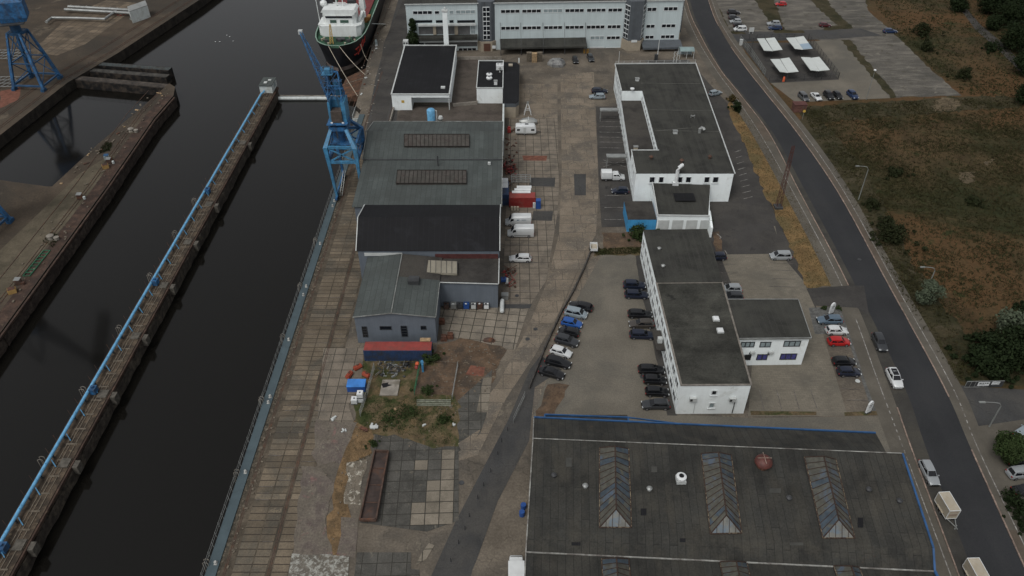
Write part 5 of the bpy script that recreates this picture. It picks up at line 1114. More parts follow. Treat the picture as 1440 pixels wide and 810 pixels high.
# ---------------------------------------------------------------- vans, pickup, caravan, trailers (local frame, +x is the front)
def boxloft(mb, secs, m=0):      # secs: (x, halfwidth, zbottom, ztop, taper)
    rings = []
    for x, w, zb, zt, tp in secs:
        rings.append([(x,w*.95,zb),(x,w,zb+.15),(x,w,zb+(zt-zb)*.55),(x,w*tp,zt-.08),(x,w*tp*.9,zt),(x,-w*tp*.9,zt),(x,-w*tp,zt-.08),(x,-w,zb+(zt-zb)*.55),(x,-w,zb+.15),(x,-w*.95,zb)])
    return mb.loft(rings, m)
def wheels(t, xs_, w, r=.34):
    for sx in xs_:
        for sy in (1,-1):
            n=14; y=sy*(w-.12); rg=[[(sx+q*math.cos(2*PI*k/n),y+dy*sy,r+q*math.sin(2*PI*k/n)) for k in range(n)] for q,dy in ((r*.9,-.11),(r,-.08),(r,.09),(r*.88,.12))]
            wo=child(MB().loft(rg if sy>0 else rg[::-1]),'wheel',M_black,t)
            rg=[[(sx+q*math.cos(2*PI*k/n),y+dy*sy,r+q*math.sin(2*PI*k/n)) for k in range(n)] for q,dy in ((r*.6,.12),(r*.62,.135),(r*.2,.13))]
            sub(MB().loft(rg if sy>0 else rg[::-1]),'rim',M_rim,wo)
def van(px,py,deg,label,group,decal=False):
    p=G(px,py,1.2); t=thing('panel_van',label,'van',(p.x,p.y,.03),group,True,R(deg)); L2=2.85
    mb=MB(); boxloft(mb,[(-L2,.93,.35,2.45,.88),(-L2+.1,.98,.28,2.55,.88),(1.0,.98,.28,2.55,.88),(1.45,.98,.28,2.40,.85),(2.05,.96,.28,1.55,.88),(2.2,.95,.28,1.28,.92),(2.75,.88,.3,1.02,.9),(2.95,.75,.38,.8,.9)])
    mb.box((1.95,1.08,1.35),(.15,.2,.28)).box((1.95,-1.08,1.35),(.15,.2,.28))
    for k in range(5): mb.box((-2.2+k*.75,0,2.57),(.06,1.3,.03))
    child(mb,'body',pmat('white',P_['white']),t,40)
    child(MB().slab([(2.16,.74,1.5),(2.16,-.74,1.5),(1.55,-.70,2.33),(1.55,.70,2.33)],.03),'windscreen',M_carglass,t)
    for sy in (1,-1):
        child(MB().slab([(1.05,sy*.985,1.4),(1.85,sy*.97,1.4),(1.62,sy*.90,2.05),(1.05,sy*.93,2.05)],.03),'side_window',M_carglass,t)
        child(MB().box((2.86,sy*.68,.85),(.14,.3,.24)),'headlight',M_head,t); child(MB().box((-2.86,sy*.9,1.1),(.06,.12,.5)),'taillight',M_tail,t)
        child(MB().box((-.3,sy*.99,.72),(3.6,.03,.1)),'rub_strip',M_dsteel,t)
    if decal:
        # dark emblem and a line of lettering-like stripe on the flank
        mb=MB(); mb.box((.15,.935,1.75),(.42,.06,.30)).box((-.12,.94,1.85),(.25,.05,.12)).box((-1.2,.94,1.85),(1.1,.05,.05)).box((-1.2,.945,1.7),(.9,.05,.04)); child(mb,'flank_lettering',mat('blue_grey_lettering',(.10,.16,.22),.6),t)
    wheels(t,(-1.75,1.9),.98,.36); return t
van(729,309.5,180,'white high-roofed panel van with dark emblem, the northern of the two','white panel vans in the yard',True)
van(732.5,325,180,'white panel van with plain sides, the southern of the two','white panel vans in the yard')
p=G(731.5,363,.75); 
proto={'estate':make_car('estate','parked_car')}; car(731.5,362.5,180,'estate','white','white estate car alone on the slabs south of the two vans'); rm(proto['estate'])
p=G(862,247.5,1.0); t=thing('pickup_truck','white double-cab pickup truck with tall white canopy box','pickup truck',(p.x,p.y,.03),None,True,0)
mb=MB(); boxloft(mb,[(-.2,.95,.4,1.1,1),(-.1,.97,.35,1.9,.86),(.1,.97,.35,2.0,.84),(1.2,.97,.35,1.98,.84),(1.95,.96,.35,1.2,.9),(2.7,.9,.35,1.0,.9),(2.85,.8,.4,.85,.9)]); child(mb,'body',pmat('white',P_['white']),t,40)
child(MB().slab([(1.92,.72,1.3),(1.92,-.72,1.3),(1.32,-.68,1.92),(1.32,.68,1.92)],.03),'windscreen',M_carglass,t)
for sy in (1,-1):
    child(MB().slab([(-.02,sy*.945,1.3),(.75,sy*.945,1.3),(.75,sy*.88,1.8),(.05,sy*.88,1.8)],.03).slab([(.85,sy*.945,1.3),(1.6,sy*.945,1.3),(1.25,sy*.88,1.8),(.85,sy*.88,1.8)],.03),'side_window',M_carglass,t)
    child(MB().box((2.76,sy*.66,.85),(.12,.3,.2)),'headlight',M_head,t); child(MB().box((-2.9,sy*.85,.8),(.06,.15,.25)),'taillight',M_tail,t)
mb=MB(); boxloft(mb,[(-2.9,1.0,.75,2.35,.97),(-2.85,1.05,.7,2.45,.97),(-.35,1.05,.7,2.45,.97),(-.3,1.0,.75,2.35,.97)]); child(mb,'canopy_box',M_plastic,t,40)
child(MB().box((-1.6,0,.55),(2.7,1.7,.3)),'load_bed',M_dsteel,t); wheels(t,(-1.75,1.9),.98,.38)
p=G(739,181.5,1.3); t=thing('caravan','white touring caravan parked behind the rounded dark building','caravan',(p.x,p.y,.03),None,True,R(0))
mb=MB(); boxloft(mb,[(-2.7,1.0,.6,2.1,.96),(-2.6,1.1,.45,2.45,.95),(-2.3,1.12,.4,2.6,.94),(2.2,1.12,.4,2.6,.94),(2.55,1.1,.5,2.3,.94),(2.8,1.0,.7,1.5,.95)]); child(mb,'body',M_plastic,t,40)
child(MB().box((-1.9,-1.11,1.6),(.8,.06,.5)).box((1.9,-1.11,1.6),(.9,.06,.5)),'side_window',M_carglass,t); child(MB().box((0,-1.13,.62),(5.0,.04,.18)),'skirt_stripe',M_steel,t)
child(MB().box((.3,.2,2.66),(.9,.45,.12)),'roof_light',M_carglass,t); child(MB().box((-1.3,.3,2.66),(.5,.4,.1)),'roof_vent',M_trim,t); child(MB().box((-.2,-1.14,1.4),(.7,.03,1.6)),'door',M_trim,t)
child(MB().bar((2.7,.5,.5),(3.9,0,.5),.1).bar((2.7,-.5,.5),(3.9,0,.5),.1).box((3.95,0,.45),(.2,.2,.6)),'tow_bar',M_dsteel,t); wheels(t,(-.3,),1.1,.33)
p=G(743,171,.8); t=thing('covered_boat','small grey covered boat standing behind the caravan','boat',(p.x,p.y,.05),None,True,R(0))
mb=MB(); mb.loft([[(x,w,.5),(x,w*1.1,1.0),(x,w*.6,h),(x,-w*.6,h),(x,-w*1.1,1.0),(x,-w,.5)] for x,w,h in ((-2.5,.4,1.1),(-1.6,.85,1.5),(0,1.0,1.75),(1.4,.9,1.6),(2.4,.4,1.1))]); child(mb,'tarpaulin',M_steel,t,30); child(MB().box((0,0,1.72),(.12,2.0,.1)),'strap',M_plastic,t); child(MB().box((0,0,.3),(3.6,1.2,.15)),'trailer_frame',M_dsteel,t); wheels(t,(-.4,),1.0,.3)
def boxtrailer(px,py,deg,label,vert):
    p=G(px,py,1.4); t=thing('box_trailer',label,'trailer',(p.x,p.y,.06),'cream box trailers on the road',True,R(deg))
    mb=MB(); mb.box((0,0,1.45),(3.3,1.65,1.9)); child(mb,'box_body',M_cream,t)
    mb=MB()
    for sx in (-1.65,1.65):
        for sy in (-.825,.825): mb.box((sx,sy,1.45),(.08,.08,1.93))
    for sx in (-1.65,1.65): mb.box((sx,0,2.4),(.08,1.7,.07)); mb.box((sx,0,.52),(.08,1.7,.07))
    for sy in (-.825,.825): mb.box((0,sy,2.4),(3.3,.08,.075)); mb.box((0,sy,.52),(3.3,.08,.075))
    child(mb,'edge_profile',M_plastic,t)
    child(MB().box((1.665,0,1.95),(.02,1.1,.14)).box((1.665,0,1.35),(.02,1.2,.5)),'front_lettering',mat('brownish_lettering',(.28,.22,.17),.7) if 'brownish_lettering' not in MATS else MATS['brownish_lettering'],t)
    child(MB().bar((1.7,.6,.5),(3.2,0,.5),.1).bar((1.7,-.6,.5),(3.2,0,.5),.1).bar((3.0,0,.5),(3.5,0,.52),.1),'tow_bar',M_steel,t); child(MB().tube([(3.1,0,.1),(3.1,0,.9)],.05).lathe((3.1,0,.0),[(.12,0),(.12,.15)],n=8),'jockey_wheel',M_steel,t)
    wheels(t,(-.35,.4),.95,.32); child(MB().box((0,.93,.75),(1.6,.25,.08)).box((0,-.93,.75),(1.6,.25,.08)),'mudguard',M_cream,t)
boxtrailer(1332,711,-86,'cream box trailer with its tow bar towards the camera, behind the silver estate',0)
boxtrailer(1373,806,-88,'cream box trailer cut off by the bottom edge of the picture',0)
p=G(726,796,1.8); t=thing('white_truck','white truck with tall box body beside the warehouse west wall','truck',(p.x,p.y,.05),None,True,R(90))
mb=MB(); mb.box((-3.2,0,1.95),(6.0,2.2,2.9)); child(mb,'box_body',M_plastic,t); mb=MB(); boxloft(mb,[(0,1.0,.5,2.3,.92),(1.0,1.0,.45,2.35,.9),(1.6,.98,.45,1.5,.92),(2.0,.9,.5,1.2,.95)]); child(mb,'cab',M_plastic,t,40); wheels(t,(-4.6,.9),1.05,.42)
child(MB().slab([(1.62,.75,1.55),(1.62,-.75,1.55),(1.08,-.7,2.25),(1.08,.7,2.25)],.04),'windscreen',M_carglass,t)
p=G(835,348,.8); t=thing('small_trailer','small white open trailer at the head of the yard wall','trailer',(p.x,p.y,.03),None,True,R(88))
child(MB().box((0,0,.75),(2.4,1.5,.12)),'load_floor',M_cream,t); child(MB().box((1.2,0,1.0),(.06,1.5,.6)).box((-1.2,0,1.0),(.06,1.5,.6)).box((0,.75,1.0),(2.4,.06,.6)).box((0,-.75,1.0),(2.4,.06,.6)),'side_board',M_plastic,t); child(MB().bar((1.2,.4,.6),(2.3,0,.6),.08).bar((1.2,-.4,.6),(2.3,0,.6),.08),'tow_bar',M_steel,t); wheels(t,(0,),.9,.28)
# ---------------------------------------------------------------- containers and yard stuff
def container(name,label,x0,x1,y0,y1,h,body,roof,z=0):
    t=thing(name,label,'container',(x0,y0,z)); mb=MB(); mb.box(((x0+x1)/2,(y0+y1)/2,z+h/2),(x1-x0-.1,y1-y0-.1,h-.1))
    n=int((x1-x0)/.28)
    for k in range(n):
        x=x0+.25+k*.28
        if x<x1-.2: mb.box((x,y0+.02,z+h/2),(.14,.08,h-.35)); mb.box((x,y1-.02,z+h/2),(.14,.08,h-.35))
    child(mb,'container_wall',body,t)
    mb=MB(); mb.box(((x0+x1)/2,(y0+y1)/2,z+h),(x1-x0-.12,y1-y0-.12,.06)); 
    for k in range(int((x1-x0)/.6)): mb.box((x0+.4+k*.6,(y0+y1)/2,z+h+.04),(.25,y1-y0-.4,.03))
    child(mb,'container_roof',roof,t); mb=MB()
    for x in (x0+.08,x1-.08):
        for y in (y0+.08,y1-.08): mb.box((x,y,z+h/2),(.18,.18,h+.04))
    for y in (y0+.06,y1-.06): mb.box(((x0+x1)/2,y,z+.1),(x1-x0,.14,.2)); mb.box(((x0+x1)/2,y,z+h-.05),(x1-x0-.35,.12,.14))
    child(mb,'frame',body,t); return t
a=G(513,508); b=G(607,505); container('shipping_container','long dark blue shipping container with a faded red roof before the grey shed',a.x,a.x+12.19,a.y,a.y+2.44,2.6,M_navyp,M_contred)
p=G(598,478,2.75); tag(MB().box((p.x,p.y,2.82),(1.9,.9,.1)).box((p.x,p.y,2.93),(1.9,.7,.06)).build('wooden_pallet',M_wood),'wooden pallet lying on the red container roof','pallet')
a=G(716,292); container('shipping_container','red shipping container with stacked white sheets in front of the hall',a.x,a.x+6.06,a.y,a.y+2.5,2.6,M_redp,M_contred)
a=G(706,289); container('shipping_container','narrow dark blue container standing on end of the wall beside the hall',a.x,a.x+1.6,a.y,a.y+6.0,2.9,M_navyp,M_navyp)
p=G(757,286,1.2); t=thing('blue_booth','small bright blue box at the east end of the red container','box',(p.x,p.y,0)); child(MB().box((p.x,p.y,1.1),(1.1,1.2,2.2)),'cabinet',M_bluep,t); child(MB().box((p.x-.95,p.y-.1,.75),(.6,.5,1.4)),'door_leaf',M_trim,t)
for i,(x,y,w,h) in enumerate(((737,263,24,3.5),(735,266.5,27,3.5),(733,270,30,3.5))):
    p=G(x,y,3.05-.12*i); tag(MB().slab([(p.x-w/14.,p.y-.35,p.z),(p.x+w/14.,p.y-.35,p.z),(p.x+w/14.,p.y+.45,p.z+.1),(p.x-w/14.,p.y+.45,p.z+.1)],.12).build('white_sheet',M_plastic),['white sheet bundle, rearmost on the red container','white sheet bundle, middle one on the red container','white sheet bundle, foremost on the red container'][i],'sheet bundle','white sheet bundles')
mb=MB(); a=G(719,258,1.2); b=G(746,248,1.2)
for k in range(5): mb.bar((a.x+(b.x-a.x)*k/4,a.y,1.5),(a.x+(b.x-a.x)*k/4,b.y,1.5),.12)
for k in range(5): mb.bar((a.x,a.y+(b.y-a.y)*k/4,1.62),(b.x,a.y+(b.y-a.y)*k/4,1.62),.14)
for x in (a.x,b.x):
    for y in (a.y,b.y): mb.box((x,y,.75),(.12,.12,1.5))
tag(mb.build('scaffold_rack',M_steel),'grey rack loaded with scaffold frames behind the white sheets','rack')
p=G(710.5,256,3.2); tag(MB().slab([(p.x-.75,p.y-2.1,3.0),(p.x+.65,p.y-2.1,3.0),(p.x+.65,p.y+2.0,3.1),(p.x-.75,p.y+2.0,3.1)],.1).bar((p.x-.75,p.y,3.15),(p.x+.65,p.y,3.15),.06).build('white_canopy',M_plastic),'white two-panel canopy against the hall wall above the blue container','canopy')
mb=MB(); mb.box((G(725,287).x,G(725,287).y,.5),(.01,.01,.01))
for i,px in enumerate((720,724,728)):
    p=G(px,293,.6); t=thing('gas_bottle_crate',['white-grey tote, left of three before the red container','white-grey tote, middle of three before the red container','white-grey tote, right of three before the red container'][i],'tote',(p.x,p.y,0),'totes before the red container'); child(MB().box((p.x,p.y,.55),(.5,.5,1.0)),'tank',M_cream,t); child(MB().box((p.x,p.y,.07),(.54,.54,.12)),'base',M_dsteel,t)
rnd=random.Random(3)
def clutter(name,label,cat,px,py,w,d,n,mats,hmax=1.0,seed=1):
    """a heap of different scraps thrown together"""
    r=random.Random(seed); c=G(px,py); mb=MB()
    for k in range(n):
        x=c.x+r.uniform(-w,w)/2; y=c.y+r.uniform(-d,d)/2; z=r.uniform(.1,hmax*.6); m=r.randrange(len(mats)); a=r.uniform(0,PI)
        if r.random()<.5: mb.box((x,y,z/2+.03),(r.uniform(.2,.9),r.uniform(.1,.5),z),a,m)
        else: mb.bar((x-math.cos(a)*.8,y-math.sin(a)*.8,r.uniform(.05,hmax)),(x+math.cos(a)*.8,y+math.sin(a)*.8,r.uniform(.05,hmax)),.08,m=m)
    return tag(mb.build(name,mats),label,cat)
clutter('scrap_pile','heap of rusty and red scrap between the hall wall and the slabs','scrap pile',715,236,3,6,40,[M_rust,M_dsteel,M_redp],1.6,3)
clutter('pipe_bundle','bundle of dull red pipes lying on the yard slabs','pipes',723,241,1.6,4,14,[M_redp,M_rust],.6,5)
clutter('scrap_pile','pile of rusty iron with a blue machine beside the grey shed corner','scrap pile',717,392,2.4,6,34,[M_rust,M_rusty2,M_redp],1.2,6)
p=G(708,392,1.2); t=thing('blue_machine','small bright blue machine frame at the corner of the grey shed','machine',(p.x,p.y,0)); child(MB().box((p.x,p.y,.9),(1.0,.8,.5)).bar((p.x-.5,p.y,0),(p.x-.5,p.y,1.6),.1).bar((p.x+.5,p.y,0),(p.x+.5,p.y,1.6),.1).bar((p.x-.5,p.y,1.6),(p.x+.5,p.y,1.6),.1),'frame',M_bluep,t); child(MB().tube([(p.x+.7,p.y-.8,.6),(p.x+.7,p.y+.8,.6)],.3),'roller',M_trim,t)
p=G(706,430,.8); t=thing('silver_tank','long silver horizontal tank beside the grey shed corner','tank',(p.x,p.y,0)); child(MB().tube([(p.x,p.y-1.9,.8),(p.x,p.y-1.7,.8),(p.x,p.y+1.7,.8),(p.x,p.y+1.9,.8)],[.2,.42,.42,.2],n=14),'tank_body',M_trim,t,40); child(MB().box((p.x,p.y-1,.2),(.7,.2,.4)).box((p.x,p.y+1,.2),(.7,.2,.4)),'saddle',M_dsteel,t)
p=G(710,417,.6); tag(MB().box((p.x,p.y,.6),(1.3,1.0,1.2)).box((p.x,p.y,1.23),(1.4,1.1,.06)).build('storage_box',M_steel),'grey metal box behind the silver tank','box')
cols=[(M_rusty2,'dark red'),(M_steel,'grey'),(M_dsteel,'dark grey'),(M_bluep,'bright blue'),(M_trim,'pale grey'),(M_rust,'rust brown'),(M_plastic,'white')]
for i,px in enumerate((628,638,647,656,666,675,684)):
    a=G(px,436,0); m,cn=cols[i]; t=thing('wall_machine','%s machine crate in the row along the shed wing wall'%cn,'machine',(a.x,a.y,0),'machine crates along the shed wing'); 
    child(MB().box((a.x,a.y+.4,.75),(.9,.8,.9)),'crate_body',m,t); mb=MB(); 
    for sx in (-.5,.5):
        for sy in (0,.8): mb.box((a.x+sx,a.y+sy,.7),(.07,.07,1.4))
    mb.box((a.x,a.y,1.38),(1.05,.07,.07)).box((a.x,a.y+.8,1.38),(1.05,.07,.07)).box((a.x-.5,a.y+.4,1.38),(.07,.86,.066)).box((a.x+.5,a.y+.4,1.38),(.07,.86,.066)); child(mb,'crate_frame',m if i%2 else M_dsteel,t); child(MB().box((a.x-.1,a.y+.35,1.25),(.35,.4,.12)),'top_part',M_trim if i%2 else M_black,t)
for i,(px,py,l) in enumerate(((621,452,'orange-brown crate stack beside the shed corner'),(624,475,'stack of rusty planters by the shed corner'),(633,472,'small orange-brown drum near the shed corner'))):
    a=G(px,py,.4); tag(MB().box((a.x,a.y,.4),(1.1,1.1,.25)).box((a.x,a.y+.1,.75),(1.0,.9,.25)).box((a.x,a.y,.1),(1.2,1.2,.2)).build('crate_stack' if i<2 else 'rusty_drum',[M_rust,M_rust,M_rust][i]),l,'crates' if i<2 else 'drum')
# garden pen, nets, orange buoys, etc.
for i,(px,py,rz,l) in enumerate(((500,516,1.2,'left of the three'),(508,519,.7,'upper of the three'),(514,526,-.6,'lower right of the three'))):
    px,py=((491,527),(503,516),(515,527))[i]; a=G(px,py,.45); t=thing('orange_float','weathered orange float drum, %s lying by the container'%l,'float',(a.x,a.y,.45),'orange float drums',True,rz)
    child(MB().tube([(-.8,0,0),(-.7,0,0),(.7,0,0),(.8,0,0)],[.25,.45,.45,.25],n=8),'float_body',mat('faded_orange',(.26,.055,.03),.7,var=.2) if 'faded_orange' not in MATS else MATS['faded_orange'],t); child(MB().box((.1,0,.5),(.5,.25,.06)),'float_hatch',M_rust,t)
a=G(501,547,.6); t=thing('blue_bin','bright blue covered skip beside the white totes','skip',(a.x,a.y,0)); child(MB().box((a.x,a.y+.6,.65),(3.1,1.6,1.3)),'bin_body',M_bluep,t); child(MB().slab([(a.x-1.6,a.y-.25,1.35),(a.x+1.6,a.y-.25,1.35),(a.x+1.6,a.y+1.45,1.6),(a.x-1.6,a.y+1.45,1.6)],.12),'bin_lid',mat('lighter_blue_lid',(.035,.17,.48),.5),t)
for i,(px,py,z) in enumerate(((499,563,.7),(508,561,.5),(508,554,1.7))):
    a=G(px,py,z); t=thing('tote_tank',['white plastic tote tank standing alone left of the stacked two','white plastic tote tank under another one','white plastic tote tank on top of the stack'][i],'tote tank',(a.x,a.y,0),'white tote tanks'); zb=(0,0,1.1)[i]; xx,yy=((G(499,566).x,G(499,566).y),(G(508,564).x,G(508,564).y),(G(508,564).x,G(508,564).y))[i]
    child(MB().box((xx,yy,zb+.6),(1.0,1.0,.9)),'tank',M_plastic,t); child(MB().box((xx,yy,zb+.07),(1.1,1.1,.12)),'pallet',M_dsteel,t); child(MB().lathe((xx,yy,zb+1.05),[(.15,0),(.15,.05)],n=8),'cap',M_dsteel,t); mb=MB(); [mb.box((xx,yy-.52,zb+.25+k*.2),(1.06,.03,.03)) for k in range(4)]; child(mb,'cage',M_steel,t)
a=G(547,547); t=thing('concrete_base','square grey concrete base with a broken dark hole','concrete base',(a.x,a.y,0)); child(MB().prism([tuple(G(*q)[:2]) for q in ((534,557),(559,557),(563,535.5),(538,535.5))],0,.3),'slab',M_concrete,t); r=random.Random(2); c0=G(543,543); child(MB().prism([(c0.x+math.cos(k*.6)*r.uniform(.3,1.2),c0.y+math.sin(k*.6)*r.uniform(.3,.8)) for k in range(10)],.302,.31),'hole',M_black,t)
clutter('debris_heap','tangled heap of pipes and scrap on the weedy plot','debris',551,521,5,3.5,60,[M_dsteel,M_steel,M_wood2,M_dsteel],.8,11)
clutter('debris_heap','small dark heap near the orange ball on the weedy plot','debris',574,514,1.6,1.2,14,[M_black,M_dsteel],.6,12)
a=G(587,512,.5); t=thing('orange_buoy','bright orange and red buoy beside the pen fence','buoy',(a.x,a.y,0)); child(MB().lathe((a.x,a.y+.1,.1),[(.1,0),(.42,.3),(.42,.5),(.1,.85)],n=12),'float_ball',M_orange,t,50); child(MB().lathe((a.x-.1,a.y-.6,0),[(.1,0),(.4,.25),(.3,.6),(.1,.7)],n=12),'lower_ball',M_redp,t,50)
a=G(594,515,1); tag(MB().box((a.x,a.y,1.0),(.35,1.2,1.9),.2).box((a.x,a.y,2.0),(.5,.6,.15),.2).build('blue_post',M_crane2),'light blue painted steel post at the pen corner','post')
def fence(name,label,pts,h,m,mesh=True,n=None,cat='fence',gapm=None,rails=3,mm=None):
    t=thing(name,label,cat,(pts[0].x,pts[0].y,0))
    for a,b in zip(pts[:-1],pts[1:]):
        L_=(b-a).length; k=max(1,round(L_/2.6)); mb=MB()
        for i in range(k+1): 
            p=a.lerp(b,i/k); mb.bar((p.x,p.y,0),(p.x,p.y,h+.1),.09)
        child(mb,'fence_post',m,t); mb=MB()
        for z in [h*(j+1)/rails for j in range(rails)]: mb.bar((a.x,a.y,z),(b.x,b.y,z),.05)
        if mesh:
            q=int(L_/.3); 
            for i in range(q): p=a.lerp(b,(i+.5)/q); mb.bar((p.x,p.y,.05),(p.x,p.y,h),.018)
        child(mb,'fence_mesh',mm or m,t)
    return t
fence('pen_fence','greenish mesh fence along the left side of the dirt pen',[G(583,556),G(591,514)],1.3,M_green,rails=3)
fence('pen_fence','grey rail fence along the right side of the dirt pen',[G(636,562),G(644,516)],1.2,M_steel,rails=3)
fence('pen_fence','low rail along the back of the dirt pen',[G(611,511),G(642,513)],.6,M_wood2,False,rails=1)
mb=MB(); 
for k in range(4): a=G(586,562+k*2.5,.25); b=G(634,562+k*2.5,.25); mb.bar((a.x,a.y,.15+.05*(k%2)),(b.x,b.y,.15),.22,.15)
tag(mb.build('stacked_beams',mat('greenish_planks',(.16,.17,.13),.9,var=.3,vs=2)),'long pale greenish beams stacked in front of the dirt pen','beams')
fence('wire_fence','leaning grey wire fence beside the white tote tanks',[G(507,586),G(516,560),G(527,520)],1.6,M_steel,rails=3)
a=G(494,0); mb=MB(); q=[G(547.5,633),G(530,633)]
# long rusty flatbed
c=[G(506,731,.9),G(529,731,.9),G(546,635,.9),G(527,634,.9)]
t=thing('rusty_flatbed','long rusty steel flatbed trough lying on the dark slabs','steel trough',(c[0].x,c[0].y,0)); child(MB().slab([p-Vector((0,0,.25)) for p in c],.2),'bed',mat('dark_rusty_bed',(.055,.042,.038),.9,var=.3,vs=.5,dirt=(.09,.05,.035),dirt_amt=.3,ds=.5),t); mb=MB()
for k in range(4): mb.bar(c[k],c[(k+1)%4],.22,.5)
for k in (1,2,3): mb.bar(c[0].lerp(c[3],k/4)-Vector((0,0,.2)),c[1].lerp(c[2],k/4)-Vector((0,0,.2)),.12,.1)
child(mb,'side_rail',M_rusty2,t); mb=MB(); 
for f in (.05,.5,.95):
    for g in (.1,.9): p=c[0].lerp(c[3],f).lerp(c[1].lerp(c[2],f),g); mb.box((p.x,p.y,.3),(.3,.3,.6))
child(mb,'foot',M_rusty2,t)
for i,(px,py,s,m,l) in enumerate(((512,605,.7,M_rust,'rusty brown box on the ochre ground'),(525,600,.8,M_trim,'white crumpled sack beside the rusty box'),(467,589,.6,M_trim,'pale scrap pieces beside the planks'),(484,605,.4,M_trim,'small white fragments near the ochre track'),(596,598,.3,M_trim,'small pale chip on the ochre ground'),(555,575,.3,M_wood,'thin light plank lying in the weeds'),(638,597,.35,M_trim,'long pale strip at the slab edge'))):
    a=G(px,py,.2); r=random.Random(i); mb=MB()
    for k in range(4): mb.box((a.x+r.uniform(-s,s)*.6,a.y+r.uniform(-s,s)*.5,.12+.1*k*s),(s*r.uniform(.6,1.6),s*r.uniform(.3,.8),.2),r.uniform(0,3))
    tag(mb.build(('rusty_box','white_sack','scrap_piece','rubble_piece','rubble_piece','wooden_plank','pale_strip')[i],m),l,('box','sack','scrap','rubble','rubble','plank','strip')[i])
a=G(688,476,.6); t=thing('brown_scrap_heap','low dark brown heap of scrap on the skewed slabs','scrap heap',(a.x,a.y,0)); r=random.Random(8)
child(MB().loft([[(a.x+math.cos(k*PI/5)*w*r.uniform(.7,1.2),a.y+math.sin(k*PI/5)*w*.55*r.uniform(.7,1.2),z) for k in range(10)] for w,z in ((1.3,0),(1.1,.35),(.6,.6),(.15,.65))]),'heap',M_rusty2,t); child(MB().bar((a.x+.8,a.y-.6,.1),(a.x+1.2,a.y-.2,.5),.08).bar((a.x-1,a.y+.3,.3),(a.x+.9,a.y-.3,.75),.08),'bars',M_rust,t)
p=G(742,152,1.5); t=thing('white_gantry_frame','white tubular A-frame standing near the caravan','frame',(p.x,p.y,0)); X,Y_=p.x,p.y-.5
child(MB().bar((X-1,Y_-.9,0),(X-.1,Y_,3.2),.12).bar((X+1,Y_-.9,0),(X+.1,Y_,3.2),.12).bar((X-1,Y_+.9,0),(X-.1,Y_,3.2),.12).bar((X+1,Y_+.9,0),(X+.1,Y_,3.2),.12).bar((X-.6,Y_-.5,1.4),(X+.6,Y_-.5,1.4),.1).bar((X-.6,Y_+.5,1.4),(X+.6,Y_+.5,1.4),.1),'legs',M_plastic,t); child(MB().box((X,Y_,3.4),(.5,.4,.4)),'head',M_steel,t)
a=G(716,184,.6); t=thing('red_forklift','small red machine beside the caravan','machine',(a.x,a.y,0)); child(MB().box((a.x,a.y,.8),(.9,1.2,1.0)).box((a.x,a.y+.3,1.5),(.7,.5,.4)),'body',M_redp,t); child(MB().bar((a.x-.4,a.y+.9,0),(a.x-.4,a.y+.9,2),.1).bar((a.x+.4,a.y+.9,0),(a.x+.4,a.y+.9,2),.1),'mast',M_dsteel,t)
for i,(px,py,m,l) in enumerate(((744,86,M_wood2,'left stack'),(751.5,87,M_wood,'middle stack with bright planks'),(759,86,M_wood2,'right stack'))):
    a=G(px,py,0); t=thing('pallet_stack','%s of wooden pallets under the loading canopy'%l,'pallets',(a.x,a.y,0),'pallet stacks under the canopy'); mb=MB()
    for k in range(10): mb.box((a.x,a.y,.15+k*.3),(1.6,1.3,.07)).box((a.x,a.y-.58,.15+k*.3-.1),(1.5,.12,.14)).box((a.x,a.y+.5,.15+k*.3-.1),(1.5,.12,.14))
    child(mb,'pallets',m,t)
a=G(783,88,.8); t=thing('covered_load','angular load under a silver-grey tarpaulin in front of the canopy','covered load',(a.x,a.y,0)); r=random.Random(4)
mb=MB(); mb.loft([[(a.x+x*w,a.y+y*w+dy,z) for x,y in ((-3,0),(-1.2,-2),(1.8,-2.1),(2.8,0),(1.5,1.8),(-1.6,1.7))] for w,z,dy in ((1,0,0),(.97,.8,0),(.75,1.7,.2),(.3,2.0,.3))]); child(mb,'tarpaulin',mat('grey_tarpaulin',(.23,.23,.22),.5,var=.3,vs=1.2,dirt=(.10,.10,.10),dirt_amt=.5,ds=.6),t,20); child(MB().bar((a.x-2,a.y-1.2,1.75),(a.x+2,a.y+.6,1.95),.08).bar((a.x-1,a.y+1.2,1.75),(a.x+1.6,a.y-1.3,1.85),.08),'strap',M_black,t)
a=G(824,73,.4); tag(MB().box((a.x,a.y,.6),(1.6,.8,1.1)).box((a.x,a.y,1.2),(1.7,.9,.1)).build('yellow_bin',mat('ochre_box',(.24,.14,.04),.8)),'ochre yellow box beside the office garage door','box')
# bus shelter, gates, poles
a=G(964,80,0); t=thing('glass_shelter','small shelter with pale green arched roof beside the road','shelter',(a.x,a.y,0))
w_=2.3; mb=MB(); 
for k in range(6):
    t0,t1=PI*k/6,PI*(k+1)/6; mb.slab([(a.x-w_,a.y-1.6*math.cos(t0)*1,2.4+.7*math.sin(t0)),(a.x+w_,a.y-1.6*math.cos(t0),2.4+.7*math.sin(t0)),(a.x+w_,a.y-1.6*math.cos(t1),2.4+.7*math.sin(t1)),(a.x-w_,a.y-1.6*math.cos(t1),2.4+.7*math.sin(t1))],.08)
child(mb,'shelter_roof',mat('pale_green_roof',(.20,.27,.27),.5),t)
for sx in (-w_+.1,0,w_-.1):
    for sy in (-1.4,1.4): child(MB().box((a.x+sx,a.y+sy,1.2),(.15,.15,2.4)),'post',M_trim,t)
child(MB().box((a.x,a.y+1.45,1.2),(4.4,.04,1.8)),'glass_panel',M_blind,t)
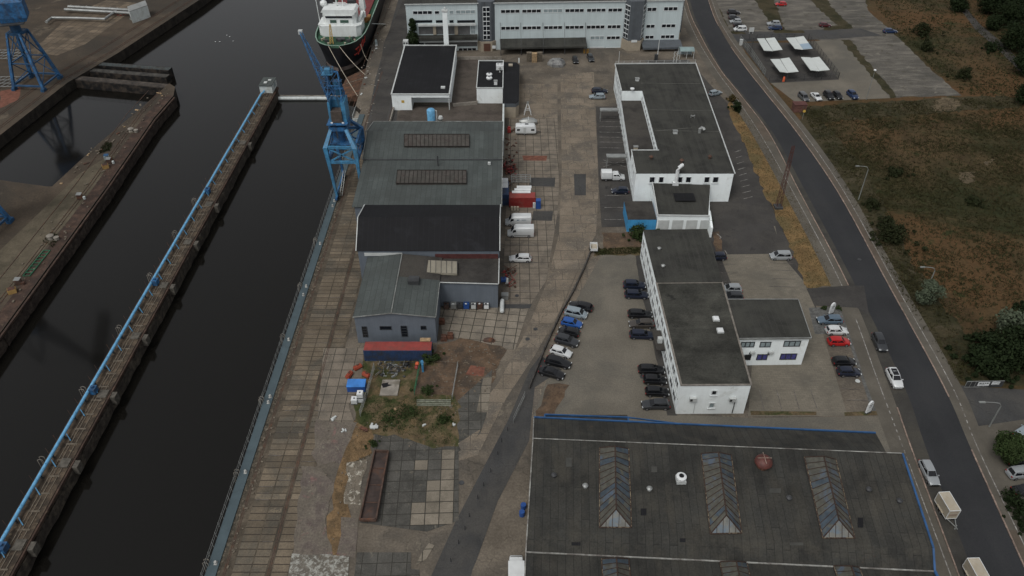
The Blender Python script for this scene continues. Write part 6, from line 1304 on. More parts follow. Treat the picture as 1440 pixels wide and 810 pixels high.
def pole(px,py,tx,ty,name,label,cat,m,r=.1,top=None):
    b=G(px,py,0); z=ony(tx,ty,b.y).z; t=thing(name,label,cat,(b.x,b.y,0)); child(MB().tube([(b.x,b.y,0),(b.x,b.y,z)],[r,r*.7]),'pole',m,t,40); return t,b,z
pole(870,88,871,72,'flag_pole','slim white pole standing behind the white block corner','pole',M_trim,.1)
t,b,z=pole(924,84,928,56,'signal_mast','white mast with a control box beside the entrance','mast',M_trim,.16); child(MB().box((b.x-.4,b.y,.9),(1.0,.8,1.8)),'control_box',M_dsteel,t)
for i,px in enumerate((947,951)):
    t,b,z=pole(px,88,px+1,72,'gate_post',['left white lattice gate post','right white lattice gate post'][i],'gate post',M_trim,.1); mb=MB(); [mb.bar((b.x,b.y,z*k/6),(b.x+.9*(1 if k%2 else -1)*.5,b.y,z*(k+1)/6),.06) for k in range(6)]; child(mb,'bracing',M_trim,t)
fence('low_barrier','long low pale rail fence in front of the white block back wall',[G(866,90),G(945,89),G(978,88)],.9,M_trim,False,rails=2)
# street lamps
def lamp(px,py,tx,ty,arm,label):
    b=G(px,py,0); z=ony(tx,ty,b.y).z; t=thing('street_lamp',label,'street lamp',(b.x,b.y,0),'street lamps')
    child(MB().tube([(b.x,b.y,0),(b.x,b.y,z-.8),(b.x+arm*.15,b.y,z-.2),(b.x+arm*.45,b.y,z),(b.x+arm,b.y,z+.1)],[.13,.09,.08,.07,.06],n=7),'pole',M_pole,t,40)
    child(MB().box((b.x+arm*1.12,b.y,z+.08),(abs(arm)*.25+.25,.32,.16)),'lamp_head',M_pole,t); return t
lamp(1207,281,1217,234,-2.4,'street lamp leaning over the road beside the dark shrubs, northern one of the bend')
lamp(1300,415,1308,376,-2.4,'street lamp beside the pale willow at the roadside')
lamp(1391,600,1410,566,-3.0,'street lamp over the side entrance beside the round tree')
t,b,z=pole(1218,140,1225,100,'car_park_lamp','slim car park lamp post with a round white head at the field edge','lamp post',M_pole,.09); child(MB().lathe((b.x,b.y,z),[(.1,0),(.35,.2),(.35,.4),(.1,.55)],n=12),'lamp_head',M_plastic,t,50)
pole(1056,74,1063,53,'car_park_pole','dark slim pole beside the first carport','pole',M_dsteel,.08)
# lattice mast
b=G(1094,292,0); z=ony(1113,205,b.y).z; t=thing('lattice_mast','tall rusty lattice mast in the dry grass beside the road','mast',(b.x,b.y,0)); mb=MB()
for sx in (-1,1):
    for sy in (-1,1): mb.bar((b.x+sx*.5,b.y+sy*.5,0),(b.x+sx*.22,b.y+sy*.22,z),.09)
n=14
for k in range(n):
    z0,z1=z*k/n,z*(k+1)/n; w0,w1=.5-.28*k/n,.5-.28*(k+1)/n
    for s in (-1,1):
        d=1 if k%2 else -1
        mb.bar((b.x-w0*d,b.y+s*w0,z0),(b.x+w1*d,b.y+s*w1,z1),.05); mb.bar((b.x+s*w0,b.y-w0*d,z0),(b.x+s*w1,b.y+w1*d,z1),.05)
child(mb,'lattice',mat('dark_red_steel',(.075,.035,.03),.8,var=.2),t); child(MB().box((b.x,b.y,.25),(1.8,1.8,.5)),'foot',M_dsteel,t)
# carports: two tilted white panels on posts
def carport(qs,label,blue=False):
    h=2.7; t=thing('carport',label,'carport',tuple(G(*qs[0][0])[:2])+(0,),'butterfly carports'); 
    for i,q in enumerate(qs):
        hs=[h+.0,h+.0,h,h]; 
        P4=[G(x,y,h+((.25 if j in (0,3) else 0) if i==0 else (.25 if j in (1,2) else 0))) for j,(x,y) in enumerate(q)]   # outer edges higher
        pn=child(MB().slab(P4,.14),'roof_panel',M_carport,t)
        if blue and i==1:
            a,b_,c,d=P4; sub(MB().slab([a+Vector((0,0,.01)),b_+Vector((0,0,.01)),b_.lerp(c,.42)+Vector((0,0,.01)),a.lerp(d,.42)+Vector((0,0,.01))],.02),'glass_panel',M_carportb,pn)
    c1=(G(*qs[0][1],h)+G(*qs[1][0],h))/2; c2=(G(*qs[0][2],h)+G(*qs[1][3],h))/2
    for f in (.12,.5,.88): p=c1.lerp(c2,f); child(MB().box((p.x,p.y,h/2-.1),(.22,.22,h-.2)),'post',M_dsteel,t)
    mb=MB(); mb.bar(c1-Vector((0,0,.12)),c2-Vector((0,0,.12)),.2); child(mb,'beam',M_dsteel,t)
S=lambda x,y:(1000+x/5.0625,y/5.0625)
carport([[S(377,358),S(440,362),S(380,272),S(328,274)],[S(441,360),S(508,352),S(452,266),S(388,273)]],'white butterfly carport, north-west of the four')
carport([[S(597,345),S(655,352),S(596,266),S(535,269)],[S(655,350),S(722,344),S(658,256),S(597,265)]],'butterfly carport with a bluish glass section, north-east of the four',True)
carport([[S(488,508),S(550,517),S(488,419),S(423,421)],[S(550,515),S(623,508),S(556,409),S(492,418)]],'white butterfly carport with an orange hydrant at its foot, south-west of the four')
carport([[S(708,498),S(772,505),S(706,408),S(640,406)],[S(772,503),S(845,496),S(770,404),S(708,412)]],'white butterfly carport, south-east of the four')
a=G(*S(514,580)); t=thing('orange_hydrant','orange pillar box at the fence of the carport lot','pillar',(a.x,a.y,0)); child(MB().lathe((a.x,a.y,0),[(.35,0),(.35,1.3),(.2,1.5)],n=10),'pillar',M_orange,t,40)
fence('lot_fence','tall wire fence enclosing the carport lot towards the road',[G(*S(205,300)),G(*S(275,385)),G(*S(380,545))],2.2,M_pole,rails=3)
fence('lot_fence','tall wire fence enclosing the carport lot on the east and south',[G(*S(690,285)),G(*S(905,560)),G(*S(410,585))],2.0,M_dsteel,rails=3)
fence('lot_fence','tall wire fence along the north side of the carport lot',[G(*S(215,290)),G(*S(690,285))],2.0,M_dsteel,rails=3)
a=G(1124,158,0); t=thing('brick_kiosk','small red-brown brick kiosk with flat roof at the roadside','kiosk',(a.x,a.y,0)); w_=3.4; child(MB().box((a.x,a.y+1,1.1),(w_,2.2,2.2)),'wall',M_brick,t); child(MB().box((a.x,a.y+1,2.26),(w_+.3,2.5,.12)),'roof',mat('brown_roof',(.10,.045,.04),.8),t); child(MB().box((a.x+.8,a.y-.13,.95),(.8,.05,1.8)),'door',M_rusty2,t)
a=G(1128,168,0); t=thing('road_sign','round pale road sign on a pole beside the kiosk','road sign',(a.x,a.y,0)); child(MB().tube([(a.x,a.y,0),(a.x,a.y,2.6)],.05),'pole',M_pole,t); mb=MB(); mb.tube([(a.x,a.y-.08,2.5),(a.x,a.y-.04,2.5)],.4,n=16); child(mb,'sign_disc',M_yellow,t)
a=G(*S(283,240)); tag(MB().box((a.x,a.y,1.4),(1.6,.12,1.4)).box((a.x-.6,a.y,.4),(.1,.1,.8)).box((a.x+.6,a.y,.4),(.1,.1,.8)).build('notice_board',M_trim),'small pale notice board at the car park entrance','sign')
a=G(*S(210,320)); tag(MB().box((a.x,a.y,.9),(.9,.7,1.8)).box((a.x,a.y,1.83),(1.0,.8,.08)).build('ticket_machine',M_trim),'pale ticket box at the fence corner of the carport lot','ticket machine')
for i,(px,py) in enumerate(((1168,441),(1220,580))):
    a=G(px,py,0); t=thing('sign_stele',['white rounded sign stele between two bushes at the car park entrance','white rounded sign stele at the south end of the east car park'][i],'sign',(a.x,a.y,0),'white sign steles')
    mb=MB(); rz=.5; ca,sa=math.cos(rz),math.sin(rz); pr=[(-.55,.15),(.55,.15),(.55,2.2),(.35,2.6),(0,2.75),(-.35,2.6),(-.55,2.2)]
    vs=[(a.x+x*ca-y*sa,a.y+x*sa+y*ca,z) for y in (-.14,.14) for x,z in pr]; n=7; mb.add(vs,[tuple(range(n)),tuple(range(n,2*n))[::-1]]+[(i_,n+i_,n+(i_+1)%n,(i_+1)%n) for i_ in range(n)]); child(mb,'panel',M_plastic,t); child(MB().box((a.x,a.y,.1),(1.2,.5,.2),rz),'foot',M_dsteel,t)
    child(MB().box((a.x+.15*sa,a.y-.15*ca,1.9),(.7,.02,.15),rz).box((a.x+.15*sa,a.y-.15*ca,1.5),(.6,.02,.08),rz),'lettering',M_dframe,t)
# sign fence at the side entrance
a=G(1356,545,0); b=G(1408,544,0); Z=1.5; t=thing('entrance_sign_fence','dark mesh fence panel carrying two white company signs','sign fence',(a.x,a.y,0)); mb=MB()
for k in range(9): p=a.lerp(b,k/8); mb.bar((p.x,p.y,0),(p.x,p.y,Z),.07)
mb.bar((a.x,a.y,Z),(b.x,b.y,Z),.09); mb.bar((a.x,a.y,.1),(b.x,b.y,.1),.09); child(mb,'frame',M_steel,t); child(MB().box(((a.x+b.x)/2,a.y+.08,Z/2),((b.x-a.x),.03,Z-.1)),'mesh_panel',M_dsteel,t)
fs=Fac((a.x,a.y-.05),(b.x,b.y-.05)); u0=fs.uz(1375,540)[0]; u1=fs.uz(1391,540)[0]; mb=MB(); fs.panel(mb,u0,u1,.45,1.35,.01,.05); sg=child(mb,'sign_board',M_plastic,t); mb=MB(); 
for k,(f0,f1,z0,z1) in enumerate(((.1,.3,.95,1.2),(.36,.5,.95,1.2),(.56,.66,.95,1.2),(.72,.9,.95,1.2),(.1,.6,.7,.78))): fs.panel(mb,u0+(u1-u0)*f0,u0+(u1-u0)*f1,z0,z1,.051,.06)
sub(mb,'lettering',M_dframe,sg)
u0=fs.uz(1394,540)[0]; u1=fs.uz(1405,540)[0]; mb=MB(); fs.panel(mb,u0,u1,1.0,1.4,.01,.05); fs.panel(mb,u0,u1,.68,.95,.01,.05); sg=child(mb,'sign_board',M_plastic,t); mb=MB(); fs.panel(mb,u0+.1,u1-.1,1.15,1.22,.051,.06); fs.panel(mb,u0+.1,u1-.1,.78,.84,.051,.06); sub(mb,'lettering',M_dframe,sg)
# walls and fences of the middle yard
pts=[G(x,y) for x,y in ((832,352),(822,378),(806,412),(790,440),(776,470),(765,495),(752,528),(744,548))]
t=thing('low_yard_wall','low dark concrete wall climbing along the oblique row of cars','wall',tuple(pts[0])); mb=MB()
for a,b in zip(pts[:-1],pts[1:]): mb.bar((a.x,a.y,.35),(b.x,b.y,.35),.2,.7)
child(mb,'wall_body',mat('dark_wall',(.065,.06,.055),.9,var=.25,vs=1),t); mb=MB()
for a,b in zip(pts[:-1],pts[1:]):
    k=max(1,round((b-a).length/2.4)); [mb.bar((a.lerp(b,i/k).x,a.lerp(b,i/k).y,.6),(a.lerp(b,i/k).x,a.lerp(b,i/k).y,1.3),.06) for i in range(k)]
    mb.bar((a.x,a.y,1.25),(b.x,b.y,1.25),.045)
child(mb,'railing',M_dsteel,t)
pts=[G(x,y) for x,y in ((722,595),(738,560))]
t=fence('mesh_gate_panel','pale green mesh gate panels standing on the dark lane',pts,1.5,M_steel,True,cat='gate',rails=2)
pl=[(714,606),(705,622),(700,640),(690,664),(680,684),(672,702),(660,727),(654,745),(645,765),(634,790)]
for i,(x,y) in enumerate(pl):
    b=G(x,y); tag(MB().tube([(b.x,b.y,0),(b.x,b.y,1.1)],.06,n=6).lathe((b.x,b.y,0),[(.14,0),(.14,.05)],n=8).build('bollard',M_dsteel),'thin dark post in the line along the dark lane','post','thin posts along the dark lane')
for i,(px,py,l) in enumerate(((738,712,'blue drum against the warehouse west wall, upper one'),(736,722,'blue drum against the warehouse west wall, lower one'))):
    b=G(px,py,.5); tag(MB().lathe((b.x-.2,b.y,0),[(.42,0),(.44,.3),(.42,.6),(.44,.9),(.4,1.0)],n=14).build('blue_drum',M_bluep),l,'drum','blue drums')
for i,(px,py) in enumerate(((649,679),(753,463),(742,477),(727,416),(1206,536),(1208.5,365),(903,530.),(1415,365))[:7]):
    b=G(px,py); 
    tag(MB().lathe((b.x,b.y,.02),[(.42,0),(.42,.05),(.34,.055),(.33,.04)],n=18).build('manhole_cover',M_dsteel if i!=4 else M_trim),['round manhole cover on the pale slab plot by the lane','dark manhole cover, upper one on the curved yard lane','dark manhole cover, lower one on the curved yard lane','manhole cover beside the slab rows','pale ringed manhole cover in the east car park','pale manhole cover on the road surface','manhole cover beside the nose of a parked car'][i],'manhole cover')
# ================================================================ waterfront
def lattice(mb, p, q, w0, w1, n, r=.1, rd=.06, m=0, up=None):
    p, q = Vector(p), Vector(q); d = (q-p).normalized(); up = Vector(up) if up else (Vector((0,0,1)) if abs(d.z) < .95 else Vector((0,1,0)))
    a = d.cross(up).normalized(); b = a.cross(d).normalized(); C = []
    for k in range(n+1):
        c = p.lerp(q, k/n); w = w0+(w1-w0)*k/n; C.append([c+a*w*sx+b*w*sy for sx, sy in ((-.5,-.5),(.5,-.5),(.5,.5),(-.5,.5))])
    for j in range(4): mb.bar(C[0][j], C[-1][j], r, m=m)
    for k in range(n):
        for j in range(4):
            i = (j+1)%4
            mb.bar(C[k][j], C[k+1][i] if (k+j)%2 else C[k+1][j], rd, m=m) if False else mb.bar(C[k][j if k%2 else i], C[k+1][i if k%2 else j], rd, m=m)
            mb.bar(C[k+1][j], C[k+1][i], rd, m=m)
    return mb
# main portal crane ------------------------------------------------------
FA=G(471.5,282); x0=-41.0; y0=FA.y+.4; x1=-34.9; y1=y0+9.5
cr=thing('portal_crane','tall light blue portal crane with raised lattice jib astride the quay rails','crane',(x0,y0,0))
zk=18.2; zt_=25.5   # knee and top-of-portal heights
def zfor(px,py,Y): return ony(px,py,Y)
kn=ony(457,208,y0-.3); tp=ony(465,181,y0+2.6)
KL=Vector((kn.x,y0,kn.z)); KR=ony(499,208,y0); TL=ony(465,181,y0+2.5); TR=ony(486,181,y0+2.5); zK=KL.z; zT=TL.z
KLb=Vector((KL.x,y1,zK)); KRb=Vector((KR.x,y1,zK)); TLb=Vector((TL.x,y1-2.5,zT)); TRb=Vector((TR.x,y1-2.5,zT))
FL=Vector((x0,y0,1.1)); FR=Vector((x1,y0,1.1)); FLb=Vector((x0,y1,1.1)); FRb=Vector((x1,y1,1.1))
for i,(f,k,t_) in enumerate(((FL,KL,TL),(FR,KR,TR),(FLb,KLb,TLb),(FRb,KRb,TRb))):
    mb=MB(); rg=[]
    for c,w in ((f,.5),(f.lerp(k,.5),.65),(k,.95),(t_,.7)):
        rg.append([c+Vector((dx*w/2,dy*w/2,0)) for dx,dy in ((-1,-1),(1,-1),(1,1),(-1,1))])
    mb.loft(rg); lg=child(mb,'leg',M_crane2 if i<2 else M_crane,cr)
    bg=MB(); c=Vector((f.x,f.y,0)); bg.box((c.x,c.y,.85),(.5,2.4,.5)); sub(bg,'bogie',M_crane,lg); wb_=MB()
    for s in (-.8,.8): wb_.tube([(c.x-.18,c.y+s,.4),(c.x+.18,c.y+s,.4)],.34,n=12)
    sub(wb_,'bogie_wheel',M_dsteel,lg)
def zmid(f,k,z): return f.lerp(k,(z-f.z)/(k.z-f.z))
zb=ony(480,228,y0).z
for a,b,c,d in ((FL,KL,FR,KR),(FLb,KLb,FRb,KRb),(FL,KL,FLb,KLb),(FR,KR,FRb,KRb)):
    p,q=zmid(a,b,zb),zmid(c,d,zb); mb=MB(); mb.bar(p,q,.5,.6); mb.bar(p,KL.lerp(KR,.5) if False else d,.3); mb.bar(q,b,.3); mb.bar(b,d,.5,.6); child(mb,'cross_beam',M_crane2 if a is FL and c is FR else M_crane,cr)
mb=MB(); mb.bar(TL,TR,.9,.9); mb.bar(TLb,TRb,.9,.9); mb.bar(TL,TLb,.9,.9); mb.bar(TR,TRb,.9,.9); mb.box(((TL.x+TR.x)/2,(TL.y+TLb.y)/2,zT-.3),(TR.x-TL.x,TLb.y-TL.y,.3)); child(mb,'top_frame',M_crane,cr)
C0=Vector(((TL.x+TR.x)/2,(TL.y+TLb.y)/2,zT)); child(MB().lathe((C0.x,C0.y,zT+.2),[(1.6,0),(1.6,.6),(1.8,.7),(1.8,1.1)],n=20),'slewing_ring',M_dsteel,cr,40)
child(MB().tube([(C0.x,C0.y,zK-3),(C0.x,C0.y,zT)],[.8,.9],n=12),'king_post',M_crane,cr,40)
mb=MB(); mb.box((C0.x,C0.y-.5,zK-1.0),(4.6,3.0,.2)); child(mb,'inner_platform',M_crane,cr)
zc=zT+1.3
mb=MB(); mb.box((C0.x-1.5,C0.y+.2,zc+2.3),(.5,3.8,4.6)).box((C0.x+1.6,C0.y+.2,zc+2.4),(.9,3.8,4.8)).box((C0.x,C0.y+1.5,zc+2.2),(2.5,1.4,4.4)); child(mb,'machine_house',M_crane2,cr)
child(MB().box((C0.x,C0.y-1.0,zc+1.4),(2.4,2.4,2.6)),'operator_cab',mat('brownish_cab_front',(.07,.055,.045),.6,var=.3,vs=2),cr); child(MB().box((C0.x-1.2,C0.y-2.3,zc+.1),(.5,.2,.4)).box((C0.x+1.3,C0.y-2.3,zc+.1),(.5,.2,.4)),'floodlight',M_plastic,cr); child(MB().box((C0.x,C0.y-.8,zc-.1),(4.6,4.2,.25)),'platform',M_crane,cr)
zr=zc+5.4
mb=MB()
for sx in (-1.5,1.5):
    mb.bar((C0.x+sx,C0.y-1.5,zr-.6),(C0.x+sx*.7,C0.y+.5,zr+5.5),.2); mb.bar((C0.x+sx,C0.y+2.5,zr-.6),(C0.x+sx*.7,C0.y+.5,zr+5.5),.2); mb.bar((C0.x+sx,C0.y-1.5,zr-.6),(C0.x-sx*.85,C0.y-.4,zr+2.7),.1); mb.bar((C0.x+sx*.85,C0.y-.5,zr+2.7),(C0.x-sx*.7,C0.y+.5,zr+5.5),.1)
    mb.bar((C0.x+sx,C0.y-1.5,zr),(C0.x+sx,C0.y+2.5,zr),.3)
mb.bar((C0.x-1.05,C0.y+.5,zr+5.5),(C0.x+1.05,C0.y+.5,zr+5.5),.3); mb.bar((C0.x-1.3,C0.y-.5,zr+2.7),(C0.x+1.3,C0.y-.5,zr+2.7),.2)
for k in range(2): mb.box((C0.x+.6,C0.y+.9,zr+1.5+k*1.8),(2.0,1.4,.06))
child(mb,'upper_frame',M_crane,cr)
q=ony(463,110,C0.y+1); mb=MB(); hx_,hy_,hz_=q.x-.1,C0.y+.6,zr+5.2
mb.box((hx_,hy_,hz_-.1),(2.4,2.0,.12)).box((hx_,hy_,hz_+.5),(1.2,1.2,1.0))
for sx in (-1.15,1.15):
    for sy in (-.95,.95): mb.bar((hx_+sx,hy_+sy,hz_),(hx_+sx,hy_+sy,hz_+1.1),.07)
for z_ in (.6,1.1):
    for sy in (-.95,.95): mb.bar((hx_-1.15,hy_+sy,hz_+z_),(hx_+1.15,hy_+sy,hz_+z_),.06)
    for sx in (-1.15,1.15): mb.bar((hx_+sx,hy_-.95,hz_+z_),(hx_+sx,hy_+.95,hz_+z_),.06)
child(mb,'head_platform',M_crane2,cr)
q=ony(474,120,C0.y+2); child(MB().tube([(q.x,C0.y+2.4,q.z-2.2),(q.x,C0.y+2.4,q.z+.9)],1.0,n=12).lathe((q.x,C0.y+2.4,q.z+.9),[(1.0,0),(.2,.4)],n=12),'counterweight',M_crane2,cr,40)
jb=Vector((C0.x-.6,C0.y-1.2,zr+.3)); jt=G(423,46,46.0); 
# jib tip: choose the point on the sight line at a radius that suits the jib length
best=None
for zz in range(30,70):
    p=G(422.5,45,zz); L_=(p-jb).length
    if best is None or abs(L_-23)<abs(best[0]-23): best=(L_,p)
jt=best[1]
mb=MB(); lattice(mb,jb,jt,1.8,.5,18,.12,.07,0,up=(0,1,.3)); jo=child(mb,'jib',M_crane,cr)
sub(MB().box(tuple(jt),(.9,.9,.9)),'jib_head',M_trim,jo); mb=MB(); mb.bar(jt,(C0.x,C0.y+.5,zr+5.4),.06); mb.bar(jt,(C0.x-.5,C0.y+.5,zr+5.4),.06); sub(mb,'stay_cable',M_dsteel,jo)
mb=MB(); a=FLb+Vector((.2,-1,.0)); 
for s in (-.25,.25): mb.bar((x0+.6+s,y0+1.5,.2),(x0+1.3+s,y0+5.5,4.6),.08)
for k in range(10): f=k/9; mb.bar((x0+.35+.7*f,y0+1.5+4*f,.2+4.4*f),(x0+.85+.7*f,y0+1.5+4*f,.2+4.4*f),.06)
child(mb,'stairway',M_steel,cr)
child(MB().bar((x0,y0-.0,1.4),(x0,y1,1.4),.35,.4),'travel_beam',M_crane,cr); child(MB().bar((x1,y0-.0,1.4),(x1,y1,1.4),.35,.4),'travel_beam',M_crane,cr)
# north-west crane (partly out of the picture) and a third one mostly outside: portal, house, jib ------
def old_crane(name,label,fl,fr,ang,zk,ztop,jibvec,hs=1.0,gx=7.5):
    # fl, fr ground points of the front legs; rest extends away by the vector ang
    d=(fr-fl); back=Vector((-d.y,d.x,0)).normalized()*gx; t=thing(name,label,'crane',tuple(fl))
    F_=[fl,fr,fr+back,fl+back]; c=sum(F_,Vector())/4; T_=[c+(p-c)*.42+Vector((0,0,zk)) for p in F_]
    for f,k in zip(F_,T_):
        mb=MB(); rg=[[q+Vector((dx*w/2,dy*w/2,0)) for dx,dy in ((-1,-1),(1,-1),(1,1),(-1,1))] for q,w in ((f+Vector((0,0,.8)),.8),(f.lerp(k,.45)+Vector((0,0,.8)),.75),(k,.5))]; mb.loft(rg); lg=child(mb,'leg',M_crane,t); sub(MB().box((f.x,f.y,.4),(1.0,1.8,.8),0),'bogie',M_crane3,lg)
    for i in range(4):
        a,b=F_[i],F_[(i+1)%4]; A,B=T_[i],T_[(i+1)%4]; mb=MB(); mb.bar(a+Vector((0,0,1.4)),b+Vector((0,0,1.4)),.45); p,q=(a+Vector((0,0,.8))).lerp(A,.45),(b+Vector((0,0,.8))).lerp(B,.45); mb.bar(p,q,.3); mb.bar(p,B,.2); mb.bar(q,A,.2); mb.bar(a+Vector((0,0,1.4)),q,.2); mb.bar(A,B,.4); child(mb,'bracing',M_crane3,t)
    child(MB().lathe((c.x,c.y,zk-.5),[(2.4,0),(2.4,.6),(1.4,.7),(1.4,3.5)],n=16),'turntable',M_crane3,t,40)
    zz=zk+3; ja=Vector(jibvec); j=ja.normalized(); s=Vector((-j.y,j.x,0)).normalized(); hd=Vector((j.x,j.y,0)).normalized()
    cab=[c+hd*x+s*y for x,y in ((3.2,-1.8),(3.2,1.8),(-4.5,2.2),(-4.5,-2.2))]
    mb=MB(); mb.loft([[p+Vector((0,0,zz)) for p in [c+(q-c)*.85 for q in cab]],[p+Vector((0,0,zz+1.2)) for p in cab],[p+Vector((0,0,zz+5.5)) for p in cab],[c+(q-c)*.8+Vector((0,0,zz+6.2)) for q in cab]]); ho=child(mb,'machine_house',M_crane,t)
    sub(MB().box((c.x+hd.x*3.4,c.y+hd.y*3.4,zz+2.5),(1.2,1.2,1.4),math.atan2(hd.y,hd.x)),'cab_window',M_glass,ho); sub(MB().box((c.x,c.y,zz-.2),(6.5,6.5,.3),math.atan2(hd.y,hd.x)),'platform',M_dsteel,ho)
    jb=c+hd*2.5+Vector((0,0,zz+5)); jt=jb+ja; mb=MB(); lattice(mb,jb,jt,2.4,.9,14,.2,.1); top=c-hd*1.5+Vector((0,0,ztop)); mb.bar(jt,top,.12); child(mb,'jib',M_crane,t)
    mb=MB(); 
    for q in cab: mb.bar(q+Vector((0,0,zz+6)),top,.3)
    child(mb,'mast',M_crane3,t); return t
fl=G(62,128); fr=G(85,110); old_crane('harbour_crane','blue harbour crane with closed machine house on the west quay, cut by the picture corner',fl,fr,0,16,34,(-12,-4,16),gx=9)
fl=G(-24,346); fr=G(15,312); cB=old_crane('harbour_crane','blue harbour crane of which only one leg shows at the left edge',fl,fr,0,14,34,(9,0,11),gx=8)
mb=MB(); lattice(mb,(-104,141,33),(-112.5,164,36),2.0,2.0,8,.3,.16); mb.box((-104,142,33.5),(2.2,4,3)); child(mb,'luffing_beam',M_crane3,cB)
# low grey frames in the west yard
for i,(px,py) in enumerate(((5,122),(10,83))):
    a=G(px,py,0); mb=MB(); mb2=[mb.bar((a.x-6+k*1.6,a.y-2,.9),(a.x-4+k*1.6,a.y+5,.9),.16) for k in range(7)]; [mb.bar((a.x-6,a.y-2+k*2.3,1.0),(a.x+5,a.y-2+k*2.3,1.0),.16) for k in range(4)]; [mb.box((a.x+sx,a.y+sy,.45),(.2,.2,.9)) for sx in (-5,4) for sy in (-1.5,4)]
    tag(mb.build('steel_grating_stack' if i==0 else 'lattice_section',M_steel),['pale steel gratings stacked at the foot of the corner crane','grey lattice section lying behind the corner crane'][i],'steel frames')
# silver pipes and duct box
t=thing('silver_pipeline','pair of long silver pipes ending in a white duct box on the west quay','pipeline',tuple(G(205,30)))
h=1.2
for k,(ya_,xa_,xe) in enumerate(((9.3,96,196),(13.3,91,193))):
    a=G(xa_,ya_,h); b=G(xe-8,ya_+5.2,h); c=G(xe-3,ya_+8,h); d=G(xe-9,ya_+13,h); child(MB().tube([a,a.lerp(b,.5),b,c,d],.5,n=10),'pipe',M_steel,t,40)
a=G(65,31,h); b=G(73,25,h); c=G(110,25.5,h); d=G(147,27,h); e_=G(163,15.5,h); child(MB().tube([a,b,c,d,e_],.45,n=10),'branch_pipe',M_steel,t,40)
q=[G(187,33),G(212,24),G(209,17),G(184,26)]; child(MB().prism([(p.x,p.y) for p in q],0,4.0),'duct_box',M_white2,t); child(MB().prism([(p.x,p.y) for p in q],4.004,4.2),'duct_roof',M_steel,t)
mb=MB(); 
for k in range(9): p=G(98+k*11,11.5+k*.6); mb.box((p.x,p.y,.35),(.3,3.4,.7))
child(mb,'support',M_concrete,t)
tag(clutter('quay_debris','reddish brush and scrap patch beside the silver pipes','debris',165,21,6,3,26,[M_redp,M_wood2],.5,21))
# dock gate: three floating beams between quay and jetty head
def beam(a,b,w,h,z,name,label,m,grp,deckm=None,rails=True):
    A,B_=G(*a,z),G(*b,z); t=thing(name,label,'dock gate',tuple(A),grp); child(MB().bar(A-Vector((0,0,h/2)),B_-Vector((0,0,h/2)),w,h),'caisson',m,t)
    if rails:
        mb=MB(); L_=(B_-A).length; n=int(L_/2); s=Vector((0,-w/2,0))
        for k in range(n+1): p=A.lerp(B_,k/n)+s; mb.bar(p,p+Vector((0,0,1)),.05)
        mb.bar(A+s+Vector((0,0,1)),B_+s+Vector((0,0,1)),.05); mb.bar(A+s+Vector((0,0,.5)),B_+s+Vector((0,0,.5)),.04); child(mb,'handrail',M_dsteel,t)
    child(MB().bar(A+Vector((0,0,.03)),B_+Vector((0,0,.03)),w*.8,.05),'deck',deckm or g_rustdeck,t); return t
M_gate=mat('blackened_steel_wall',(.010,.010,.010),.8,var=.3,vs=.5,dirt=(.05,.04,.032),dirt_amt=.4,ds=.6)
M_deckb=mat('slate_deck',(.070,.083,.084),.85,var=.25,vs=.5,dirt=(.045,.042,.036),dirt_amt=.4,ds=.5)
beam((128,89),(239,97),2.6,3,-.2,'dock_gate_beam','slate-coloured dock gate beam, northernmost of the three',M_gate,'dock gate beams',M_deckb)
beam((122,98),(236,107),2.6,3,-.5,'dock_gate_beam','dark dock gate beam with rust patches at both ends, middle one',M_gate,'dock gate beams',mat('dark_gate_deck',(.068,.064,.056),.9,var=.3,vs=.5,dirt=(.03,.028,.026),dirt_amt=.4,ds=.3))
beam((101,109),(234,121),3.2,4,-.5,'dock_gate_beam','brown-grey dock gate beam facing the dark basin',M_gate,'dock gate beams',mat('brown_gate_deck',(.072,.060,.050),.9,var=.3,vs=.5,dirt=(.035,.03,.026),dirt_amt=.4,ds=.3))
# jetty details
r=random.Random(12)
for i,(px,py,l) in enumerate(((185,185,'pale bollard with ropes on the jetty head'),(72,336,'mossy pale bollard on the rusty jetty edge'))):
    a=G(px,py,0); t=thing('mooring_bollard',l,'bollard',tuple(a)); child(MB().lathe(tuple(a),[(.7,0),(.6,.7),(.8,.9),(.5,1.1)],n=12),'bollard_head',M_concrete,t,40); child(MB().lathe((a.x+1.4,a.y-.3,0),[(.5,0),(.45,.5),(.6,.7),(.3,.8)],n=12),'second_head',M_concrete,t,40); mb=MB(); mb.tube([(a.x+math.cos(k)*1.5,a.y+math.sin(k)*1.1,.1) for k in range(7)],.1,n=5); child(mb,'rope_coil',M_wood2,t)
for i,(px,py,m,l) in enumerate(((149,236,M_yellow,'ochre winch box on the jetty edge'),(18,411,M_yellow,'yellow-brown crate on the rusty jetty edge'))):
    a=G(px,py,0); t=thing('winch_box',l,'box',tuple(a)); child(MB().box((a.x,a.y,.45),(1.5,1.3,.9),.5),'box_body',mat('dull_ochre%d'%i,(.30,.19,.07),.8,var=.2),t); child(MB().box((a.x,a.y,.95),(1.3,1.1,.12),.5),'lid',M_rust,t)
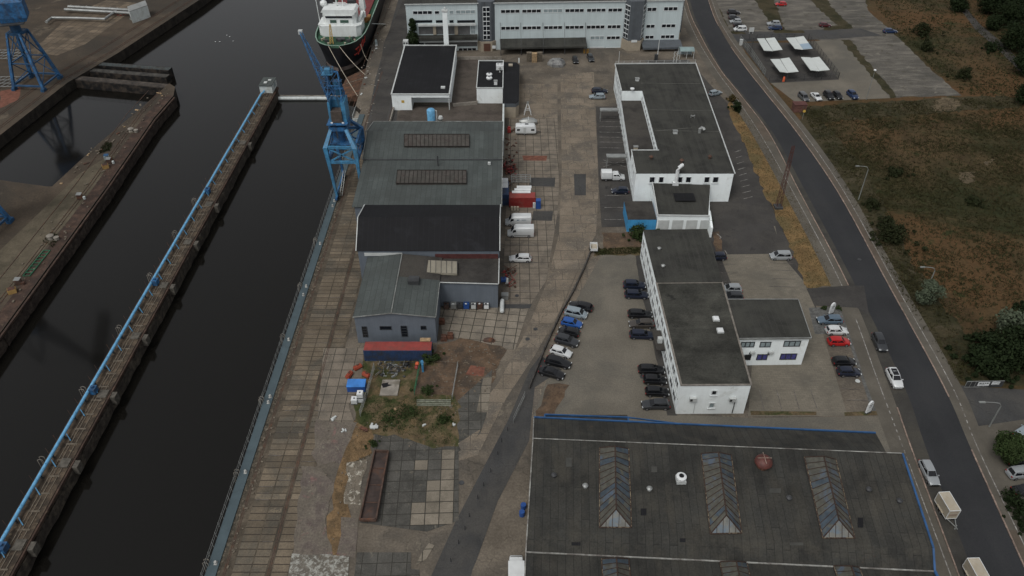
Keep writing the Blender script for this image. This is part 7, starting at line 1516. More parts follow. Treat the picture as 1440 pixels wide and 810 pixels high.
for i,(px,py,l) in enumerate(((151,224,'white and blue winch beside the ochre box'),(113,279,'pale square cabinet at the jetty edge'),(27,399,'bluish white cabinet beside the yellow-brown crate'),(154,229,'small white hopper beside the winch'))):
    a=G(px,py,0); t=thing('jetty_cabinet',l,'cabinet',tuple(a)); child(MB().box((a.x,a.y,.6),(1.2,1.0,1.1),.4),'cabinet_body',M_rusty2 if i else M_blind,t); child(MB().slab([(a.x-.6,a.y-.5,1.2),(a.x+.6,a.y-.5,1.2),(a.x+.6,a.y+.5,1.35),(a.x-.6,a.y+.5,1.35)],.06),'cabinet_roof',M_steel if i else M_crane3,t); child(MB().lathe((a.x+1.1,a.y-.2,0),[(.3,0),(.3,.6),(.15,.7)],n=10),'drum',M_white2 if i%2 else M_rust,t,40)
a=G(37,388,.2); b=G(66,352,.2); d=(b-a).normalized(); n_=Vector((-d.y,d.x,0)); mb=MB()
for s in (-.7,.7): mb.bar(a+n_*s,b+n_*s,.12,.2)
for k in range(9): p=a.lerp(b,k/8); mb.bar(p-n_*.7,p+n_*.7,.1)
tag(mb.build('green_gangway',M_green),'dark green ladder-like gangway lying on the jetty','gangway')
for i in range(16):
    f=r.uniform(0,1); px,py=(r.uniform(70,230),0); py=120+(230-px)*.92+r.uniform(-3,14); a=G(px,py,0)
    if i in (0,): pass
    tag(MB().box((a.x,a.y,.1),(r.uniform(.4,1.6),r.uniform(.2,.5),.18),r.uniform(0,3)).build('loose_plank',r.choice([M_wood2,M_wood2,M_wood,M_rust])),'loose board or scrap lying on the jetty ground','debris','loose boards on the jetty')
pts=[G(x,y,0) for x,y in ((244,136),(216,168),(150,264),(0,470),(-60,553))]
M_fend0=mat('rusty_fender_wall',(.034,.026,.022),.9,var=.4,vs=1.2,dirt=(.075,.06,.048),dirt_amt=.3,ds=.7,fine=.5)
t=thing('jetty_fendering','battered timber and steel fendering along the jetty water edge','fendering',tuple(pts[0])); mb=MB(); mb2=MB()
for a,b in zip(pts[:-1],pts[1:]):
    L_=(b-a).length; n=int(L_/2.6); d=(b-a).normalized(); o_=Vector((-d.y,d.x,0)); o_=o_ if o_.x>0 else -o_
    mb.bar(a+o_*.25-Vector((0,0,.3)),b+o_*.25-Vector((0,0,.3)),.4,.4)
    pl_=[a.lerp(b,k/(n*2))+o_*(.3+r.uniform(0,.35)) for k in range(n*2+1)]; po=[a+o_*.01]+pl_+[b+o_*.01]; mb2.prism([(p.x,p.y) for p in po],-3.6,[-.8+r.uniform(-.5,.2) for _ in po])
child(mb,'wale',g_rustdeck,t); child(mb2,'fendering',M_fend0,t)
# pier ------------------------------------------------------------------
pw,pe=-73.9,-69.7; ye=G(386,122).y; M_fend=mat('tarred_fender_timber',(.045,.038,.032),.9,var=.4,vs=1.2,dirt=(.10,.085,.065),dirt_amt=.35,ds=.9,fine=.5,streak=((1.5,1.5,.1),.5,(.02,.018,.016)))
pr=thing('long_pier','long narrow concrete pier with mossy deck and timber fender piles','pier',(pw,45,0))
child(MB().prism(xs(pw,pe,20,ye),-6,0,0,1),'deck',[g_wall,g_pier],pr)
mb=MB(); mb.bar((pe+.18,20,-.35),(pe+.18,ye,-.35),.3,.5); mb.bar((pw-.15,20,-.4),(pw-.15,ye,-.4),.25,.4); child(mb,'wale',g_rustdeck,pr)
mb=MB(); y=24
k=0
pf=[]
while y<ye:
    pf.append((pe+.3+r.uniform(0,.35),y)); y+=1.6+r.uniform(-.4,.4)
poly=[(pe+.001,24)]+pf+[(pe+.001,ye)]
child(MB().prism(poly,-3.6,[-.7+r.uniform(-.5,.25) for _ in poly]),'fendering',M_fend,pr)
mb=MB()
for x in (-71.9,-71.4,-70.6): mb.bar((x,20,.06),(x,ye-3,.06),.12,.1)
for k in range(60): y=22+k*3.2; mb.box((-71.2,y,.05),(1.8,.25,.1))
child(mb,'deck_track',M_wood2,pr)
M_block=mat('stained_block',(.085,.078,.066),.9,var=.4,vs=1.5,fine=.5)
bl=[(304,285),(277,344),(244,405),(208,482),(165,565),(116,667),(56,783),(350,195)]
for px,py in bl:
    q=onx(px,py,pe+.9); child(MB().box((pe+.8,q.y,-1.0),(.8,1.4,1.7)).box((pe-.9,q.y,.10),(1.5,1.8,.16)),'fender_block',M_block,pr)
pp=thing('blue_pipeline','sky-blue pipe running the whole length of the pier on small brackets','pipeline',(-72.7,45,0)); child(MB().tube([(-72.9,20,.95),(-72.8,120,.95),(-72.6,ye-7,.95),(-72.3,ye-5.5,.8),(-72.3,ye-4.6,.8)],.27,n=10),'pipe',M_pipeblue,pp,40)
mb=MB(); y=24
while y<ye-6: mb.box((-72.8,y,.35),(.25,.2,.7)); y+=4
child(mb,'pipe_saddle',M_dsteel,pp); mb=MB(); y=26
k=0
while y<ye-8: mb.bar((-72.5,y,.8),(-71.6,y-.9,.15),.14); k+=1; y+=5.3
child(mb,'blue_strut',M_crane2,pp)
for px,py in ((149,548),(33,770),(246,396),(320,268)):
    q=onx(px,py,-72.3); q=G(px,py,.8); child(MB().box((-72.2,q.y,.75),(1.0,1.3,1.1)).tube([(-72.2,q.y,1.2),(-72.2,q.y,1.7)],.25),'valve',M_crane,pp)
for i,(px,py) in enumerate(((220,390),(181,464),(137,551),(81,650),(22,768),(254,330),(281,284))):
    q=G(px,py,.4); Y_=q.y; tag(MB().tube([(pw-.7,Y_,-2.5),(pw-.7,Y_,.9),(pw-.3,Y_,1.1),(pw+.1,Y_,.9),(pw+.1,Y_,.1)],.06,n=5).tube([(pw-.7,Y_+.6,-2.5),(pw-.7,Y_+.6,.9),(pw-.3,Y_+.6,1.1),(pw+.1,Y_+.6,.9),(pw+.1,Y_+.6,.1)],.06,n=5).build('boarding_ladder',M_concrete),'pale looped ladder handles on the west edge of the pier','ladder','ladder handles on the pier')
mb=MB()
for k in range(70):
    y=30+k*2.7; 
    if k%3: mb.bar((pw-.5,y,-.5),(pw-.9,y+.3,.5),.05)
tag(mb.build('rusty_pier_stakes',M_rusty2),'thin rusty stakes sticking out of the west edge of the pier','stakes')
hq=thing('pier_hut','small grey-roofed white hut at the head of the pier','hut',(-72,ye-5,0)); hx,hy=-71.8,ye-1.7
child(MB().box((hx,hy,1.1),(3.6,5.4,2.2)),'wall',M_white2,hq); child(MB().box((hx,hy,2.32),(3.9,5.8,.2)),'roof',M_roofgrey,hq); child(MB().box((hx-.3,hy-.8,2.5),(.9,1.2,.15)).box((hx+.5,hy+.9,2.5),(.9,.9,.15)),'roof_patch',M_trim,hq); child(MB().box((hx+1.83,hy+.5,1.2),(.06,1.4,1.2)),'window',M_blind,hq)
a=G(388,137,-2.2); b=G(498,139,-2.2); fb=thing('floating_boom','long pale floating boom closing the basin between pier and quay','boom',tuple(a)); child(MB().tube([(pe,a.y,-2.5),(a.x+3,a.y,-2.5),((a.x+b.x)/2,a.y+.05,-2.5),(QX+.2,a.y-.3,-2.5)],.55,n=8),'boom_tube',M_white2,fb,40); child(MB().bar((pe,a.y+.7,-1.9),(QX,a.y+.4,-1.9),.35,.12),'walkway',M_concrete,fb)
q=[G(491,167,-2),G(497,166,-2),G(512,139,-2),G(507,139,-2)]
t=thing('landing_pontoon','narrow pale landing pontoon against the quay beside the crane','pontoon',tuple(q[0])); xq=QX-1.3
yA,yB=G(490,168,-2).y,G(505,139,-2).y; child(MB().box((QX-1.3,(yA+yB)/2,-2.3),(2.0,yB-yA,1.2)),'hull',M_white2,t); child(MB().box((QX-1.3,(yA+yB)/2,-1.66),(1.7,yB-yA-.3,.06)),'deck',M_concrete,t); child(MB().box((QX-2.2,(yA+yB)/2,-1.2),(.1,yB-yA,.8)),'side_board',M_trim,t)
# quay edge furniture
M_bwhite=mat('worn_bollard_white',(.36,.36,.34),.8,var=.4,vs=4)
t=thing('quay_railing','thin grey safety railing along the outer edge of the quay','railing',(QX,50,0)); mb=MB(); y=40
while y<196: mb.bar((QX-.05,y,-.1),(QX-.15,y,1.25),.05); y+=1.6
child(mb,'railing_post',M_steel,t); mb=MB(); [mb.bar((QX-.1,40,z),(QX-.1,196,z),.03) for z in (.65,1.2)]; child(mb,'railing_wires',M_steel,t)
for i,(px,py) in enumerate(((343,664),(373,566),(403,478),(362,558),(420,415),(427,403),(446,343),(462,290),(302,792),(466,283))):
    a=G(px,py,.3); Y_=a.y; t=thing('quay_bollard','small white mooring bollard on the blue-grey quay edge','bollard',(QX+1.1,Y_,.27),'white bollards on the quay edge'); child(MB().lathe((QX+1.1,Y_,.27),[(.2,0),(.15,.3),(.22,.4),(.15,.5)],n=10),'bollard_head',M_bwhite,t,40); child(MB().box((QX+1.1,Y_,.29),(.45,.6,.05)),'base_plate',M_bwhite,t)
for i,(px,py) in enumerate(((333,668),(293,795),(395,476),(438,340),(418,404),(362,565))):
    a=G(px,py,.4); tag(MB().tube([(QX-.5,a.y,-2.6),(QX-.5,a.y,.9),(QX-.2,a.y,1.15),(QX+.2,a.y,.9),(QX+.2,a.y,.27)],.05,n=5).tube([(QX-.5,a.y+.55,-2.6),(QX-.5,a.y+.55,.9),(QX-.2,a.y+.55,1.15),(QX+.2,a.y+.55,.9),(QX+.2,a.y+.55,.27)],.05,n=5).build('quay_ladder',M_concrete),'pale looped ladder handles at the quay edge','ladder','ladder handles on the quay')
# ship --------------------------------------------------------------------
sh=thing('moored_ship','black-hulled ship with green foredeck, white wheelhouse and red cargo deck moored bow-on','ship',(-54.8,236,WZ))
cx=-54.7; hl=[]; yb=G(476,104,-3).y+1.2
def hull_hw(y,lvl):   # half width at distance s aft of the stem; lvl 0 waterline .. 1 deck
    s=y; 
    a=[(0,.25),(1,1.6),(3,3.4),(6,4.9),(10,6.0),(16,6.8),(24,7.1),(90,7.1)] if lvl==0 else [(0,1.6),(.8,3.8),(2.5,5.8),(5,7.1),(9,7.9),(14,8.2),(24,8.2),(90,8.2)]
    return lerp_prof(a,max(0,min(s,90)))
zd=5.2
rings=[]
for s in (0,.5,1.5,3,6,10,16,24,40,60,80):
    rk=-1.6 if s<4 else -1.6+ (s-4)*.1 if s<20 else 0
    w0,w1=hull_hw(s,0),hull_hw(s,1); wm=w0*.55+w1*.45; y_=yb+s; f=max(0,1-s/6)
    rings.append([(cx+w0*.9,y_+1.2*f,WZ-1.5),(cx+w0,y_+.8*f,WZ),(cx+w0*1.03,y_+.5*f,WZ+1.3),(cx+wm,y_-.2*f,1.8),(cx+w1,y_-1.2*f,zd+.9),(cx+w1-.25,y_-1.0*f,zd+.9),(cx+w1-.3,y_-.9*f,zd),(cx-w1+.3,y_-.9*f,zd),(cx-w1+.25,y_-1.0*f,zd+.9),(cx-w1,y_-1.2*f,zd+.9),(cx-wm,y_-.2*f,1.8),(cx-w0*1.03,y_+.5*f,WZ+1.3),(cx-w0,y_+.8*f,WZ),(cx-w0*.9,y_+1.2*f,WZ-1.5)])
n=14; vs=[v for rg in rings for v in rg]; mb=MB(); fs_=[];ms=[]
for i in range(len(rings)-1):
    for k in range(n):
        fs_.append((i*n+k,(i+1)*n+k,(i+1)*n+(k+1)%n,i*n+(k+1)%n)); ms.append({0:1,1:1,11:1,12:1,6:2,5:2,7:2,13:1}.get(k,0))
fs_.append(tuple(range(n))); ms.append(0); fs_.append(tuple(range((len(rings)-1)*n,len(rings)*n))[::-1]); ms.append(0)
mb.v=vs; mb.f=[list(f) for f in fs_]; mb.m=ms; child(mb,'hull',[M_hull,M_boot,M_deckgreen],sh,40)
mb=MB()
for sgn in (1,-1):
    pr_=None
    for s in (0,.5,1.5,3,6,10,16,24,40,60):
        f=max(0,1-s/6); p=Vector((cx+sgn*(hull_hw(s,1)-.12),yb+s-1.1*f,zd+.95)); 
        if pr_ is not None: mb.bar(pr_,p,.3,.12)
        pr_=p
mb.bar((cx-1.5,yb-1.1,zd+.95),(cx+1.5,yb-1.1,zd+.95),.3,.12); child(mb,'bulwark_rail',mat('pale_green_rail',(.20,.30,.24),.6),sh)
child(MB().box((cx,yb+41,zd+.25),(12.5,38,.4)),'cargo_deck',M_shipred,sh)
# wheelhouse
def shp(px,py,z): return G(px,py,z)
wy=yb+10.0
mb=MB()
mb.loft([[(cx+sx*w,wy+dy,z) for sx,dy in ((-1,0),(-.8,-1.3),(.8,-1.3),(1,0),(1,7),(-1,7))] for w,z in ((6.6,zd),(6.6,zd+2.6),(6.9,zd+3.4))]); child(mb,'deckhouse',M_shipwhite,sh)
mb=MB(); mb.loft([[(cx+sx*w,wy+1+dy,z) for sx,dy in ((-1,0),(-.8,-.8),(.8,-.8),(1,0),(1,5),(-1,5))] for w,z in ((5.2,zd+3.4),(5.2,zd+6.3))]); wh=child(mb,'wheelhouse',M_shipwhite,sh)
sub(MB().box((cx,wy+.12,zd+4.6),(7.0,.1,.9)) if False else MB().box((cx-1.9,wy+.14,zd+4.35),(2.0,.14,.9)).box((cx+1.6,wy+.14,zd+4.35),(2.6,.14,.9)),'bridge_window',mat('green_tinted_glass',(.05,.09,.07),.2),wh)
child(MB().box((cx,wy+.10,zd+5.75),(8.4,.14,.6)),'upper_window_band',M_glass,sh)
child(MB().loft([[(cx+sx*w,wy+3+dy,z) for sx,dy in ((-1,-2.6),(1,-2.6),(1,3.5),(-1,3.5))] for w,z in ((5.0,zd+6.3),(5.0,zd+7.0),(5.6,zd+7.1),(5.0,zd+7.9))]),'bridge_roof',M_shipwhite,sh)
child(MB().box((cx-3.5,wy+7.5,zd+7),(2.2,2.6,6)).box((cx+3.2,wy+7.5,zd+6.4),(2.4,2.6,5)),'funnel',M_hull,sh); child(MB().lathe((cx-5.3,wy+5,zd+7.5),[(.8,0),(1.2,.6),(1.1,1.4),(.3,2.0)],n=12),'radar_dome',M_shipwhite,sh,50)
mb=MB(); mb.bar((cx-1,wy+4,zd+7.9),(cx-1,wy+4,zd+13),.25); mb.bar((cx+1,wy+4,zd+7.9),(cx+1,wy+4,zd+13),.25); [mb.bar((cx-2,wy+4,zd+9+k*1.3),(cx+2,wy+4,zd+9+k*1.3),.15) for k in range(4)]; mb.bar((cx-6.6,wy+2,zd+3),(cx-6.9,wy+2,zd+13),.18); child(mb,'mast',M_shipwhite,sh)
mb=MB(); mb.loft([[(cx+5.3,wy+8,zd+5),(cx+7.0,wy+8,zd+5),(cx+7,wy+11,zd+5),(cx+5.3,wy+11,zd+5)],[(cx+5.5,wy+8,zd+10),(cx+6.8,wy+8,zd+10),(cx+6.8,wy+10.5,zd+10),(cx+5.5,wy+10.5,zd+10)]]); child(mb,'exhaust_casing',M_shipwhite,sh)
child(MB().box((cx,wy-.9,zd+2.6),(8,.5,.2)).bar((cx-6.6,wy-.3,zd+3.6),(cx+6.6,wy-.3,zd+3.6),.12),'forward_railing',M_shipwhite,sh)
mb=MB(); mb.lathe((cx+.6,yb+5,zd),[(.9,0),(.9,.8),(.5,1.1)],n=12).tube([(cx-.6,yb+5,zd+.7),(cx+2.2,yb+5,zd+.7)],.5,n=10).box((cx+3.4,yb+4.2,zd+.4),(1.1,.9,.8)).box((cx-3.6,yb+4.2,zd+.4),(1.0,.8,.8)).box((cx+4.6,yb+6.5,zd+.4),(.8,.8,.8)); each(mb,'windlass',M_dsteel,sh)
mb=MB(); [mb.lathe((cx+sx,yb+sy,zd),[(.28,0),(.28,.5),(.36,.6)],n=8) for sx,sy in ((-5.2,5.5),(-4.7,6.3),(5.2,5.0),(2.6,2.2),(-2.6,2.2),(3.2,7.5))]; child(mb,'deck_bollard',M_cream,sh)
mb=MB(); lattice(mb,(cx-1.6,yb+2.5,zd),(cx-1.8,yb+4.6,zd+5.5),1.0,.35,6,.12,.08); child(mb,'deck_crane',mat('yellow_crane_paint',(.40,.26,.06),.6,var=.1),sh)
mb=MB(); mb.bar((cx+5.8,wy+3,zd+3.4),(cx+6.6,wy+6,zd+5.5),.8,.8).lathe((cx+6.8,wy+7,zd+3.4),[(.6,0),(.6,1.6),(.3,2)],n=10); child(mb,'davit',M_shipwhite,sh)
child(MB().box((cx+7.0,wy+14,zd+.6),(1.0,3,1.2)).box((cx+6.4,wy+11.5,zd+.9),(.9,1,1.8)),'deck_gear',mat('orange_brown_gear',(.28,.14,.05),.7,var=.4,vs=3),sh)
# red painted scrawl on the starboard bow
def hullpt(s,z,out=.12):
    f=max(0,1-s/6); w0,w1=hull_hw(s,0)*1.03,hull_hw(s,1); wm=w0*.55/1.03+w1*.45
    if z>1.8: t_=(z-1.8)/(zd+.9-1.8); return Vector((cx+wm+(w1-wm)*t_+out,yb+s-.2*f-1.0*f*t_,z))
    t_=(z+1.7)/3.5; return Vector((cx+w0+(wm-w0)*t_+out,yb+s+.5*f-.7*f*t_,z))
mb=MB()
for st in ([(3.6,1.2),(5.4,1.4),(4.4,2.6),(3.4,3.2),(5.0,3.4)],[(5.6,.6),(6.2,2.4),(5.4,3.9)],[(6.0,1.4),(7.6,2.0),(7.2,3.4),(6.4,2.6)],[(7.0,2.0),(8.6,2.6),(8.8,4.6)],[(8.2,3.4),(9.8,3.0),(9.6,4.4),(8.9,5.2)],[(6.4,3.4),(7.4,4.8)]):
    pts_=[hullpt(s,z) for s,z in st]; mb.tube(pts_,.16,n=5)
child(mb,'hull_lettering',mat('red_lettering',(.42,.04,.025),.6),sh)
# mooring lines
for i,(a,b) in enumerate((((462,65,6.3),(503,135,.4)),((477,65,6.3),(513.5,105,.3)),((507,62,4.5),(521,82,.3)))):
    A,B_=G(*a),G(*b); n=10; sag=(.6,.6,2.6)[i]; pts_=[A.lerp(B_,k/n)-Vector((0,0,sag*4*(k/n)*(1-k/n))) for k in range(n+1)]
    for p in pts_: p.z=max(p.z,.12) if i<2 else p.z
    tag(MB().tube(pts_,.09,n=5).build('mooring_line',M_cream),['long pale mooring line from the port bow past the crane','pale mooring line from the middle of the bow','slack mooring line on the starboard side of the bow'][i],'mooring line','mooring lines of the ship')
a=G(529,60,.6); tag(MB().box((a.x,a.y,.6),(.7,.7,1.2)).lathe((a.x,a.y,1.2),[(.3,0),(.25,.4)],n=8).build('quay_power_box',M_blind),'pale blue-grey service box on the quay beside the ship','service box')
a=G(537,33,.5); b=G(528,31,5); tag(MB().bar((b.x-2,b.y,4.5),(a.x+1,a.y,.3),.8,.12).build('gangplank',M_white2),'pale gangplank from the ship to the quay','gangplank')
r=random.Random(31)
for i in range(14):
    a=G(r.uniform(503,522) if i<7 else r.uniform(515,538),0 if False else (r.uniform(95,140) if i<7 else r.uniform(35,95)),0); x=-44.2+(206-a.y)*.035+r.uniform(0,1.5)
    tag(MB().box((x,a.y,.12),(r.uniform(.3,.8),r.uniform(.3,1.2),.2),r.uniform(0,3)).build('quay_rubble',r.choice([M_trim,M_concrete,M_rust,M_wood2])),'small piece of rubble along the ship quay edge','rubble','rubble on the ship quay')
# plank on the mud
a=G(487,119,-.9); b=G(515,109,-.2); tag(MB().bar((a.x,a.y,-.6),(b.x,b.y,-.1),.3,.1).build('long_plank',M_wood2),'long plank lying on the reddish mud bank','plank')
# resting gulls on the water
def bird(px,py,label):
    a=G(px,py,WZ); t=MB(); rg=[]
    for x,w,z in ((-.25,.02,.10),(-.12,.09,.08),(.05,.11,.09),(.16,.06,.13),(.20,.05,.2),(.27,.05,.23),(.33,.015,.22)):
        rg.append([(a.x+x,a.y+w*math.cos(k*PI/3),a.z+z+w*.8*math.sin(k*PI/3)) for k in range(6)])
    t.loft(rg); return tag(t.build('gull',M_plastic),label,'bird','gulls on the water')
for i,(px,py) in enumerate(((303,59),(309,59),(323,52),(328,58),(319,50))): bird(px,py,'white gull floating on the dark water in the small flock')
# ================================================================ vegetation
M_fieldgreen=leafmat('field_olive_blades',(.028,.030,.011),(.040,.036,.015))
M_fieldstraw=leafmat('brown_field_grass',(.060,.040,.020),(.045,.032,.014))
M_leafs=leafmat('muted_shrub_leaves',(.014,.020,.008),(.026,.030,.012))
def tree(px,py,h,w,label,lm,trunk=.2,n=1800,leaf=.22,seed=0,name='tree',group=None,base_frac=.3,shape=1.0,cat='tree'):
    r=random.Random(seed+int(px*7+py)); b=G(px,py,0); t=thing(name,label,cat,(b.x,b.y,0),group)
    th=h*base_frac; mb=MB(); mb.tube([(b.x,b.y,-.1),(b.x+r.uniform(-.1,.1),b.y,th*.6),(b.x+r.uniform(-.2,.2),b.y+r.uniform(-.2,.2),th+(h-th)*.5)],[trunk,trunk*.8,trunk*.25],n=7)
    for k in range(6):
        a=r.uniform(0,2*PI); z0=th*r.uniform(.7,1.3); mb.tube([(b.x,b.y,z0),(b.x+math.cos(a)*w*.2,b.y+math.sin(a)*w*.2,z0+(h-th)*.25),(b.x+math.cos(a)*w*.38,b.y+math.sin(a)*w*.38,z0+(h-th)*.45)],[trunk*.45,trunk*.3,trunk*.1],n=5)
    child(mb,'trunk',M_bark,t)
    clumps=[]; nc=max(9,int(w*5))
    for k in range(nc):
        u=r.uniform(-1,1); a=r.uniform(0,2*PI); rr=r.uniform(.35,.85); zz=th+(h-th)*(.5+.5*u*.85); s=math.sqrt(max(.05,1-u*u)) if shape==1 else max(.12,(1-(zz-th)/(h-th)))
        clumps.append((b.x+math.cos(a)*w/2*rr*s,b.y+math.sin(a)*w/2*rr*s,zz,r.uniform(.16,.30)*w*(1 if shape==1 else .5+.7*s)))
    if h<5:
        ex=[(b.x+r.gauss(0,.42)*w,b.y+r.gauss(0,.42)*w,h*r.uniform(.1,.35),w*r.uniform(.06,.14)) for k in range(max(3,nc//2))]; clumps+=ex; nc=len(clumps)
    vs=[];fs=[]
    for k in range(n):
        c=clumps[r.randrange(nc)]; d=Vector((r.gauss(0,1),r.gauss(0,1),r.gauss(0,1))).normalized()*c[3]*r.uniform(.55,1.05); p=Vector(c[:3])+Vector((d.x,d.y,d.z*.8))
        if p.z<.05: p.z=.05
        nrm=(d.normalized()+Vector((r.uniform(-.8,.8),r.uniform(-.8,.8),r.uniform(-.3,.9)))).normalized(); a=nrm.orthogonal().normalized(); b2=nrm.cross(a); ang=r.uniform(0,PI); a,b2=a*math.cos(ang)+b2*math.sin(ang),b2*math.cos(ang)-a*math.sin(ang); s=leaf*r.uniform(.6,1.4)
        i=len(vs); vs+=[p-a*s,p-b2*s*.55,p+a*s,p+b2*s*.55]; fs.append((i,i+1,i+2,i+3))
    cm=MB(); cm.add(vs,fs); child(cm,'crown',lm,t); return t
tree(1413,648,5.0,5.0,'round dense green tree at the edge of the south-east lot',M_leaf,.2,6500,.20,1,base_frac=.18)
tree(583,74,11.5,5.4,'dark narrow conifer at the west corner of the office block',M_leafd,.25,3200,.35,2,'conifer_tree',base_frac=.05,shape=2)
tree(1300,428,5.5,4.8,'pale grey-green willow bush at the roadside',M_leafg,.15,3600,.20,3,'willow_bush',base_frac=.1)
tree(1035,156,3.0,2.9,'dark round bush at the north tip of the dry grass strip',M_leafd,.1,1500,.22,4,'round_bush',base_frac=.08)
tree(1028,143,2.0,2.4,'brownish bush beside the silver hatchback',M_straw,.08,700,.2,5,'dry_bush',base_frac=.08)
tree(897,334,2.8,4.2,'bright green shrub before the small blue shed',M_leaf,.1,1400,.24,6,'green_shrub',base_frac=.08)
tree(993,316,3.4,1.7,'green climber bush at the annex buttress',M_leaf,.08,800,.2,7,'green_shrub',base_frac=.1)
tree(606,506,2.0,3.0,'green shrub at the corner of the container',M_leaf,.08,1200,.2,8,'green_shrub',base_frac=.08)
tree(601,554,1.5,2.6,'green shrub growing through the front of the dirt pen',M_leaf,.06,600,.15,9,'green_shrub',base_frac=.08)
tree(572,583,.8,4.2,'low spreading green shrub in the weedy plot',M_leaf,.05,700,.15,10,'green_shrub',base_frac=.08)
tree(624,591,.9,2.2,'small green weed bush near the long beams',M_leaf,.04,500,.15,11,'green_shrub',base_frac=.08)
tree(524,626,.9,1.6,'small green tuft above the rusty flatbed',M_leaf,.04,400,.15,12,'green_shrub',base_frac=.08)
tree(545,590,1.0,3.4,'low green weeds left of the spreading shrub',M_leaf,.04,350,.14,13,'green_shrub',base_frac=.08)
for i,(px,py) in enumerate(((1159,435),(1179,435))): tree(px,py,.9,1.1,['small clipped bush left of the white stele','small clipped bush right of the white stele'][i],M_leaf,.04,260,.13,20+i,'clipped_bush',cat='bush',base_frac=.08)
for i,(px,py,h,w,l) in enumerate(((1253,338,4.2,6.2,'dark broad shrub beside the road below the northern street lamp'),(1246,318,2.6,3.8,'smaller dark shrub behind the broad one beside the road'),(1226,290,2.0,3.2,'low dark shrub near the foot of the northern street lamp'),(1296,50,5,5.5,'tall dark bush at the edge of the gravel lot'),(1303,72,3.5,4.0,'dark bush below the tall one at the gravel lot edge'),(1355,110,4.2,4.0,'dark upright bush above the bare sand patch'),(1258,246,2.2,4,'low dark shrub in the rough field'),(1367,285,1.6,3.4,'small dark shrub in the middle of the field'))):
    tree(px,py,h*.8,w,l,M_leafs,.1,int(420*w),.24,30+i,'field_shrub','tree' if False else 'shrubs of the field',cat='shrub',base_frac=.06)
r=random.Random(77)
tl=[(1345,16,5,7,'dark tree standing alone left of the footpath'),(1400,10,9,12,'dark tree of the wood above the footpath'),(1432,30,9,13,'dark tree of the wood at the right edge'),(1385,-12,9,12,'dark tree at the top edge of the wood'),(1425,70,8,11,'dark tree of the wood below the right edge path'),(1465,60,9,13,'dark tree of the wood beyond the right edge'),(1450,-5,10,14,'tall dark tree in the top right corner'),(1420,-35,10,13,'dark tree behind the top right corner'),(1440,105,7,9,'dark tree of the wood beside the path end'),(1395,42,5,6,'lower dark tree hanging over the footpath'),(1480,140,8,10,'dark tree beyond the right edge of the field'),(1442,145,6,8,'dark tree where the path leaves the picture'),(1392,72,3,4,'small dark bush beside the footpath'),(1405,512,4.5,8,'dark shrub mass behind the sign fence, left part'),(1436,500,5,9,'dark shrub mass behind the sign fence, right part'),(1374,514,3.5,5,'dark shrub mass at the road beside the sign fence'),(1420,470,5,6,'greyish dark tree above the sign fence'),(1390,492,3.5,6,'dark shrub in the corner of the field above the sign fence'),(1460,520,5,9,'dark shrub mass beyond the right edge'),(1440,455,4,5,'dark shrub high at the right edge of the field')]
tl+=[(1390,20,8,10,'dark tree at the west edge of the wood, above the path bend'),(1412,38,8,9,'dark tree close behind the path bend'),(1450,80,9,11,'dark tree deep in the wood at the right edge'),(1372,-20,8,9,'dark tree of the wood at the very top edge'),(1455,20,10,12,'tallest dark crown at the right edge of the wood'),(1430,-10,9,11,'dark crown between the corner trees of the wood'),(1465,110,8,10,'dark crown beside the end of the footpath'),(1475,170,7,9,'dark tree lowest at the right edge below the path'),(1392,527,3.0,4.5,'dark shrub directly behind the sign fence')]
for i,(px,py,h,w,l) in enumerate(tl): tree(px,py,h,w,l,M_leafg if i==16 else M_leafd,.25,int(420*w),.30,60+i,'dark_tree','trees at the field edge',base_frac=.15)
for i,(px,py) in enumerate(((1424,705),(1438,725),(1450,745))): tree(px,py,1.6,3.4,'dark hedge bush at the edge of the south-east lot',M_leafd,.06,900,.2,90+i,'hedge_bush','hedge bushes of the south-east lot',cat='hedge',base_frac=.05)
# grass tufts: uncountable ground cover, one object per kind
def inpoly(p,poly):
    c=False; n=len(poly)
    for i in range(n):
        a,b=poly[i],poly[(i+1)%n]
        if (a[1]>p[1])!=(b[1]>p[1]) and p[0]<(b[0]-a[0])*(p[1]-a[1])/(b[1]-a[1])+a[0]: c=not c
    return c
def tufts(name,polypx,n,h,w,m,seed=0,clump=.0):
    r=random.Random(seed); P2=[tuple(G(*q)[:2]) for q in polypx]; x0,x1=min(p[0] for p in P2),max(p[0] for p in P2); y0_,y1_=min(p[1] for p in P2),max(p[1] for p in P2); mb=MB(); vs=[];fs=[]; k=0; cs=[(r.uniform(x0,x1),r.uniform(y0_,y1_)) for _ in range(max(1,n//60))]
    while k<n:
        if clump and r.random()<clump: c=r.choice(cs); p=(c[0]+r.gauss(0,2.2),c[1]+r.gauss(0,2.2))
        else: p=(r.uniform(x0,x1),r.uniform(y0_,y1_))
        k+=1
        if not inpoly(p,P2): continue
        for j in range(4):
            a=r.uniform(0,2*PI); hh=h*r.uniform(.4,1.3); ww=w*r.uniform(.5,1.2); dx,dy=math.cos(a),math.sin(a); ox,oy=r.uniform(-w,w),r.uniform(-w,w); i=len(vs)
            vs+=[(p[0]+ox-dy*ww*.3,p[1]+oy+dx*ww*.3,0),(p[0]+ox+dy*ww*.3,p[1]+oy-dx*ww*.3,0),(p[0]+ox+dx*ww,p[1]+oy+dy*ww,hh)]; fs.append((i,i+1,i+2))
    mb.add(vs,fs); return tag(mb.build(name,m),kind='stuff')
fieldp=[(1125,150),(1380,138),(1440,140),(1440,520),(1345,535),(1262,402),(1190,270)]
tufts('field_grass',fieldp,20000,.35,.38,M_fieldgreen,1,.75); tufts('dry_field_grass',fieldp,4000,.22,.25,M_fieldstraw,2,.8)
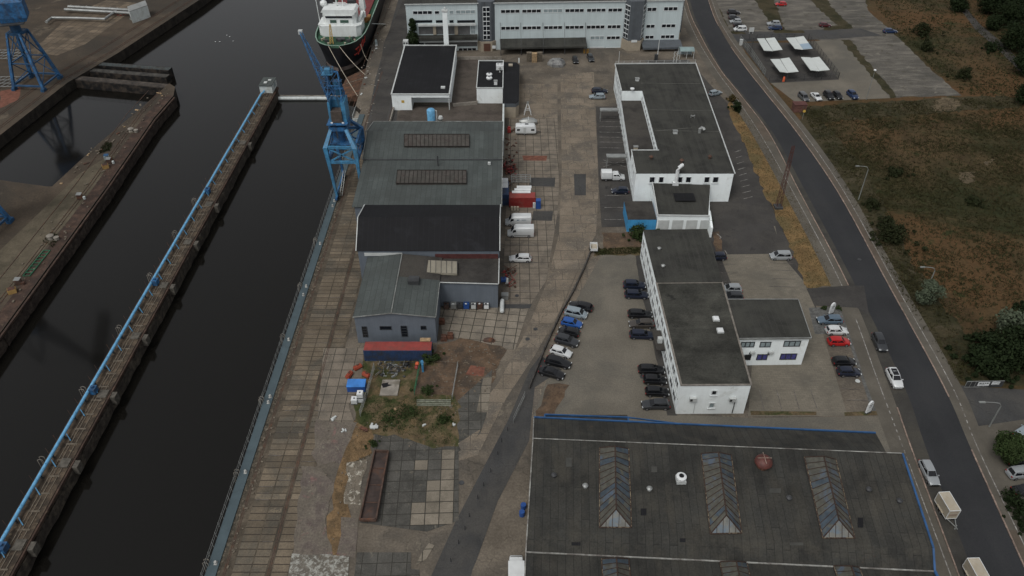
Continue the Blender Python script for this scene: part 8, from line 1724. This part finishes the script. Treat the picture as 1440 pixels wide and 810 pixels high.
tufts('dry_strip_grass',[(1022,126),(1034,134),(1062,175),(1098,238),(1140,318),(1172,402),(1134,406),(1122,372),(1094,312),(1066,250),(1040,190)],5000,.16,.16,M_straw,3)
tufts('upper_field_grass',[(1225,0),(1400,-20),(1440,140),(1380,135),(1352,132),(1270,58)],7000,.4,.4,M_grassb,4,.5)
tufts('weeds',[(508,560),(612,565),(640,575),(635,628),(560,610),(510,600)],1800,.25,.2,M_leaf,5,.85)
tufts('weeds',[(497,590),(525,606),(520,640),(490,712),(478,780),(465,780),(470,700)],1200,.15,.15,M_straw,6,.5)
tufts('weeds',[(838,350),(905,348),(906,357),(836,359)],900,.3,.2,M_grassb,7)
# ================================================================ light and camera
w=bpy.data.worlds.new('World'); scene.world=w; w.use_nodes=True; nt=w.node_tree; bg=nt.nodes['Background']
sky=nt.nodes.new('ShaderNodeTexSky'); sky.sky_type='NISHITA'; sky.sun_disc=False
SUN_EL, SUN_AZ = R(58), R(215)      # azimuth clockwise from north (+y)
sky.sun_elevation=SUN_EL; sky.sun_rotation=SUN_AZ; sky.air_density=1.0; sky.dust_density=3.0; sky.ozone_density=1.0
hs=nt.nodes.new('ShaderNodeHueSaturation'); hs.inputs['Saturation'].default_value=.12; nt.links.new(sky.outputs[0],hs.inputs['Color']); nt.links.new(hs.outputs[0],bg.inputs['Color']); bg.inputs['Strength'].default_value=.13
sl=bpy.data.lights.new('sun','SUN'); sl.energy=1.1; sl.angle=R(22); sl.color=(1,.97,.93); so=bpy.data.objects.new('sun',sl); COL.objects.link(so)
dirv=Vector((math.sin(SUN_AZ)*math.cos(SUN_EL),math.cos(SUN_AZ)*math.cos(SUN_EL),math.sin(SUN_EL))); so.rotation_euler=(-dirv).to_track_quat('-Z','Y').to_euler(); so.location=(0,0,150)
cam=bpy.data.cameras.new('camera'); cam.sensor_fit='HORIZONTAL'; cam.sensor_width=36; cam.lens=36*FPX/1440; cam.clip_start=1; cam.clip_end=20000
co=bpy.data.objects.new('camera',cam); COL.objects.link(co); co.location=(0,0,CH); co.rotation_euler=(PI/2-TILT,0,0); scene.camera=co
scene.render.engine='CYCLES'
vs_=scene.view_settings; vs_.view_transform='Standard'; vs_.look='None'; vs_.gamma=1; vs_.use_curve_mapping=False; vs_.exposure=-0.06
tufts('jetty_weeds',[(142,208),(150,200),(158,202),(154,212),(140,216)],400,.35,.25,M_leafs,8,.4)
tufts('jetty_weeds',[(60,338),(74,326),(86,334),(74,348)],300,.3,.25,M_leafs,9,.4)
tufts('quay_weeds',[(462,285),(470,285),(318,800),(308,800)],700,.2,.15,M_fieldstraw,10,.8)
tufts('path_weeds',[(498,300),(506,300),(462,520),(448,520)],500,.2,.15,M_grassb,11,.8)
# loose gravel and small litter on the abandoned plots: nobody could count it
def litter(name,polypx,n,m,s0,s1,seed):
    r=random.Random(seed); P2=[tuple(G(*q)[:2]) for q in polypx]; x0,x1=min(p[0] for p in P2),max(p[0] for p in P2); y0_,y1_=min(p[1] for p in P2),max(p[1] for p in P2); mb=MB(); k=0
    while k<n:
        p=(r.uniform(x0,x1),r.uniform(y0_,y1_)); k+=1
        if inpoly(p,P2): s=r.uniform(s0,s1); mb.box((p[0],p[1],.07+s*.2),(s*r.uniform(.6,2),s,s*.5),r.uniform(0,3))
    return tag(mb.build(name,m),kind='stuff')
litter('gravel_litter',[(440,590),(500,592),(645,600),(640,640),(520,640),(480,790),(400,800)],150,M_wood2,.06,.2,1)
litter('gravel_litter',[(612,484),(715,484),(690,545),(640,600),(600,590)],220,M_wood2,.08,.25,2)
litter('gravel_litter',[(472,290),(478,290),(325,800),(312,800)],260,M_wood2,.1,.3,3)
litter('gravel_litter',[(128,200),(236,122),(240,130),(0,466),(-10,440)],240,M_wood2,.1,.4,4)
litter('gravel_litter',[(710,180),(730,180),(722,290),(708,290)],90,M_rust,.1,.5,5)
litter('gravel_litter',[(505,100),(545,10),(552,10),(520,180),(505,180)],160,M_concrete,.1,.35,6)
